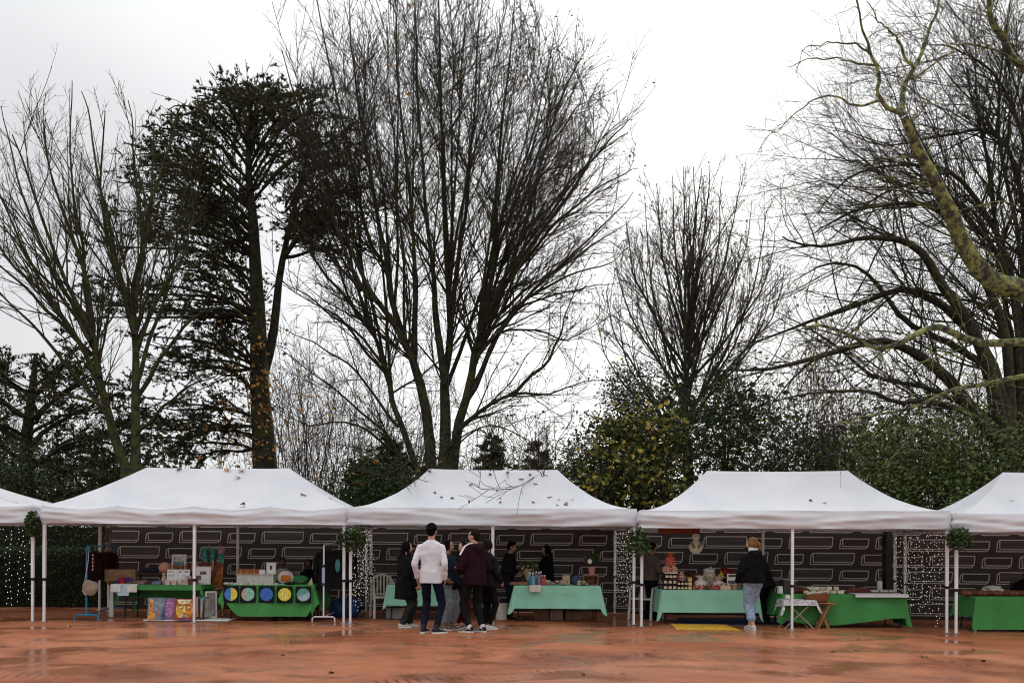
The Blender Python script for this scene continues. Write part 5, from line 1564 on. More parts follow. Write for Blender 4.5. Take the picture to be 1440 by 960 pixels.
    for i, s in ((0, -1), (1, 1)):
        a, kn, an = legs[s]
        cap(B, a, kn, .082 * k, .054 * k)
        cap(B, kn, an, .054 * k, .036 * k, bul=.010 * k)
        fd = Vector((math.sin(-fyaw[i]), math.cos(fyaw[i]), 0))
        cap(B, an + Vector((0, 0, -.015 * h)), an + fd * .14 * k + Vector((0, 0, -.030 * h)), .034 * k, .028 * k)
    me = remesh(B, .0105 * k, smooth_iter=2, keep=.32)
    me.materials.append(M_skin[skin])
    link('body', me, r)
    # --- face
    for s in (-1, 1):
        e = MB().ell(TH((s * .030 * k, hy + .070 * k, hz - .004 * k)), .0125 * k, 10, 8).build('eye', M_eye, r, smooth=True)
        MB().ell(TH((s * .030 * k, hy + .0795 * k, hz - .004 * k)), .0062 * k, 8, 6).build('iris', M_iris, e, smooth=True)
        cap_ = MB()
        cap_.path([TH((s * .014 * k, hy + .087 * k, hz + .020 * k)), TH((s * .032 * k, hy + .084 * k, hz + .027 * k)), TH((s * .050 * k, hy + .070 * k, hz + .018 * k))], [.003 * k, .0045 * k, .003 * k], n=5)
        cap_.build('eyebrow', hair_m or M_iris, r, smooth=True)
    MB().path([TH((-.024 * k, hy + .070 * k, hz - .070 * k)), TH((0, hy + .083 * k, hz - .068 * k)), TH((.024 * k, hy + .070 * k, hz - .070 * k))], [.003 * k, .0065 * k, .003 * k], n=6).build('mouth', M_lip, r, smooth=True)
    # --- hair
    if hair_m:
        Hm = MB()
        def HH(c, rr, n=16, m=12):
            t = MB().ell(c, rr, n, m)
            t.v = [TH(v) for v in t.v]
            Hm._add(t.v, t.f)
        HH((0, hy - .024 * k, hz + .030 * k), (.083 * k, .096 * k, .096 * k))
        if hair in ('short', 'top'):
            HH((0, hy - .050 * k, hz - .030 * k), (.066 * k, .055 * k, .062 * k))
            if hair == 'top': HH((.01 * k, hy + .030 * k, hz + .090 * k), (.062 * k, .055 * k, .036 * k))
        if hair in ('long', 'pony', 'bob'):
            HH((0, hy - .050 * k, hz - .035 * k), (.076 * k, .062 * k, .080 * k))
            for s in (-1, 1): HH((s * .066 * k, hy + .0 * k, hz - .015 * k), (.022 * k, .048 * k, .068 * k))
        if hair == 'long':
            for q in (-.05, 0, .05): cap(Hm, TH((q * k, hy - .085 * k, hz - .02 * k)), T((q * 1.5 * k, -.125 * k, .70 * h)), .048 * k, .030 * k)
            for s in (-1, 1): cap(Hm, TH((s * .075 * k, hy, hz - .03 * k)), T((s * .10 * k, .055 * k, .745 * h)), .032 * k, .022 * k)
        if hair == 'pony':
            cap(Hm, TH((0, hy - .10 * k, hz + .02 * k)), TH((.0, hy - .155 * k, hz - .03 * k)), .028 * k, .034 * k)
            cap(Hm, TH((0, hy - .155 * k, hz - .03 * k)), TH((.01 * k, hy - .150 * k, hz - .20 * k)), .034 * k, .012 * k)
        me = remesh(Hm, .011 * k, noise=.009 * k, nscale=26, smooth_iter=1, stretch=(1, 1, .35), keep=.6)
        me.materials.append(hair_m)
        link('hair', me, r)
    if cap_m:
        Cm = MB()
        for (c, rr) in (((0, hy - .010 * k, hz + .040 * k), (.090 * k, .106 * k, .086 * k)),):
            t = MB().ell(c, rr, 20, 14)
            t.v = [TH(Vector((v[0], v[1], max(v[2], hz + .022 * k)))) for v in t.v]
            Cm._add(t.v, t.f)
        t = MB().ell((0, hy - .10 * k, hz + .028 * k), (.055 * k, .07 * k, .012 * k), 14, 8)
        t.v = [TH(v) for v in t.v]
        Cm._add(t.v, t.f)
        me = remesh(Cm, .010 * k, smooth_iter=2)
        me.materials.append(cap_m)
        link('cap', me, r)
    # --- trousers
    if trousers:
        Tm = MB()
        Rp = Matrix.Rotation(-lean * .3, 3, 'X')
        lo = leg_loose
        loft(Tm, [((0, 0, HZ - .05 * h), .145 * k + lo * .6, .11 * k + lo * .6), ((0, -.01, HZ + .0 * h), .163 * k + lo * .5, .122 * k + lo * .5), ((0, 0, HZ + .055 * h), .142 * k + lo * .5, .108 * k + lo * .5), ((0, 0, HZ + .09 * h), .135 * k, .10 * k)])
        for i, s in ((0, -1), (1, 1)):
            a, kn, an = legs[s]
            cf = kn.lerp(an, 1 - (cuff - .05) * h / (kn - an).length if cuff > .05 else 1.0)
            cap(Tm, a, kn, .086 * k + lo * .6, .058 * k + lo, 14)
            cap(Tm, kn, cf, .058 * k + lo, .046 * k + lo, 14)
            # flat cut at the ankle
            Tm.path([cf + (kn - cf) * .1, cf + (cf - kn).normalized() * .03 * k], [.047 * k + lo, .049 * k + lo], n=14)
        me = remesh(Tm, .0145, noise=.010, nscale=8, smooth_iter=2, seed=h * 7, stretch=(1, 1, 2.2), keep=.6)
        me.materials.append(trousers)
        link('trousers', me, r)
    # --- top or coat
    if top:
        Um = MB()
        lo = top_loose
        hz0 = hem * h
        secs = []
        if hip_z is None:
            nst = 3
            for q in range(nst):
                z = hz0 + (.60 * h - hz0) * q / nst
                fl = coat_flare * (1 - q / nst)
                secs.append(((0, -.005, z), .160 * k + lo + fl, .118 * k + lo + fl * .8))
        secs += [((0, 0, .62 * h), .142 * k * wq + lo, .10 * k + lo), ((0, .005, .71 * h), .158 * k * wq + lo, .112 * k + lo), ((0, -.008, .775 * h), .166 * k * wq * body_wide + lo * .5, .092 * k + lo * .8), ((0, -.009, .806 * h), .150 * k * wq + lo * .4, .082 * k + lo * .6), ((0, -.01, .826 * h), .098 * k * wq + lo * .4, .072 * k + lo * .5), ((0, -.004, .842 * h), .064 * k + lo * .4, .060 * k + lo * .4)]
        loft(Um, secs, f=T)
        for s in (-1, 1):
            a, e, w = arms[s]
            cap(Um, a + (e - a).normalized() * .030, e, .047 * k + lo * .42, .044 * k + lo * .45, 14)
            w2 = e.lerp(w, .97)
            cap(Um, e, w2, .044 * k + lo * .45, .033 * k + lo * .3, 14)
        if hood:
            cap(Um, T((-.07 * k, -.10 * k, .825 * h)), T((.07 * k, -.10 * k, .825 * h)), .055 * k, .055 * k)
            cap(Um, T((0, -.125 * k, .80 * h)), T((0, -.14 * k, .765 * h)), .07 * k, .035 * k)
        me = remesh(Um, .0145, noise=.010, nscale=9, smooth_iter=3, seed=h * 3 + rz, stretch=(.7, 1, 1.5), keep=.7)
        me.materials.append(top)
        tp = link('jacket' if hood or coat_flare else 'top', me, r)
        if stripes:
            for s in (-1,):
                a, e, w = arms[s]
                n1 = T((s * .075 * k, -.06 * k, .835 * h))
                for q in range(3):
                    off = Vector((0, -.018 + .018 * q, .0))
                    mid_ = (n1 + a) / 2 + Vector((0, 0, .012))
                    MB().path([n1 + off + Vector((0, 0, lo * .9)), mid_ + off + Vector((0, 0, lo + .012 * k)), a + off + Vector((s * .022 * k, 0, .052 * k + lo * .45)), a.lerp(e, .3) + off + Vector((s * (.054 * k + lo * .75), 0, .01))], .0075, n=5).build('stripe', flat('white_stripe', (.7, .68, .68)), tp, smooth=True)
        if collar:
            Cc = MB()
            cap(Cc, T((-.035 * k, -.01 * k, .862 * h)), T((.035 * k, -.01 * k, .862 * h)), .062 * k, .062 * k)
            me = remesh(Cc, .012, noise=.006, nscale=20)
            me.materials.append(collar)
            link('collar', me, r)
    # --- shoes
    for i, s in ((0, -1), (1, 1)):
        if not shoe: break
        a, kn, an = legs[s]
        yaw = fyaw[i]
        M_ = Matrix.Rotation(yaw, 3, 'Z')
        base = Vector((an.x, an.y, 0))
        Sm = MB()
        rows = [(-.075, .026, .085), (-.05, .036, .095), (0, .039, .098), (.05, .041, .080), (.10, .046, .060), (.15, .044, .046), (.185, .03, .036)]
        vs, fs = [], []
        n = 12
        for (y, hw, ht) in rows:
            for q in range(n):
                t = 2 * PI * q / n
                x = hw * math.cos(t)
                z = .018 + (ht - .018) * (.5 + .5 * math.sin(t)) ** .8
                vs.append(base + M_ @ Vector((x, y, z)) * k)
        m_ = len(rows)
        for a_ in range(m_ - 1):
            for q in range(n): fs.append((a_ * n + q, a_ * n + (q + 1) % n, (a_ + 1) * n + (q + 1) % n, (a_ + 1) * n + q))
        fs.append(tuple(range(n)))
        fs.append(tuple((m_ - 1) * n + q for q in range(n)))
        Sm._add(vs, fs)
        sh_o = Sm.build('shoe', shoe, r, smooth=True)
        So = MB()
        out = [(0, -.085), (.032, -.075), (.044, -.03), (.045, .04), (.052, .10), (.050, .15), (.034, .19), (0, .20)]
        ring = out + [(-x, y) for (x, y) in out[-2:0:-1]]
        nr = len(ring)
        So._add([base + M_ @ Vector((x, y, .002)) * k for (x, y) in ring] + [base + M_ @ Vector((x, y, .028)) * k for (x, y) in ring], [tuple(range(nr - 1, -1, -1)), tuple(range(nr, 2 * nr))] + [(q, (q + 1) % nr, nr + (q + 1) % nr, nr + q) for q in range(nr)])
        So.build('sole', sole or shoe, sh_o)
        if shoe_stripe:
            for sd_ in (-1, 1):
                MB().path([base + M_ @ Vector((sd_ * .041, -.05, .055)) * k, base + M_ @ Vector((sd_ * .0455, .0, .075)) * k, base + M_ @ Vector((sd_ * .050, .06, .045)) * k, base + M_ @ Vector((sd_ * .049, .10, .038)) * k], .0045, n=5).build('side_stripe', M_paper, sh_o, smooth=True)
        if sock:
            cap_ = MB()
            cap(cap_, an + Vector((0, 0, .035)), an + Vector((0, 0, -.01)), .043 * k, .042 * k)
            cap_.build('sock', sock, r, smooth=True)
    return r, T, arms

K_black = cloth('black_coat_cloth', (.006, .006, .007), .3)
K_black2 = cloth('black_nylon', (.008, .008, .009), .3, .7)
K_navy = cloth('navy_twill', (.007, .009, .020), .25)
K_char = cloth('charcoal_twill', (.030, .030, .031), .3)
K_jean = mat('light_denim', (.24, .33, .46), .9, .25, 22, .3, 160, c2=(.30, .40, .54))
K_greyjean = mat('grey_denim', (.17, .20, .22), .9, .25, 22, .3, 160, c2=(.22, .25, .27))
K_maroon = cloth('maroon_cloth', (.019, .006, .010), .25)
K_white = cloth('white_jersey', (.66, .66, .70), .04)
K_redtr = cloth('dark_red_cloth', (.07, .013, .010), .25)
K_hblack = mat('black_hair', (.004, .0035, .0035), .8, .4, 60, spec=.05)
K_hbrown = mat('brown_hair', (.013, .008, .005), .75, .4, 60, spec=.06)
K_blond = mat('fair_brown_hair', (.14, .064, .025), .6, .35, 60, c2=(.25, .13, .055), spec=.1)
K_sneak = flat('white_leather', (.62, .61, .57), .5, .06)
K_shoeblk = flat('black_canvas', (.012, .012, .014), .7, .2)
K_shoenavy = flat('navy_canvas', (.014, .020, .040), .7, .2)
K_grp = 'group of young people standing before the middle tent'
def stand(px, py):
    D = 1890 / (py - 765 - ROLL * (px - 720))
    return PX(px, D)
# girl in the long black coat, seen from her right side, looking right
person('girl in a long black coat with white sneakers facing the others', stand(571, 882), R(-78), 1.55, skin=0, feet=((-.08, .10), (.07, -.05)), fyaw=(.05, -.1), hands=((-.20, .20, .52), (.20, .16, .50)), top=K_black, hem=.335, top_loose=.07, coat_flare=.04, hood=True, trousers=K_char, cuff=.075, leg_loose=.025, shoe=K_sneak, sole=K_sneak, hair='long', hair_m=K_hblack, female=True, group=K_grp)
# tall young man in the white sweater, back to the camera
person('tall young man in a white sweater and black cap seen from behind', stand(606, 889.5), R(-8), 1.86, skin=0, feet=((-.105, -.02), (.115, -.06)), fyaw=(-.15, -.75), hands=((-.235, .03, .50), (.215, .05, .495)), hand_pole=(-.1, -1, -.2), head_yaw=R(-4), top=K_white, hem=.452, top_loose=.020, trousers=K_navy, cuff=.085, leg_loose=.008, shoe=K_shoenavy, sole=K_sneak, hair='short', hair_m=K_hblack, cap_m=K_black, sock=K_char, group=K_grp)
# person in grey jeans behind him
person('person in grey jeans and dark hooded top half hidden behind the white sweater', stand(630, 885), R(-120), 1.58, skin=1, feet=((-.08, .05), (.08, .0)), fyaw=(.1, -.15), hands=((-.2, .18, .55), (.22, .10, .56)), top=cloth('slate_blue_cloth', (.012, .016, .026)), hem=.50, top_loose=.045, hood=True, trousers=K_greyjean, cuff=.11, leg_loose=.035, shoe=K_shoeblk, sole=K_sneak, hair='bob', hair_m=K_hblack, female=True, group=K_grp, shoe_stripe=True)
pb = stand(634, 884)
put('handbag', 'black handbag with a short strap hanging beside the grey jeans', 'bag', (pb.x + .06, pb.y - .16, .80), lambda r: (rumple((0, 0, 0), (.13, .06, .10), amp=.1, seed=41.0).build('bag_body', K_black2, r, smooth=True), MB().path([(-.1, 0, .06), (-.12, .06, .3), (-.06, .08, .55)], .008, n=5).path([(.1, 0, .06), (.05, .06, .3), (-.05, .08, .55)], .008, n=5).build('strap', K_black, r, smooth=True)))
# person facing the camera, partly hidden
person('person in dark red trousers and black coat facing the camera', stand(650, 880), R(165), 1.55, skin=0, feet=((-.09, .02), (.08, .08)), fyaw=(.4, .1), hands=((-.17, .2, .60), (.17, .2, .58)), top=K_black, hem=.43, top_loose=.04, trousers=K_redtr, cuff=.07, leg_loose=.03, shoe=K_shoeblk, sole=K_sneak, hair='long', hair_m=K_hblack, female=True, group=K_grp, shoe_stripe=True, head_yaw=R(-14))
# young man in the maroon jacket
person('young man in a maroon jacket with white shoulder stripes looking left', stand(667, 888.5), R(34), 1.77, skin=0, feet=((-.11, .02), (.13, -.02)), fyaw=(.55, .15), hands=((-.17, .24, .63), (.20, .22, .58)), head_yaw=R(30), top=K_maroon, hem=.455, top_loose=.050, hood=True, trousers=K_black2, cuff=.085, leg_loose=.012, shoe=K_shoeblk, sole=K_sneak, hair='top', hair_m=K_hbrown, stripes=True, sock=K_white, group=K_grp, shoe_stripe=True)
# person in the black jacket at the right of the group
person('person in a black jacket and white shoes beside the tent pole', stand(685, 884.5), R(-35), 1.60, skin=1, feet=((-.07, .0), (.08, -.03)), fyaw=(-.2, -.4), hands=((-.2, .2, .55), (.22, .15, .52)), top=K_black2, hem=.47, top_loose=.045, hood=True, trousers=K_black, cuff=.085, leg_loose=.012, shoe=K_sneak, sole=K_sneak, hair='bob', hair_m=K_hbrown, female=True, group=K_grp)
pw_ = stand(689, 883)
solid('paper_bag', 'white paper held low at the right of the black jacket', 'paper', MB().box((0, 0, .04), (.17, .015, .09), Matrix.Rotation(.12, 3, 'Y')), M_paper, (pw_.x - .02, pw_.y - .2, .79))
# sellers behind the bottles
person('seller in black with short dark hair standing left behind the bottle table', PX(713, 18.15), R(-100), 1.57, skin=1, lean=.12, feet=((-.1, -.1), (.1, .1)), hands=((-.15, .22, .60), (.15, .22, .58)), top=K_black2, hem=.50, top_loose=.045, trousers=cloth('ink_denim', (.010, .014, .025)), cuff=.06, shoe=K_shoeblk, hair='top', hair_m=K_hblack)
person('woman in black with long dark hair standing behind the bottles', PX(768, 18.45), R(112), 1.50, skin=1, feet=((-.09, 0), (.09, .04)), hands=((-.2, .2, .55), (.2, .16, .56)), head_yaw=R(-8), top=K_black, hem=.42, top_loose=.05, trousers=K_black2, cuff=.06, shoe=K_shoeblk, hair='long', hair_m=K_hblack, female=True)
# jam seller
person('man in a grey brown shirt standing behind the left end of the jam table', PX(914, 18.3), R(-55), 1.58, skin=1, lean=.08, feet=((-.1, 0), (.1, .05)), hands=((-.12, .26, .56), (.22, .24, .60)), top=cloth('taupe_cloth', (.105, .085, .075), .2), hem=.50, top_loose=.045, trousers=K_navy, cuff=.06, shoe=K_shoeblk, hair='short', hair_m=K_hbrown)
# blonde woman in front of the jam table
person('woman with a fair ponytail, black jacket and light jeans seen from behind', stand(1058.5, 883), R(10), 1.69, skin=0, feet=((-.012, -.02), (.012, .17)), fyaw=(-.06, .0), hands=((-.24, .16, .52), (.22, .16, .54)), head_yaw=R(52), head_pitch=R(-4), top=K_black, hem=.505, top_loose=.062, coat_flare=.01, hood=True, trousers=K_jean, cuff=.125, leg_loose=.030, shoe=K_sneak, sole=K_sneak, hair='pony', hair_m=K_blond, female=True, collar=cloth('white_scarf', (.62, .60, .57), .05))
person('person in dark clothes bending over the right end of the jam table', PX(1076, 17.55), R(42), 1.52, skin=0, lean=.42, feet=((-.08, 0), (.08, .03)), hands=((-.12, .4, .60), (.2, .32, .60)), top=K_black2, hem=.45, top_loose=.045, trousers=K_black, cuff=.06, shoe=K_shoeblk, hair='short', hair_m=K_hblack)
# seated people
def folding_chair(label, p, rz, seat=.43):
    r = thing('folding_chair', label, 'chair', p, rz)
    MB().box((0, 0, seat), (.42, .40, .03)).build('seat', M_darkwood, r, bevel=.008)
    MB().box((0, -.21, seat + .36), (.40, .02, .18)).build('backrest', M_darkwood, r, bevel=.006)
    for s in (-1, 1):
        MB().bar((s * .2, .2, 0), (s * .2, -.22, seat + .42), .013, n=6).build('leg', M_black, r)
        MB().bar((s * .19, -.24, 0), (s * .19, .16, seat), .013, n=6).build('leg', M_black, r)
def seated(label, p, rz, h, **kw):
    folding_chair('dark folding chair under the ' + label[0], p, rz)
    person(label[1], p, rz, h, hip_z=.53, feet=((-.12, .40), (.12, .40)), fyaw=(.1, -.1), **kw)
seated(('person seated behind the printed cushion', 'dark haired person in a pale top seated behind the disc paintings table'), PX(397, 18.55), R(188), 1.42, skin=2, hands=((-.14, .30, .50), (.14, .30, .50)), top=cloth('pale_knit', (.34, .31, .28), .1), top_loose=.04, trousers=K_navy, shoe=K_shoeblk, hair='short', hair_m=K_hblack)
seated(('person seated beside the white rail', 'person in black seated at the right end of the disc paintings table'), PX(434, 18.7), R(170), 1.36, skin=2, hands=((-.14, .30, .50), (.14, .30, .50)), top=K_black, top_loose=.05, trousers=K_black2, shoe=K_shoeblk, hair='bob', hair_m=K_hbrown)
seated(('person seated behind the loaves', 'dark haired person in black leaning over the loaves at the right edge'), PX(1440, 17.75), R(165), 1.36, skin=2, lean=.35, hands=((-.2, .42, .52), (.2, .42, .52)), top=K_black, top_loose=.06, trousers=K_black2, shoe=K_shoeblk, hair='bob', hair_m=K_hblack)

# ------------------------------------------------------------------ trees: vectorised branching
def nrmz(v): return v / np.maximum(np.linalg.norm(v, axis=-1, keepdims=True), 1e-9)

def spline(pts, n):
    pts = np.array(pts, dtype=float)
    t = np.linspace(0, len(pts) - 1, n)
    out = []
    for u in t:
        i = min(int(u), len(pts) - 2)
        f = u - i
        p0, p1, p2, p3 = pts[max(i - 1, 0)], pts[i], pts[i + 1], pts[min(i + 2, len(pts) - 1)]
        out.append(0.5 * ((2 * p1) + (-p0 + p2) * f + (2 * p0 - 5 * p1 + 4 * p2 - p3) * f * f + (-p0 + 3 * p1 - 3 * p2 + p3) * f ** 3))
    return np.array(out)

def tubes(paths, rads, sides):
    """paths [N,P,3], rads [N,P] -> vertices and quads of tapered tubes"""
    N, P = rads.shape
    tan = np.empty_like(paths)
    tan[:, 1:-1] = paths[:, 2:] - paths[:, :-2]
    tan[:, 0] = paths[:, 1] - paths[:, 0]
    tan[:, -1] = paths[:, -1] - paths[:, -2]
    tan = nrmz(tan)
    mean = nrmz(paths[:, -1] - paths[:, 0])
    ref = np.where(np.abs(mean[:, 2:3]) < 0.9, np.array([[0, 0, 1.0]]), np.array([[1.0, 0, 0]]))[:, None, :]
    u = nrmz(np.cross(np.broadcast_to(ref, tan.shape), tan))
    w = np.cross(tan, u)
    a = np.arange(sides) * 2 * np.pi / sides
    V = paths[:, :, None, :] + rads[:, :, None, None] * (u[:, :, None, :] * np.cos(a)[None, None, :, None] + w[:, :, None, :] * np.sin(a)[None, None, :, None])
    base = (np.arange(N) * P * sides)[:, None, None]
    i = np.arange(P - 1)[None, :, None]
    k = np.arange(sides)[None, None, :]
    k2 = (k + 1) % sides
    F = np.stack([base + i * sides + k, base + i * sides + k2, base + (i + 1) * sides + k2, base + (i + 1) * sides + k], -1).reshape(-1, 4)
    return V.reshape(-1, 3), F

def grow(start, d, L, r0, r1, P, trop, wig, tropv=(0, 0, 1.0)):
    N = len(start)
    pts = np.empty((N, P, 3))
    pts[:, 0] = start
    step = (L / (P - 1))[:, None]
    tv = np.array(tropv)
    d = nrmz(d)
    for k in range(1, P):
        d = nrmz(d + tv * trop + wig * rng.normal(size=(N, 3)))
        pts[:, k] = pts[:, k - 1] + d * step
    t = np.linspace(0, 1, P)[None, :]
    rad = r0[:, None] * (1 - t) + r1[:, None] * t
    return pts, rad

def spawn(paths, rads, lens, rate, t0=0.15, t1=0.98, ang=32, asd=8, lf=0.45, lk=0.6, P=5, trop=0.06, wig=0.08, rm=0.55, rmin=0.004, lmin=0.25, lmax=9.0, flat=0.0, tropv=(0, 0, 1.0), clip=None):
    N, PP, _ = paths.shape
    cnt = np.floor(lens * rate + rng.random(N)).astype(int)
    idx = np.repeat(np.arange(N), cnt)
    if len(idx) == 0: return None
    t = t0 + (t1 - t0) * rng.random(len(idx))
    s = t * (PP - 1)
    i = np.minimum(s.astype(int), PP - 2)
    f = (s - i)[:, None]
    p = paths[idx, i] * (1 - f) + paths[idx, i + 1] * f
    tan = nrmz(paths[idx, i + 1] - paths[idx, i])
    r = rads[idx, i] * (1 - f[:, 0]) + rads[idx, i + 1] * f[:, 0]
    q = rng.normal(size=(len(idx), 3))
    if flat: q[:, 2] *= (1 - flat)
    perp = q - tan * np.sum(q * tan, 1, keepdims=True)
    perp = nrmz(perp)
    a = np.radians(rng.normal(ang, asd, len(idx)))[:, None]
    d = tan * np.cos(a) + perp * np.sin(a)
    L = np.clip(lens[idx] * lf * (1 - lk * t) * rng.uniform(0.6, 1.35, len(idx)), lmin, lmax)
    r0 = np.maximum(r * rm, rmin)
    r0 = np.minimum(r0, 0.0065 * L + rmin)
    r1 = np.maximum(r0 * 0.3, rmin * 0.7)
    pts, rad = grow(p, d, L, r0, r1, P, trop, wig, tropv)
    if clip is not None:
        keep = clip(pts[:, -1])
        pts, rad, L = pts[keep], rad[keep], L[keep]
    return pts, rad, L

def bark(name, c, moss=None, amount=0.5, bump=0.6, mscale=4.5, soft=0.05):
    if name in _mats: return _mats[name]
    m = bpy.data.materials.new(name)
    m.use_nodes = True
    n, l = m.node_tree.nodes, m.node_tree.links
    b = n['Principled BSDF']
    tc = n.new('ShaderNodeTexCoord')
    t1 = n.new('ShaderNodeTexNoise')
    t1.inputs['Scale'].default_value = 9
    t1.inputs['Detail'].default_value = 6
    l.new(tc.outputs['Object'], t1.inputs['Vector'])
    r1 = n.new('ShaderNodeValToRGB')
    r1.color_ramp.elements[0].position, r1.color_ramp.elements[1].position = 0.35, 0.7
    r1.color_ramp.elements[0].color = (*(v * 0.6 for v in c), 1)
    r1.color_ramp.elements[1].color = (*(v * 1.5 for v in c), 1)
    l.new(t1.outputs['Fac'], r1.inputs['Fac'])
    out = r1.outputs['Color']
    if moss:
        t2 = n.new('ShaderNodeTexNoise')
        t2.inputs['Scale'].default_value = mscale
        t2.inputs['Detail'].default_value = 7
        t2.inputs['Roughness'].default_value = 0.7
        l.new(tc.outputs['Object'], t2.inputs['Vector'])
        r2 = n.new('ShaderNodeValToRGB')
        e = 0.62 - 0.3 * amount
        r2.color_ramp.elements[0].position, r2.color_ramp.elements[1].position = e, e + soft
        l.new(t2.outputs['Fac'], r2.inputs['Fac'])
        mx = n.new('ShaderNodeMix')
        mx.data_type = 'RGBA'
        l.new(r2.outputs['Color'], mx.inputs['Factor'])
        l.new(out, mx.inputs[6])
        mx.inputs[7].default_value = (*moss, 1)
        out = mx.outputs[2]
    l.new(out, b.inputs['Base Color'])
    b.inputs['Roughness'].default_value = 0.9
    b.inputs['Specular IOR Level'].default_value = 0.2
    bp = n.new('ShaderNodeBump')
    bp.inputs['Strength'].default_value = bump
    bp.inputs['Distance'].default_value = 0.03
    l.new(t1.outputs['Fac'], bp.inputs['Height'])
    l.new(bp.outputs['Normal'], b.inputs['Normal'])
    _mats[name] = m
    return m

def px_path(pts, D, dd, n, wig=0.0, curve=1.2):
    N = len(pts)
    P = [P3(x, y, D + dd * (i / max(1, N - 1)) ** curve) for i, (x, y) in enumerate(pts)]
    s = spline(P, n)
    if wig:
        j = rng.normal(size=s.shape) * wig
        j[0] = 0
        j[1:-1] = (j[:-2] + j[1:-1] * 2 + j[2:]) / 4
        s = s + j
    return s

def tree(name, label, base, limbs, mats, levels, trunk=None, sides=8, npts=16, wig=0.05, group=None, leaf=None, clip=None, limb_name='limb'):
    """limbs: (pixel outline, distance, depth run, r0, r1); levels: spawn settings from limbs outwards"""
    root = thing(name, label, 'tree', base, 0, group)
    off = np.array(base)
    if trunk is not None:
        tp, tr = trunk
        V, F = tubes(tp[None], tr[None], 12)
        np_mesh('trunk', V, F, mats, root, offset=off)
    paths, rads = [], []
    for (pts, D, dd, r0, r1) in limbs:
        p = px_path(pts, D, dd, npts, wig)
        t = np.linspace(0, 1, npts)
        r = r0 + (r1 - r0) * t ** 0.8
        paths.append(p)
        rads.append(r)
        V, F = tubes(p[None], r[None], sides)
        np_mesh(limb_name, V, F, mats, root, offset=off)
    paths, rads = np.array(paths), np.array(rads)
    lens = np.linalg.norm(np.diff(paths, axis=1), axis=2).sum(1)
    cur = (paths, rads, lens)
    Vs, Fs, nv = [], [], 0
    tips = []
    for k, lv in enumerate(levels):
        lv = dict(lv)
        sd = lv.pop('sides', 3)
        extra = lv.pop('extra', None)
        nxt = spawn(*cur, clip=clip, **lv)
        if nxt is None: break
        V, F = tubes(nxt[0], nxt[1], sd)
        Vs.append(V)
        Fs.append(F + nv)
        nv += len(V)
        tips.append(nxt[0])
        cur = nxt
    np_mesh('crown', np.concatenate(Vs), np.concatenate(Fs), mats, root, offset=off, kind='stuff')
    if leaf:
        for (lmat, frac, size, hang, lvl, sel) in leaf:
            P = np.concatenate([t.reshape(-1, t.shape[1], 3)[:, -2:].reshape(-1, 3) for t in tips[lvl:]])
            if sel is not None: P = P[sel(P)]
            P = P[rng.random(len(P)) < frac]
            P = P + rng.normal(size=P.shape) * 0.04
            P[:, 2] -= hang * rng.random(len(P))
            V, F = leaf_quads(P, size, 0.0, 0.55)
            np_mesh('leaves', V, F, lmat, root, smooth=False, offset=off, attrs={'tint': tints(len(P))}, kind='stuff')
    return root, cur

M_barkdark = bark('dark_bark', (0.030, 0.026, 0.021), (0.045, 0.047, 0.016), 0.42)
M_barkmoss = bark('mossy_bark', (0.034, 0.030, 0.021), (0.050, 0.054, 0.018), 0.5)
M_barkpale = bark('lichen_bark', (0.052, 0.050, 0.042), (0.27, 0.31, 0.10), 0.56, .8, 6.5, .16)
M_barkgrey = bark('grey_bark', (0.045, 0.040, 0.033), (0.065, 0.065, 0.030), 0.4)
M_barkred = bark('reddish_bark', (0.058, 0.038, 0.027), None)
M_drybrown = mat('dry_brown_leaf', (0.05, 0.03, 0.018), 0.8, attr='tint', c2=(0.15, 0.085, 0.045), ramp=(0, 1))
M_orange = mat('orange_leaf', (0.20, 0.09, 0.025), 0.7, attr='tint', c2=(0.62, 0.33, 0.08), ramp=(0, 1), transl=0.3)
M_yellowgreen = mat('yellow_green_leaf', (0.10, 0.14, 0.03), 0.6, attr='tint', c2=(0.52, 0.38, 0.07), ramp=(0.15, .9), transl=0.35)
M_rust = mat('rust_leaf', (0.05, 0.025, 0.015), 0.8, attr='tint', c2=(0.17, 0.075, 0.035), ramp=(0, 1))

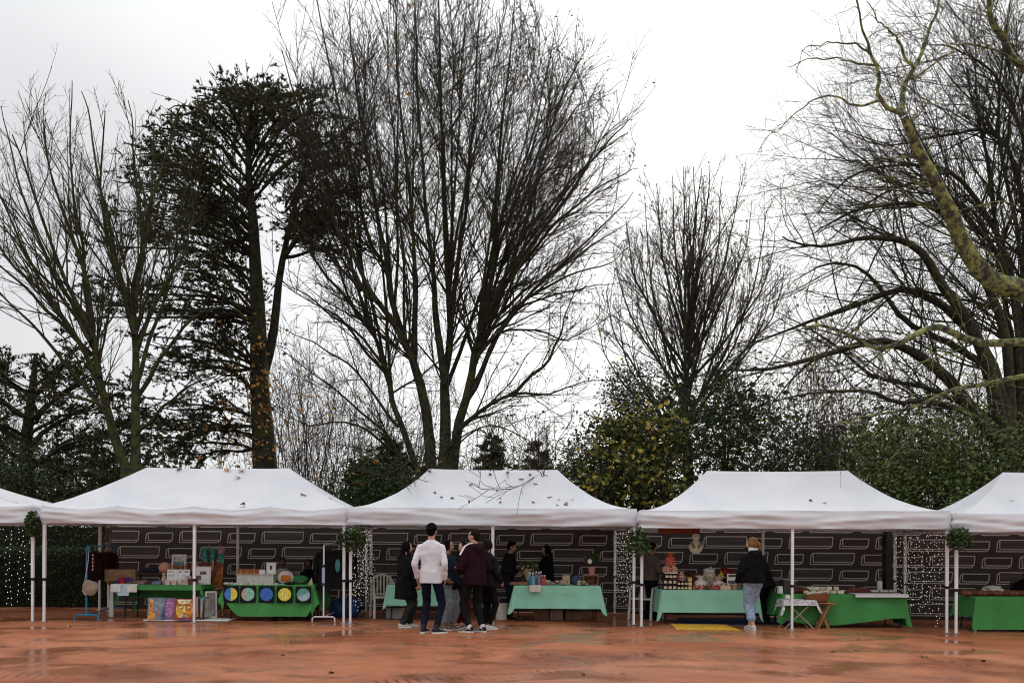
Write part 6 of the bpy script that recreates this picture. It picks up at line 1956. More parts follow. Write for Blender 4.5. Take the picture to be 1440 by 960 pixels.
# --- the great bare tree in the middle
DC = 24.5
cen = [([(606, 672), (604, 602), (591, 538), (581, 510), (573, 492), (556, 457), (531, 425), (506, 404), (462, 280), (424, 160), (396, 70)], DC, -1.2, .22, .016),
       ([(573, 492), (552, 428), (542, 375), (520, 335), (490, 200), (456, 60), (440, -50)], DC - .3, 1.6, .13, .016),
       ([(581, 510), (586, 470), (584, 411), (582, 360), (572, 240), (560, 100), (556, -90)], DC - .2, -1.6, .14, .016),
       ([(623, 672), (624, 600), (625, 552), (627, 524), (634, 470), (632, 411), (626, 360), (619, 200), (616, 50), (618, -130)], DC, 1.0, .24, .018),
       ([(626, 540), (616, 446), (611, 393), (598, 280), (588, 120), (580, -110)], DC, -1.8, .15, .016),
       ([(634, 430), (653, 310), (668, 160), (682, -70)], DC + .4, 1.8, .11, .016),
       ([(636, 668), (641, 609), (658, 560), (669, 510), (673, 489), (683, 457), (701, 411), (728, 340), (760, 225), (790, 135), (814, 78)], DC, -.8, .20, .015),
       ([(673, 489), (688, 390), (700, 260), (716, 100), (728, -40)], DC - .3, 1.8, .12, .015),
       ([(680, 462), (738, 362), (808, 262), (858, 195), (886, 170)], DC - .3, .6, .10, .013),
       ([(658, 560), (698, 472), (758, 402), (828, 335), (895, 268)], DC - .2, -2.2, .11, .013),
       ([(590, 672), (566, 602), (552, 560), (542, 517), (520, 464), (496, 436), (470, 350), (438, 250), (402, 170)], DC, .9, .13, .014),
       ([(520, 464), (470, 400), (420, 335), (372, 292)], DC + .4, -1.8, .08, .012),
       ([(545, 530), (500, 470), (450, 430), (395, 400)], DC + .2, -2.4, .07, .012),
       ([(531, 425), (482, 320), (442, 205), (412, 112)], DC - .8, 2.4, .09, .013),
       ([(552, 428), (530, 300), (500, 130), (488, -20)], DC - .2, -2.8, .10, .014),
       ([(600, 672), (562, 640), (540, 606), (490, 566), (440, 526), (385, 486)], DC, -2.4, .09, .012),
       ([(600, 674), (562, 642), (520, 608), (470, 592), (420, 592), (362, 548)], DC, -3.4, .07, .011),
       ([(630, 668), (645, 609), (676, 581), (726, 552), (772, 553), (838, 531)], DC, -3.0, .13, .013),
       ([(716, 556), (761, 517), (786, 478), (800, 430), (834, 350)], DC - 1.6, -.8, .07, .011),
       ([(658, 560), (674, 500), (704, 470), (754, 465), (797, 477), (852, 448)], DC - .2, -1.8, .08, .012),
       ([(660, 552), (718, 440), (790, 390), (850, 372), (884, 345)], DC, 2.2, .08, .012),
       ([(669, 510), (676, 440), (694, 340), (742, 215), (770, 100), (785, 30)], DC - .15, 3.0, .09, .012),
       ([(690, 420), (760, 320), (830, 225), (862, 150)], DC - .4, 2.2, .08, .012),
       ([(684, 455), (750, 402), (820, 352), (888, 312)], DC - .3, -1.4, .075, .011),
       ([(672, 480), (740, 430), (810, 408), (878, 396)], DC - .3, 1.2, .065, .010),
       ([(700, 411), (770, 330), (840, 264), (896, 232)], DC - .2, -2.6, .075, .011),
       ([(730, 338), (800, 258), (862, 200), (884, 186)], DC - .4, 1.0, .06, .010),
       ([(560, 600), (500, 522), (440, 482), (388, 455)], DC, 1.4, .065, .010),
       ([(508, 408), (450, 348), (402, 308), (368, 268)], DC - .6, 1.6, .07, .011),
       ([(545, 520), (482, 452), (422, 408), (378, 380)], DC, -.6, .06, .010),
       ([(480, 330), (430, 240), (398, 200), (380, 182)], DC - .6, -1.2, .06, .010),
       ([(760, 225), (812, 152), (846, 128)], DC - .6, 1.4, .05, .009),
       ([(625, 552), (668, 430), (720, 300), (770, 180), (800, 110)], DC + .6, 2.6, .09, .012),
       ([(612, 636), (606, 612), (598, 622), (588, 650), (584, 676)], DC, -7.2, .032, .010),
       ([(622, 640), (662, 606), (694, 620), (712, 650), (716, 674)], DC, -7.2, .032, .010),
       ([(628, 640), (686, 598), (735, 618), (762, 650), (768, 668)], DC, -7.2, .032, .010)]
base_c = PX(613, DC)
def crown_clip(cx, cy, rr, rl, up, dn, D, fuzz=.06):
    o = P3(cx, cy, D)
    sc = D / FPX
    def f(P):
        x, z = (P[:, 0] - o.x) / sc, (P[:, 2] - o.z) / sc
        e = np.sqrt((x / np.where(x > 0, rr, rl)) ** 2 + (z / np.where(z > 0, up, dn)) ** 2)
        return e < 1 + fuzz * rng.normal(size=len(P))
    return f
clip_c = crown_clip(622, 235, 272, 250, 290, 520, DC)
for i in range(24):                      # slim stems filling the round fan
    ph = R(-80 + 160 * (i + .5) / 24)
    tx = 622 + (268 if ph > 0 else 248) * math.sin(ph) * random.uniform(.82, .97)
    ty = 235 - 285 * math.cos(ph) * random.uniform(.82, .97) + 60 * (1 - math.cos(ph))
    src = cen[10 if ph < R(-35) else 0 if ph < R(-5) else 3 if ph < R(25) else 6]
    nd = random.choice((2, 3, 4) if ph < R(-35) or ph >= R(25) else (2, 3, 4, 5))
    sx, sy = src[0][nd]
    sD = src[1] + src[2] * (nd / (len(src[0]) - 1)) ** 1.2
    cen.append(([(sx, sy), (sx + (tx - sx) * .30, sy + (ty - sy) * .36), (sx + (tx - sx) * .68, sy + (ty - sy) * .70), (tx, ty)], sD, random.uniform(-3, 3), .065, .010))
cen = [([(x, max(y, -45)) for (x, y) in pts], D, dd, r0 * .76, r1 * .6) for (pts, D, dd, r0, r1) in cen]
tz = np.array([[base_c.x, DC, 0.0], [base_c.x - .02, DC, 1.2], [base_c.x + .02, DC, 2.6], [base_c.x, DC, 3.6]])
lv_fan = [dict(rate=2.3, t0=0.25, ang=34, asd=8, lf=0.34, lk=0.25, P=7, trop=0.02, wig=0.10, rm=0.45, rmin=0.009, lmin=0.8, lmax=3.2, sides=4),
          dict(rate=3.3, t0=0.08, ang=31, asd=9, lf=0.42, lk=0.4, P=4, trop=0.02, wig=0.13, rm=0.55, rmin=0.0066, lmin=0.4, lmax=1.7, sides=3),
          dict(rate=3.3, t0=0.15, ang=34, asd=10, lf=0.55, lk=0.4, P=3, trop=0.03, wig=0.10, rm=0.6, rmin=0.0052, lmin=0.25, lmax=0.8, sides=3)]
right_side = lambda P: (P[:, 0] > -0.2) | (rng.random(len(P)) < 0.12)
tree('bare_tree', 'tallest bare tree, many stems fanning out behind the middle tent', (base_c.x, DC, 0), cen, M_barkdark, lv_fan,
     trunk=(spline(tz, 10), np.linspace(.62, .5, 10)), clip=clip_c, leaf=[(M_drybrown, 0.17, 0.075, 0.14, 1, right_side), (M_orange, 0.0016, 0.16, 0.05, 1, None)])

# --- mossy bare tree at the left
DL = 22.5
lef = [([(192, 668), (191, 560), (190, 470), (190, 400), (212, 290), (218, 170)], DL, 1.0, 0.144, 0.016),
       ([(184, 668), (160, 600), (140, 530), (128, 470), (98, 400), (55, 290), (20, 190)], DL, -1.2, 0.137, 0.016),
       ([(140, 530), (125, 450), (118, 360), (98, 240), (100, 110)], DL - .4, .8, 0.079, 0.011),
       ([(150, 560), (110, 480), (60, 400), (20, 320), (-20, 220)], DL - .3, -1.6, 0.079, 0.011),
       ([(158, 590), (90, 510), (30, 440), (-30, 380)], DL, -2.0, 0.072, 0.011),
       ([(190, 480), (175, 400), (150, 300), (130, 190), (118, 130)], DL + .3, 1.8, 0.079, 0.011),
       ([(190, 440), (198, 350), (190, 250), (182, 150)], DL + .3, -.8, 0.072, 0.011),
       ([(191, 560), (226, 510), (262, 455), (312, 430), (345, 440)], DL + .3, -1.5, 0.065, 0.011),
       ([(190, 490), (220, 420), (262, 345), (272, 280)], DL + .3, .6, 0.072, 0.011),
       ([(191, 540), (212, 470), (235, 400), (250, 320), (262, 250)], DL + .2, 2.0, 0.065, 0.011),
       ([(175, 640), (150, 580), (90, 555), (30, 540), (-40, 500)], DL, -2.4, 0.058, 0.010),
       ([(128, 480), (90, 420), (30, 350), (-30, 290)], DL - .6, 1.0, 0.065, 0.010),
       ([(192, 610), (230, 570), (270, 540), (320, 520)], DL, -1.8, 0.050, 0.010),
       ([(130, 470), (120, 380), (80, 280), (60, 170)], DL - .5, -2.2, 0.072, 0.010),
       ([(128, 470), (70, 370), (30, 270), (0, 150)], DL - .4, 2.0, .07, .010),
       ([(110, 480), (40, 390), (-20, 330), (-60, 300)], DL - .4, .6, .06, .010),
       ([(190, 470), (165, 380), (140, 260), (150, 150)], DL, -1.2, .08, .011),
       ([(130, 500), (80, 450), (20, 390), (-50, 340)], DL, -1.0, .07, .010),
       ([(200, 330), (230, 230), (250, 160), (262, 140)], DL + .6, .6, .05, .009)]
base_l = PX(188, DL)
tz = np.array([[base_l.x, DL, 0.0], [base_l.x + .03, DL, 1.5], [base_l.x, DL, 3.4]])
lv_l = [dict(rate=2.4, t0=0.25, ang=27, asd=8, lf=0.40, lk=0.5, P=7, trop=0.06, wig=0.07, rm=0.5, rmin=0.009, lmin=0.7, sides=4),
        dict(rate=3.4, t0=0.1, ang=30, asd=9, lf=0.42, lk=0.4, P=4, trop=0.05, wig=0.09, rm=0.55, rmin=0.0055, lmin=0.4, sides=3),
        dict(rate=3.2, t0=0.2, ang=34, asd=10, lf=0.5, lk=0.4, P=3, trop=0.04, wig=0.10, rm=0.6, rmin=0.0043, lmin=0.22, lmax=0.8, sides=3)]
tree('bare_tree', 'mossy bare tree with twin trunks behind the hedge and the paintings stall', (base_l.x, DL, 0), lef, M_barkmoss, lv_l, clip=crown_clip(110, 390, 245, 270, 285, 420, DL, .05),
     trunk=(spline(tz, 8), np.linspace(.40, .32, 8)))

# --- smaller bare tree right of the middle
DM = 30.0
mid = []
for k, (ex, ey, dd, r0) in enumerate([(852, 400, -2, .08), (862, 350, 2, .08), (880, 305, -1, .09), (905, 275, 2, .09), (925, 262, -2.5, .09), (945, 248, 1, .10), (962, 236, -1, .11), (978, 232, 2.5, .12), (996, 240, -2, .11), (1014, 250, 1, .10), (1036, 268, -1, .09), (1056, 285, 2, .09), (1076, 300, -2, .09), (1092, 325, 1, .08), (1105, 375, -1, .08), (1110, 430, 1.5, .07), (840, 450, 1, .07), (900, 330, -3, .08), (1040, 330, 3, .08), (970, 262, 0, .10), (985, 280, -3, .09), (870, 440, -2.5, .07), (1085, 400, -2.5, .07), (890, 370, 3, .07), (1060, 360, -3, .07)]):
    hi = max(0.0, min(1.0, (470 - ey) / 240))
    hy = 640 - 170 * hi * (1 if k % 3 else .45)
    bx = 964 + (640 - hy) * .03 + (ex - 965) * 0.03
    mx1 = 965 + (ex - 965) * 0.46
    mx2 = 965 + (ex - 965) * 0.86
    mid.append(([(bx, hy), (mx1, hy - (hy - ey) * 0.30), (mx2, hy - (hy - ey) * 0.64), (ex, ey)], DM, dd, r0 * .72, .010))
mid.append(([(965, 650), (964, 560), (970, 460), (975, 350), (984, 236)], DM, .2, .14, .010))
base_m = PX(966, DM)
tz = np.array([[base_m.x, DM, -.1], [base_m.x + .05, DM, 2.2], [base_m.x, DM, 5.0]])
lv_m = [dict(rate=2.4, t0=0.12, ang=26, asd=7, lf=0.34, lk=0.4, P=6, trop=0.05, wig=0.05, rm=0.5, rmin=0.009, lmin=0.6, sides=4),
        dict(rate=3.6, t0=0.12, ang=30, asd=8, lf=0.42, lk=0.4, P=4, trop=0.05, wig=0.07, rm=0.55, rmin=0.0072, lmin=0.4, sides=3),
        dict(rate=3.0, t0=0.2, ang=32, asd=10, lf=0.5, lk=0.4, P=3, trop=0.04, wig=0.10, rm=0.6, rmin=0.006, lmin=0.25, lmax=0.7, sides=3)]
low_left = lambda P: (P[:, 2] < 9.0) & (P[:, 0] < 5.5)
tree('bare_tree', 'smaller rounded bare tree behind the gap between bottle and jam stalls', (base_m.x, DM, base_m.z), mid, M_barkgrey, lv_m,
     trunk=(spline(tz, 8), np.linspace(.22, .15, 8)), clip=crown_clip(972, 420, 146, 142, 182, 330, DM, .04), leaf=[(M_drybrown, 0.2, 0.08, 0.06, 1, None), (M_yellowgreen, 0.10, 0.13, 0.1, 1, low_left)])

# --- wide spreading bare trees at the right
lv_r = [dict(rate=1.6, t0=0.15, ang=40, asd=12, lf=0.36, lk=0.5, P=7, trop=0.02, wig=0.10, rm=0.5, rmin=0.010, lmin=0.7, sides=4),
        dict(rate=2.3, t0=0.12, ang=40, asd=12, lf=0.45, lk=0.4, P=4, trop=0.02, wig=0.13, rm=0.55, rmin=0.0072, lmin=0.35, sides=3),
        dict(rate=2.5, t0=0.2, ang=40, asd=12, lf=0.5, lk=0.4, P=3, trop=0.03, wig=0.14, rm=0.6, rmin=0.006, lmin=0.25, lmax=0.9, sides=3)]
DR = 29.0
ra = [([(1425, 660), (1370, 575), (1312, 515), (1250, 482), (1180, 492), (1090, 515), (1010, 525)], DR, -3, .26, .02),
      ([(1425, 660), (1380, 490), (1325, 400), (1285, 346), (1235, 333), (1160, 345), (1095, 333)], DR, -1, .24, .02),
      ([(1425, 660), (1395, 510), (1340, 440), (1275, 412), (1200, 430), (1120, 458), (1050, 485)], DR, 1, .22, .02),
      ([(1425, 660), (1400, 610), (1330, 572), (1260, 560), (1180, 545), (1090, 560)], DR, -4, .16, .016),
      ([(1425, 660), (1405, 540), (1350, 490), (1275, 450), (1225, 390), (1170, 370), (1120, 395)], DR, 3, .18, .016),
      ([(1425, 660), (1415, 480), (1370, 370), (1330, 300), (1265, 285), (1190, 300), (1140, 330)], DR, 2, .20, .016),
      ([(1425, 660), (1390, 590), (1300, 545), (1220, 520), (1150, 470), (1100, 440)], DR, 2.5, .14, .015)]
base_r = PX(1425, DR)
tz = np.array([[base_r.x, DR, -.1], [base_r.x + .05, DR, 2.0], [base_r.x, DR, 4.2]])
tree('spreading_tree', 'dark bare tree whose arching branches reach left above the laurel hedge', (base_r.x, DR, base_r.z), ra, M_barkdark, lv_r,
     trunk=(spline(tz, 8), np.linspace(.55, .46, 8)), npts=20, wig=0.07, leaf=[(M_rust, 0.12, 0.10, 0.06, 1, lambda P: P[:, 2] < 9.5)])
DR2 = 33.0
rb = [([(1438, 660), (1425, 520), (1412, 400), (1394, 260), (1378, 150), (1372, 50)], DR2, 1, 0.163, 0.016),
      ([(1438, 660), (1434, 460), (1402, 335), (1345, 245), (1275, 232), (1195, 250), (1150, 300)], DR2, -2, 0.150, 0.014),
      ([(1438, 660), (1446, 420), (1432, 260), (1392, 185), (1330, 190), (1250, 205), (1175, 185)], DR2, 2, 0.136, 0.014),
      ([(1440, 660), (1450, 400), (1442, 210), (1402, 110), (1350, 72), (1300, 60)], DR2, -1, 0.122, 0.013),
      ([(1440, 660), (1462, 380), (1470, 180), (1460, 40), (1440, -60)], DR2, 2, 0.150, 0.014),
      ([(1438, 660), (1430, 440), (1385, 320), (1335, 270), (1290, 190), (1270, 120)], DR2, 3, 0.109, 0.013),
      ([(1440, 660), (1480, 420), (1540, 260), (1600, 120)], DR2, 0, 0.136, 0.013),
      ([(1438, 660), (1425, 420), (1360, 300), (1290, 262), (1215, 290), (1165, 345)], DR2, -3, 0.122, 0.013),
      ([(1440, 660), (1440, 380), (1405, 200), (1410, 90), (1425, -20)], DR2, -3, 0.116, 0.013)]
base_r2 = PX(1440, DR2)
tz = np.array([[base_r2.x, DR2, -.1], [base_r2.x + .05, DR2, 2.0], [base_r2.x, DR2, 4.6]])
tree('spreading_tree', 'tall bare tree with a dense twiggy crown at the upper right edge', (base_r2.x, DR2, base_r2.z), rb, M_barkdark, lv_r,
     trunk=(spline(tz, 8), np.linspace(.55, .46, 8)), npts=20, wig=0.07)

# --- the near tree with lichen on its limbs, its trunk just outside the frame
DN = 18.5
pl = [([(1640, 560), (1545, 460), (1480, 425), (1432, 412), (1392, 396), (1360, 352), (1338, 300), (1312, 252), (1288, 205), (1269, 163)], DN, -1.5, .31, .07),
      ([(1269, 163), (1238, 142), (1234, 100), (1222, 68), (1208, 20), (1196, -40)], DN - 1.5, -.6, .05, .012),
      ([(1269, 163), (1270, 136), (1286, 98), (1302, 58), (1318, 18), (1330, -40)], DN - 1.5, .8, .065, .016),
      ([(1238, 142), (1202, 146), (1166, 135), (1128, 152), (1088, 188)], DN - 1.6, -.8, .028, .006),
      ([(1231, 92), (1204, 90), (1172, 82), (1140, 84), (1108, 92)], DN - 1.7, .5, .024, .006),
      ([(1224, 76), (1196, 62), (1160, 62), (1126, 74)], DN - 1.7, -.9, .022, .006),
      ([(1286, 98), (1266, 58), (1252, 44), (1236, 30), (1222, 6)], DN - 1.4, -.8, .032, .008),
      ([(1276, 126), (1262, 112), (1262, 90), (1268, 70)], DN - 1.5, -.4, .018, .006),
      ([(1282, 112), (1312, 92), (1345, 64), (1376, 46), (1410, 40)], DN - 1.3, .8, .024, .007),
      ([(1640, 540), (1560, 492), (1500, 482), (1440, 481), (1380, 481), (1334, 464), (1302, 464), (1270, 479), (1232, 487), (1192, 470), (1156, 456), (1128, 458)], DN, -2.2, .115, .022),
      ([(1660, 500), (1560, 500), (1440, 529), (1400, 537), (1350, 545), (1312, 560), (1278, 574), (1220, 586), (1160, 600)], DN, -1.0, .08, .014),
      ([(1620, 300), (1540, 170), (1480, 118), (1440, 94), (1408, 56), (1391, 18), (1398, -50)], DN, -.8, .12, .04),
      ([(1438, 94), (1400, 70), (1350, 62), (1310, 78)], DN - .6, -1, .03, .007),
      ([(1640, 250), (1600, 100), (1590, -100)], DN, .6, .22, .06)]
base_n = PX(1655, DN)
tz = np.array([np.array(P3(1655, 872, DN)), np.array(P3(1650, 700, DN)), np.array(P3(1640, 540, DN)), np.array(P3(1625, 300, DN)), np.array(P3(1640, 60, DN)), np.array(P3(1660, -200, DN))])
tz[0][2] = base_n.z
lv_n = [dict(rate=2.2, t0=0.3, ang=50, asd=14, lf=0.28, lk=0.3, P=7, trop=-0.02, wig=0.22, rm=0.45, rmin=0.006, lmin=0.35, lmax=1.5, sides=4),
        dict(rate=3.2, t0=0.15, ang=45, asd=14, lf=0.5, lk=0.4, P=5, trop=-0.05, wig=0.22, rm=0.55, rmin=0.0038, lmin=0.2, lmax=.8, sides=3),
        dict(rate=3.0, t0=0.3, ang=45, asd=14, lf=0.5, lk=0.4, P=4, trop=-0.10, wig=0.2, rm=0.6, rmin=0.003, lmin=0.12, lmax=.35, sides=3)]
tree('lichen_tree', 'near tree whose crooked pale lichen covered limbs enter from the right edge', (base_n.x, DN, base_n.z), pl, M_barkpale, lv_n,
     trunk=(spline(tz, 14), np.linspace(.5, .26, 14)), npts=26, wig=0.03, sides=10, leaf=[(M_drybrown, 0.10, 0.05, 0.08, 2, None)])

# --- the cedar
M_needle = mat('cedar_needle', (0.016, 0.021, 0.008), 0.7, attr='tint', c2=(0.095, 0.095, 0.032), ramp=(0, 1), transl=0.3)
M_needle2 = mat('olive_needle', (0.020, 0.024, 0.008), 0.7, attr='tint', c2=(0.070, 0.076, 0.020), ramp=(0, 1), transl=0.25)
def tufts(C, axis, size, k=7):
    """short needle sprays round a growing tip"""
    n = len(C)
    idx = np.repeat(np.arange(n), k)
    d = nrmz(rand_unit(n * k) * 0.9 + axis[idx] * 0.9 + np.array([0, 0, 0.15]))
    L = size * rng.uniform(0.6, 1.3, n * k)
    s = nrmz(np.cross(d, rand_unit(n * k))) * (L * 0.2)[:, None]
    p = C[idx]
    V = np.stack([p - s, p + s, p + d * L[:, None]], 1).reshape(-1, 3)
    F = np.arange(n * k * 3).reshape(-1, 3)
    return V, F, np.repeat(np.clip(rng.normal(0.4, 0.25, n), 0, 1), 3 * k)
def conifer(name, label, base, trunk, trad, limbs, nm, levels, size, k=7, wig=0.08, extra=None, clip=None):
    root = thing(name, label, 'tree', base, 0)
    off = np.array(base)
    for i, (tp, tr) in enumerate(zip(trunk, trad)):
        V, F = tubes(tp[None], tr[None], 10)
        np_mesh('trunk', V, F, M_barkdark, root, offset=off)
    paths, rads = [], []
    for (pts, D, dd, r0, r1) in limbs:
        p = px_path(pts, D, dd, 12, wig)
        r = np.linspace(r0, r1, 12)
        V, F = tubes(p[None], r[None], 6)
        np_mesh('limb', V, F, M_barkdark, root, offset=off)
        paths.append(p)
        rads.append(r)
    paths, rads = np.array(paths), np.array(rads)
    lens = np.linalg.norm(np.diff(paths, axis=1), axis=2).sum(1)
    cur = (paths, rads, lens)
    Vs, Fs, nv, C, A = [], [], 0, [], []
    for lv in levels:
        lv = dict(lv)
        sd = lv.pop('sides', 3)
        tf = lv.pop('tuft', 0)
        cur = spawn(*cur, clip=clip, **lv)
        V, F = tubes(cur[0], cur[1], sd)
        Vs.append(V); Fs.append(F + nv); nv += len(V)
        if tf:
            n, P, _ = cur[0].shape
            t = rng.uniform(0.15, 1.0, (n, tf))
            s = t * (P - 1)
            i = np.minimum(s.astype(int), P - 2)
            f = (s - i)[..., None]
            ar = np.arange(n)[:, None]
            C.append((cur[0][ar, i] * (1 - f) + cur[0][ar, i + 1] * f).reshape(-1, 3))
            A.append(nrmz(cur[0][ar, i + 1] - cur[0][ar, i]).reshape(-1, 3))
    np_mesh('branches', np.concatenate(Vs), np.concatenate(Fs), M_barkdark, root, offset=off, kind='stuff')
    V, F, T = tufts(np.concatenate(C), np.concatenate(A), size, k)
    np_mesh('foliage', V, F, nm, root, smooth=False, offset=off, attrs={'tint': T}, kind='stuff')
    if extra is not None:
        P, lm, sz = extra
        V, F = leaf_quads(P, sz, 0.0, 0.8)
        np_mesh('leaves', V, F, lm, root, smooth=False, offset=off, attrs={'tint': tints(len(P))}, kind='stuff')
    return root
DK = 28.0
tr1 = px_path([(373, 880), (373, 660), (368, 560), (364, 450), (357, 340), (349, 240), (346, 155)], DK, 0, 18, 0.04)
tr2 = px_path([(372, 520), (388, 440), (400, 350), (420, 270), (445, 170)], DK + .3, 1.0, 12, 0.04)
tr1[0][2] = 0
ced = []
def climb(x0, y0, x1, y1, dd, r, sag=0): ced.append(([(x0, y0), (x0 + (x1 - x0) * .3, y0 + (y1 - y0) * .55 - 4), (x0 + (x1 - x0) * .65, y0 + (y1 - y0) * .9 - 5 + sag), (x1, y1)], DK, dd, r, .015))
for (y0, xl, yl, xr, yr) in [(190, 312, 132, 392, 128), (215, 268, 140, 425, 132), (240, 225, 160, 470, 135), (262, 200, 185, 492, 160), (285, 178, 215, 520, 200), (305, 182, 238, 545, 235), (330, 200, 270, 548, 270), (350, 240, 300, 520, 300), (372, 225, 335, 500, 318)]:
    for dd in (-3.0, 0.6, 3.2):
        j = random.uniform(-14, 14)
        climb(352, y0 + j, xl + abs(dd) * 9 + j, yl + j * .5, dd + random.uniform(-1, 1), .05)
        climb(402 if y0 > 300 else 350, y0 + j, min(xr, 505) - abs(dd) * 8 + j, yr + j * .5, dd + random.uniform(-1, 1), .05)
for (x0, y0, xl, yl, dd) in [(364, 445, 235, 375, -1), (364, 450, 150, 395, -3), (364, 440, 180, 420, 1), (366, 430, 260, 350, 2), (365, 455, 120, 430, -2), (366, 520, 200, 470, -1), (366, 520, 190, 505, 2), (368, 560, 250, 500, -3), (369, 590, 200, 560, 1), (369, 600, 160, 600, -2), (370, 620, 190, 585, 2), (366, 470, 260, 440, 3), (370, 640, 230, 620, 0), (368, 540, 300, 470, -2)]:
    for e_ in (0, 1.6): climb(x0, y0, xl + 12 * e_, yl + 9 * e_, dd + e_, .06, 6)
for (x0, y0, xl, yl, dd) in [(356, 330, 160, 255, -2), (356, 350, 150, 300, 1), (360, 385, 140, 345, -1), (362, 405, 195, 330, 2.5), (358, 345, 205, 285, 3), (400, 335, 560, 296, -1), (402, 362, 545, 345, 1.5)]: climb(x0, y0, xl, yl, dd, .06, 4)
lv_c = [dict(rate=2.6, t0=0.12, ang=48, asd=12, lf=0.30, lk=0.35, P=5, trop=0.03, wig=0.08, rm=0.45, rmin=0.011, lmin=0.6, lmax=2.2, flat=0.75, sides=4, tuft=0),
        dict(rate=6.6, t0=0.10, ang=45, asd=12, lf=0.45, lk=0.4, P=3, trop=0.05, wig=0.10, rm=0.5, rmin=0.007, lmin=0.3, lmax=1.0, flat=0.6, sides=3, tuft=6)]
leafP = []
for (cx, cy, sx, sy, n) in [(368, 545, 22, 60, 90), (405, 545, 30, 16, 50), (362, 620, 40, 40, 90), (330, 560, 30, 50, 60), (372, 500, 14, 20, 25), (430, 600, 50, 50, 45), (310, 620, 40, 30, 50)]:
    for _ in range(n): leafP.append(P3(cx + random.gauss(0, sx), cy + random.gauss(0, sy), DK - .45 - random.random() * 1.5))
conifer('cedar_tree', 'dark layered evergreen behind the paintings stall with orange leaves on its trunk', (PX(373, DK).x, DK, 0), [tr1, tr2], [np.linspace(.44, .03, 18) ** 1.0, np.linspace(.16, .03, 12)], ced, M_needle, [dict(lv_c[0], flat=.85, trop=.01, rate=2.6), dict(lv_c[1], rate=5.4, tuft=6, flat=.8, trop=.03)], 0.095, 5, clip=lambda P: (P[:, 2] < ZY(360, 105, DK) + (P[:, 1] - DK) * .53 + .2 - .10 * (P[:, 0] - PX(360, DK).x) ** 2 + .5 * rng.normal(size=len(P))),
        extra=(np.array(leafP), M_orange, 0.13))
# lower dark evergreen at the left edge
DE = 27.0
lo = []
tr3 = px_path([(40, 880), (42, 740), (38, 640), (45, 560), (50, 500)], DE, 0, 10, 0.04)
tr3[0][2] = 0
for (y0, xl, yl, xr, yr) in [(560, -30, 500, 110, 490), (590, -50, 540, 140, 520), (620, -60, 575, 150, 560), (650, -60, 610, 170, 600), (680, -60, 650, 180, 640), (700, -50, 690, 170, 690), (720, -50, 720, 160, 730)]:
    for dd in (-2.5, 0, 2.5):
        j = random.uniform(-10, 10)
        lo.append(([(42, y0 + j), (42 + (xl - 42) * .5, (y0 + yl) / 2 - 4), (xl, yl + j)], DE, dd, .06, .014))
        lo.append(([(42, y0 + j), (42 + (xr - 42) * .5, (y0 + yr) / 2 - 4), (xr, yr + j)], DE, dd, .06, .014))
conifer('evergreen_tree', 'low dark evergreen behind the hedge at the left edge', (PX(40, DE).x, DE, 0), [tr3], [np.linspace(.3, .06, 10)], lo, M_needle, lv_c, 0.10, 4)

# small conical conifers seen low between the stalls
def small_conifer(label, px, ytop, D, w, group='small conifers low behind the tents', nm=None):
    b = PX(px, D)
    top = ZY(px, ytop, D)
    tr = np.array([[b.x, D, b.z], [b.x, D, top * .5], [b.x, D, top]])
    limbs = []
    n = 26
    root = thing('conifer', label, 'tree', b, 0, group)
    off = np.array(b)
    V, F = tubes(spline(tr, 6)[None], np.linspace(.14, .02, 6)[None], 6)
    np_mesh('trunk', V, F, M_barkdark, root, offset=off)
    N = 150
    t = rng.uniform(0.12, 0.99, N)
    st = np.stack([np.full(N, b.x), np.full(N, D), b.z + (top - b.z) * t], 1)
    a = rng.uniform(0, 2 * np.pi, N)
    d = np.stack([np.cos(a), np.sin(a), np.full(N, .12)], 1)
    L = w * (1.02 - t) * rng.uniform(.75, 1.15, N) + .15
    cur = grow(st, d, L, np.full(N, .02), np.full(N, .008), 5, 0.03, 0.06)
    V1, F1 = tubes(cur[0], cur[1], 3)
    np_mesh('branches', V1, F1, M_barkdark, root, offset=off, kind='stuff')
    nx_ = spawn(cur[0], cur[1], L, 7, lf=.4, lk=.4, lmin=.2, P=4, ang=45, flat=.5)
    C = nx_[0][:, 1:].reshape(-1, 3)
    V, F, T = tufts(C, nrmz(np.repeat(nx_[0][:, -1] - nx_[0][:, 0], 3, 0)), 0.16, 6)
    np_mesh('foliage', V, F, nm or M_needle2, root, smooth=False, offset=off, attrs={'tint': T}, kind='stuff')
small_conifer('small dark conifer left of the foot of the tallest bare tree', 546, 618, 27, 1.7)
small_conifer('small pointed conifer just right of the foot of the tallest bare tree', 690, 612, 34, 1.9)
small_conifer('small conifer half hidden behind the roof of the middle tent', 756, 622, 38, 2.1)
small_conifer('small conifer low behind the roof slope of the paintings tent', 505, 645, 31, 1.4)

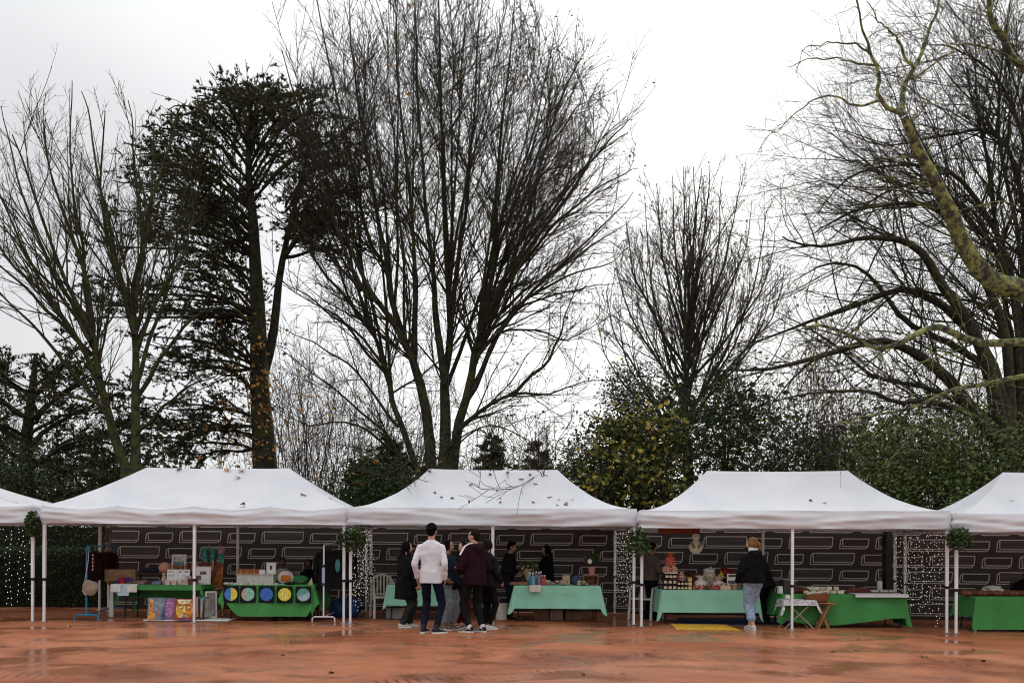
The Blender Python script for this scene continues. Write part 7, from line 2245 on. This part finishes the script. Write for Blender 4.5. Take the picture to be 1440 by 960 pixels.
# --- broadleaf evergreens and hedges
M_holly = mat('holly_leaf', (0.014, 0.026, 0.008), 0.55, spec=0.25, attr='tint', c2=(0.065, 0.095, 0.024), ramp=(0, 1), transl=0.12)
M_laurel = mat('laurel_leaf', (0.022, 0.045, 0.009), 0.5, spec=0.3, attr='tint', c2=(0.16, 0.20, 0.045), ramp=(.1, 1))  # paler leaf tints put glossy highlights into the colour
M_ivy = mat('olive_yellow_leaf', (0.014, 0.020, 0.007), 0.6, spec=0.25, attr='tint', c2=(0.085, 0.088, 0.022), ramp=(0.15, 1), transl=0.15)
def bush(name, label, cat, blobs, lmat, n, size, aspect=0.5, stems=6, group=None, clump=0.16, extra=None):
    """blobs: (px, py, D, radius px, vertical px); leaves gathered in clumps through the crown's volume"""
    cx, D0 = blobs[0][0], blobs[0][2]
    b = PX(cx, D0)
    root = thing(name, label, cat, b, 0, group)
    off = np.array(b)
    Cs = []
    w = np.array([bl[3] * bl[4] for bl in blobs], float)
    w /= w.sum()
    m = MB()
    for bl, wi in zip(blobs, w):
        c = np.array(P3(bl[0], bl[1], bl[2]))
        r = np.array([bl[3], bl[3], bl[4]]) * bl[2] / FPX
        nc = max(6, int(n * wi / 22))
        cc = rand_unit(nc) * (rng.random(nc) ** 0.30)[:, None] * r + c
        k = int(n * wi)
        cc = cc + rng.normal(size=cc.shape) * r * .16
        P = cc[rng.integers(0, nc, k)] + rng.normal(size=(k, 3)) * clump * np.array([1.2, 1.2, 0.8]) * rng.uniform(.5, 1.4, (k, 1))
        Cs.append(P[P[:, 2] > off[2] + .1])
        for _ in range(stems):
            q = cc[rng.integers(0, nc)]
            m.path([Vector(b) - Vector(off) + Vector((random.uniform(-.3, .3), random.uniform(-.2, .2), 0)), Vector((c - off) * .5 + (q - off) * .2), Vector(q - off)], [.05, .03, .008], n=4)
    m.build('stem', M_barkdark, root)
    P = np.concatenate(Cs)
    V, F = leaf_quads(P, size, 0.35, aspect)
    np_mesh('crown', V, F, lmat, root, smooth=False, offset=off, attrs={'tint': tints(len(P))}, kind='stuff')
    if extra:
        lm, k, sz = extra
        Q = P[rng.random(len(P)) < k] + rng.normal(size=(1, 3)) * .02
        Q[:, 1] -= .05
        V, F = leaf_quads(Q, sz, 0.1, .75)
        np_mesh('leaves', V, F, lm, root, smooth=False, offset=off, attrs={'tint': tints(len(Q))}, kind='stuff')
    return root
bush('holly_bush', 'dark green holly behind the gap between bottle and jam stalls', 'bush', [(905, 600, 27, 60, 85), (850, 640, 27, 60, 60), (830, 690, 26.5, 50, 50), (960, 640, 27.5, 70, 80), (880, 560, 27.5, 35, 50), (800, 670, 27.5, 40, 45)], M_holly, 22000, .095, .5, extra=(M_yellowgreen, .012, .15))
bush('evergreen_bush', 'broad dark evergreen bush right of the holly behind the jam stall', 'bush', [(1020, 600, 28, 60, 75), (1085, 620, 28, 60, 65), (1020, 560, 28.5, 40, 45), (1140, 650, 27.5, 60, 50), (1050, 680, 27.5, 70, 40), (1190, 660, 28.5, 60, 45)], M_holly, 22000, .095, .5, extra=(M_yellowgreen, .006, .15))
bush('yellowing_shrub', 'yellow and green leaved shrub over the meeting of the two middle tents', 'bush', [(870, 668, 21.5, 58, 52), (915, 690, 21.5, 45, 40), (840, 700, 21.3, 40, 30), (930, 620, 22, 40, 50), (870, 620, 22, 40, 45)], M_ivy, 4800, .11, .75, extra=(M_yellowgreen, .22, .14))
bush('laurel_hedge', 'tall glossy laurel hedge behind the tents at the right', 'hedge', [(1240, 640, 20.6, 55, 52), (1300, 632, 20.6, 60, 56), (1365, 640, 20.4, 60, 60), (1430, 650, 20.2, 60, 60), (1500, 640, 20, 60, 60), (1270, 690, 20.4, 70, 45), (1350, 700, 20.2, 80, 45), (1440, 710, 20, 80, 50), (1230, 710, 20.6, 50, 40)], M_laurel, 21000, .098, .5, clump=.13)
bush('dark_shrub', 'dark shrub filling the gap between the two tents at the left', 'bush', [(60, 700, 24, 70, 50), (130, 690, 24.5, 60, 50), (20, 650, 25, 60, 30), (-10, 690, 24, 60, 60), (190, 680, 25, 50, 40), (100, 740, 24, 80, 40)], M_holly, 9000, .095, .5)
bush('dark_shrub', 'dark shrub between the roofs of the paintings tent and the next', 'bush', [(540, 690, 23.5, 50, 42), (480, 715, 23, 40, 30), (585, 680, 24, 40, 35), (515, 665, 24, 30, 30)], M_holly, 8000, .10, .5, extra=(M_orange, .006, .15))

# clipped hedge at the left: near box and taller one behind
def clipped_hedge(label, x0, x1, D, depth, h, n, size, lmat):
    A, B = PX(x0, D).x, PX(x1, D).x
    root = thing('clipped_hedge', label, 'hedge', ((A + B) / 2, D, 0), 0)
    off = np.array([(A + B) / 2, D, 0])
    w = B - A
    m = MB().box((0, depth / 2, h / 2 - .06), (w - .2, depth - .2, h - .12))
    m.build('light_blocking_core', mat('hedge_core_dark', (0.012, 0.014, 0.007), .95, .6, 30, 1.0, 40), root)  # solid dark core added to block light between the leaves
    k = int(n * .62)
    f = np.stack([rng.uniform(-w / 2, w / 2, k), rng.normal(.02, .05, k), rng.uniform(0.03, h, k)], 1)
    k2 = n - k
    t = np.stack([rng.uniform(-w / 2, w / 2, k2), rng.uniform(0, depth, k2), rng.normal(h, .035, k2)], 1)
    P = np.concatenate([f, t])
    P[:, 1] += .05 * np.sin(P[:, 0] * 3) * np.cos(P[:, 2] * 4)
    V, F = leaf_quads(P, size, .3, .55)
    np_mesh('foliage', V, F, lmat, root, smooth=False, attrs={'tint': tints(len(P))}, kind='stuff')
clipped_hedge('low clipped box hedge at the left edge behind the sparse lights', -160, 205, 20.6, .9, 1.32, 9000, .055, M_holly)
clipped_hedge('taller clipped hedge behind the low one at the left edge', -160, 230, 22.2, 1.0, 1.98, 6500, .06, M_laurel)

# --- thickets and the far wood
def thicket(name, label, x0, x1, ybase, ytop, D, dD, n, mats, leafm, lfrac, lsize, wood_r=.03, lean=.12, kind='stuff', lvl2=True):
    X0, X1 = PX(x0, D).x, PX(x1, D).x
    st = np.stack([rng.uniform(X0, X1, n), rng.uniform(D - dD, D + dD, n), np.full(n, -.1)], 1)
    H = ZY(720, ytop, D) * rng.uniform(.55, 1.05, n)
    d = np.stack([rng.normal(0, lean, n), rng.normal(0, lean, n), np.ones(n)], 1)
    p, r = grow(st, d, H, rng.uniform(.5, 1.4, n) * wood_r, np.full(n, .008), 9, .05, .07)
    Vs, Fs, nv = [], [], 0
    V, F = tubes(p, r, 4); Vs.append(V); Fs.append(F); nv += len(V)
    a = spawn(p, r, H, 1.9, t0=.25, ang=40, asd=14, lf=.24, lk=.4, P=4, trop=.06, wig=.12, rmin=.009, lmin=.4)
    V, F = tubes(a[0], a[1], 3); Vs.append(V); Fs.append(F + nv); nv += len(V)
    if lvl2:
        b = spawn(a[0], a[1], a[2], 2.6, ang=40, asd=14, lf=.5, lk=.4, P=3, trop=.04, wig=.12, rmin=.008, lmin=.25)
        V, F = tubes(b[0], b[1], 3); Vs.append(V); Fs.append(F + nv); nv += len(V)
    else: b = a
    root = thing(name, None, None, (0, 0, 0))
    bpy.data.objects.remove(root)
    o = np_mesh(name, np.concatenate(Vs), np.concatenate(Fs), mats)
    tag(o, label, 'thicket', kind=kind)
    if lfrac:
        P = b[0][:, -1]
        P = P[rng.random(len(P)) < lfrac]
        V, F = leaf_quads(P, lsize, 0, .6)
        np_mesh('leaves', V, F, leafm, o, smooth=False, attrs={'tint': tints(len(P))}, kind='stuff')
thicket('sapling_thicket', 'thicket of slender bare saplings left of the tallest bare tree', 395, 580, 760, 480, 38, 3, 70, M_barkred, M_orange, .03, .13)
thicket('brown_thicket', 'reddish brown thicket between the dark bush and the laurel hedge', 1080, 1330, 760, 480, 38, 4, 85, M_barkred, M_rust, .6, .17)
thicket('brown_thicket', 'bare brown brushwood low behind the mossy tree at the left', -60, 330, 760, 560, 36, 4, 90, M_barkdark, M_drybrown, .30, .12)
thicket('sapling_thicket', 'low bare brush showing behind the ridge of the middle tent', 575, 830, 760, 590, 34, 3, 70, M_barkred, M_drybrown, .25, .12)
thicket('brown_thicket', 'dark brushwood under the spreading trees at the right edge', 1290, 1560, 760, 530, 40, 5, 75, M_barkdark, M_rust, .25, .12)
# far wood as one mass
X = rng.uniform(-60, 60, 2600)
Dw = rng.uniform(52, 64, 2600)
hmax = 4.4 + 5.6 * np.clip((X - 4) / 6, 0, 1) + 4.2 * np.clip((-X - 20) / 8, 0, 1) + 1.3 * np.sin(X * .21) + 1.1 * np.sin(X * .53 + 1) + .8 * np.sin(X * 1.3)
Zw = rng.random(2600) ** .8 * hmax
C = np.stack([X, Dw, Zw], 1)
P = C[rng.integers(0, 2600, 24000)] + rng.normal(size=(24000, 3)) * .55
P = P[P[:, 2] > .1]
V, F = leaf_quads(P, .5, .2, .6)
fw = np_mesh('far_wood', V, F, M_holly, smooth=False, attrs={'tint': tints(len(P))})
tag(fw, 'far wood closing the view low behind the trees', 'wood', kind='stuff')
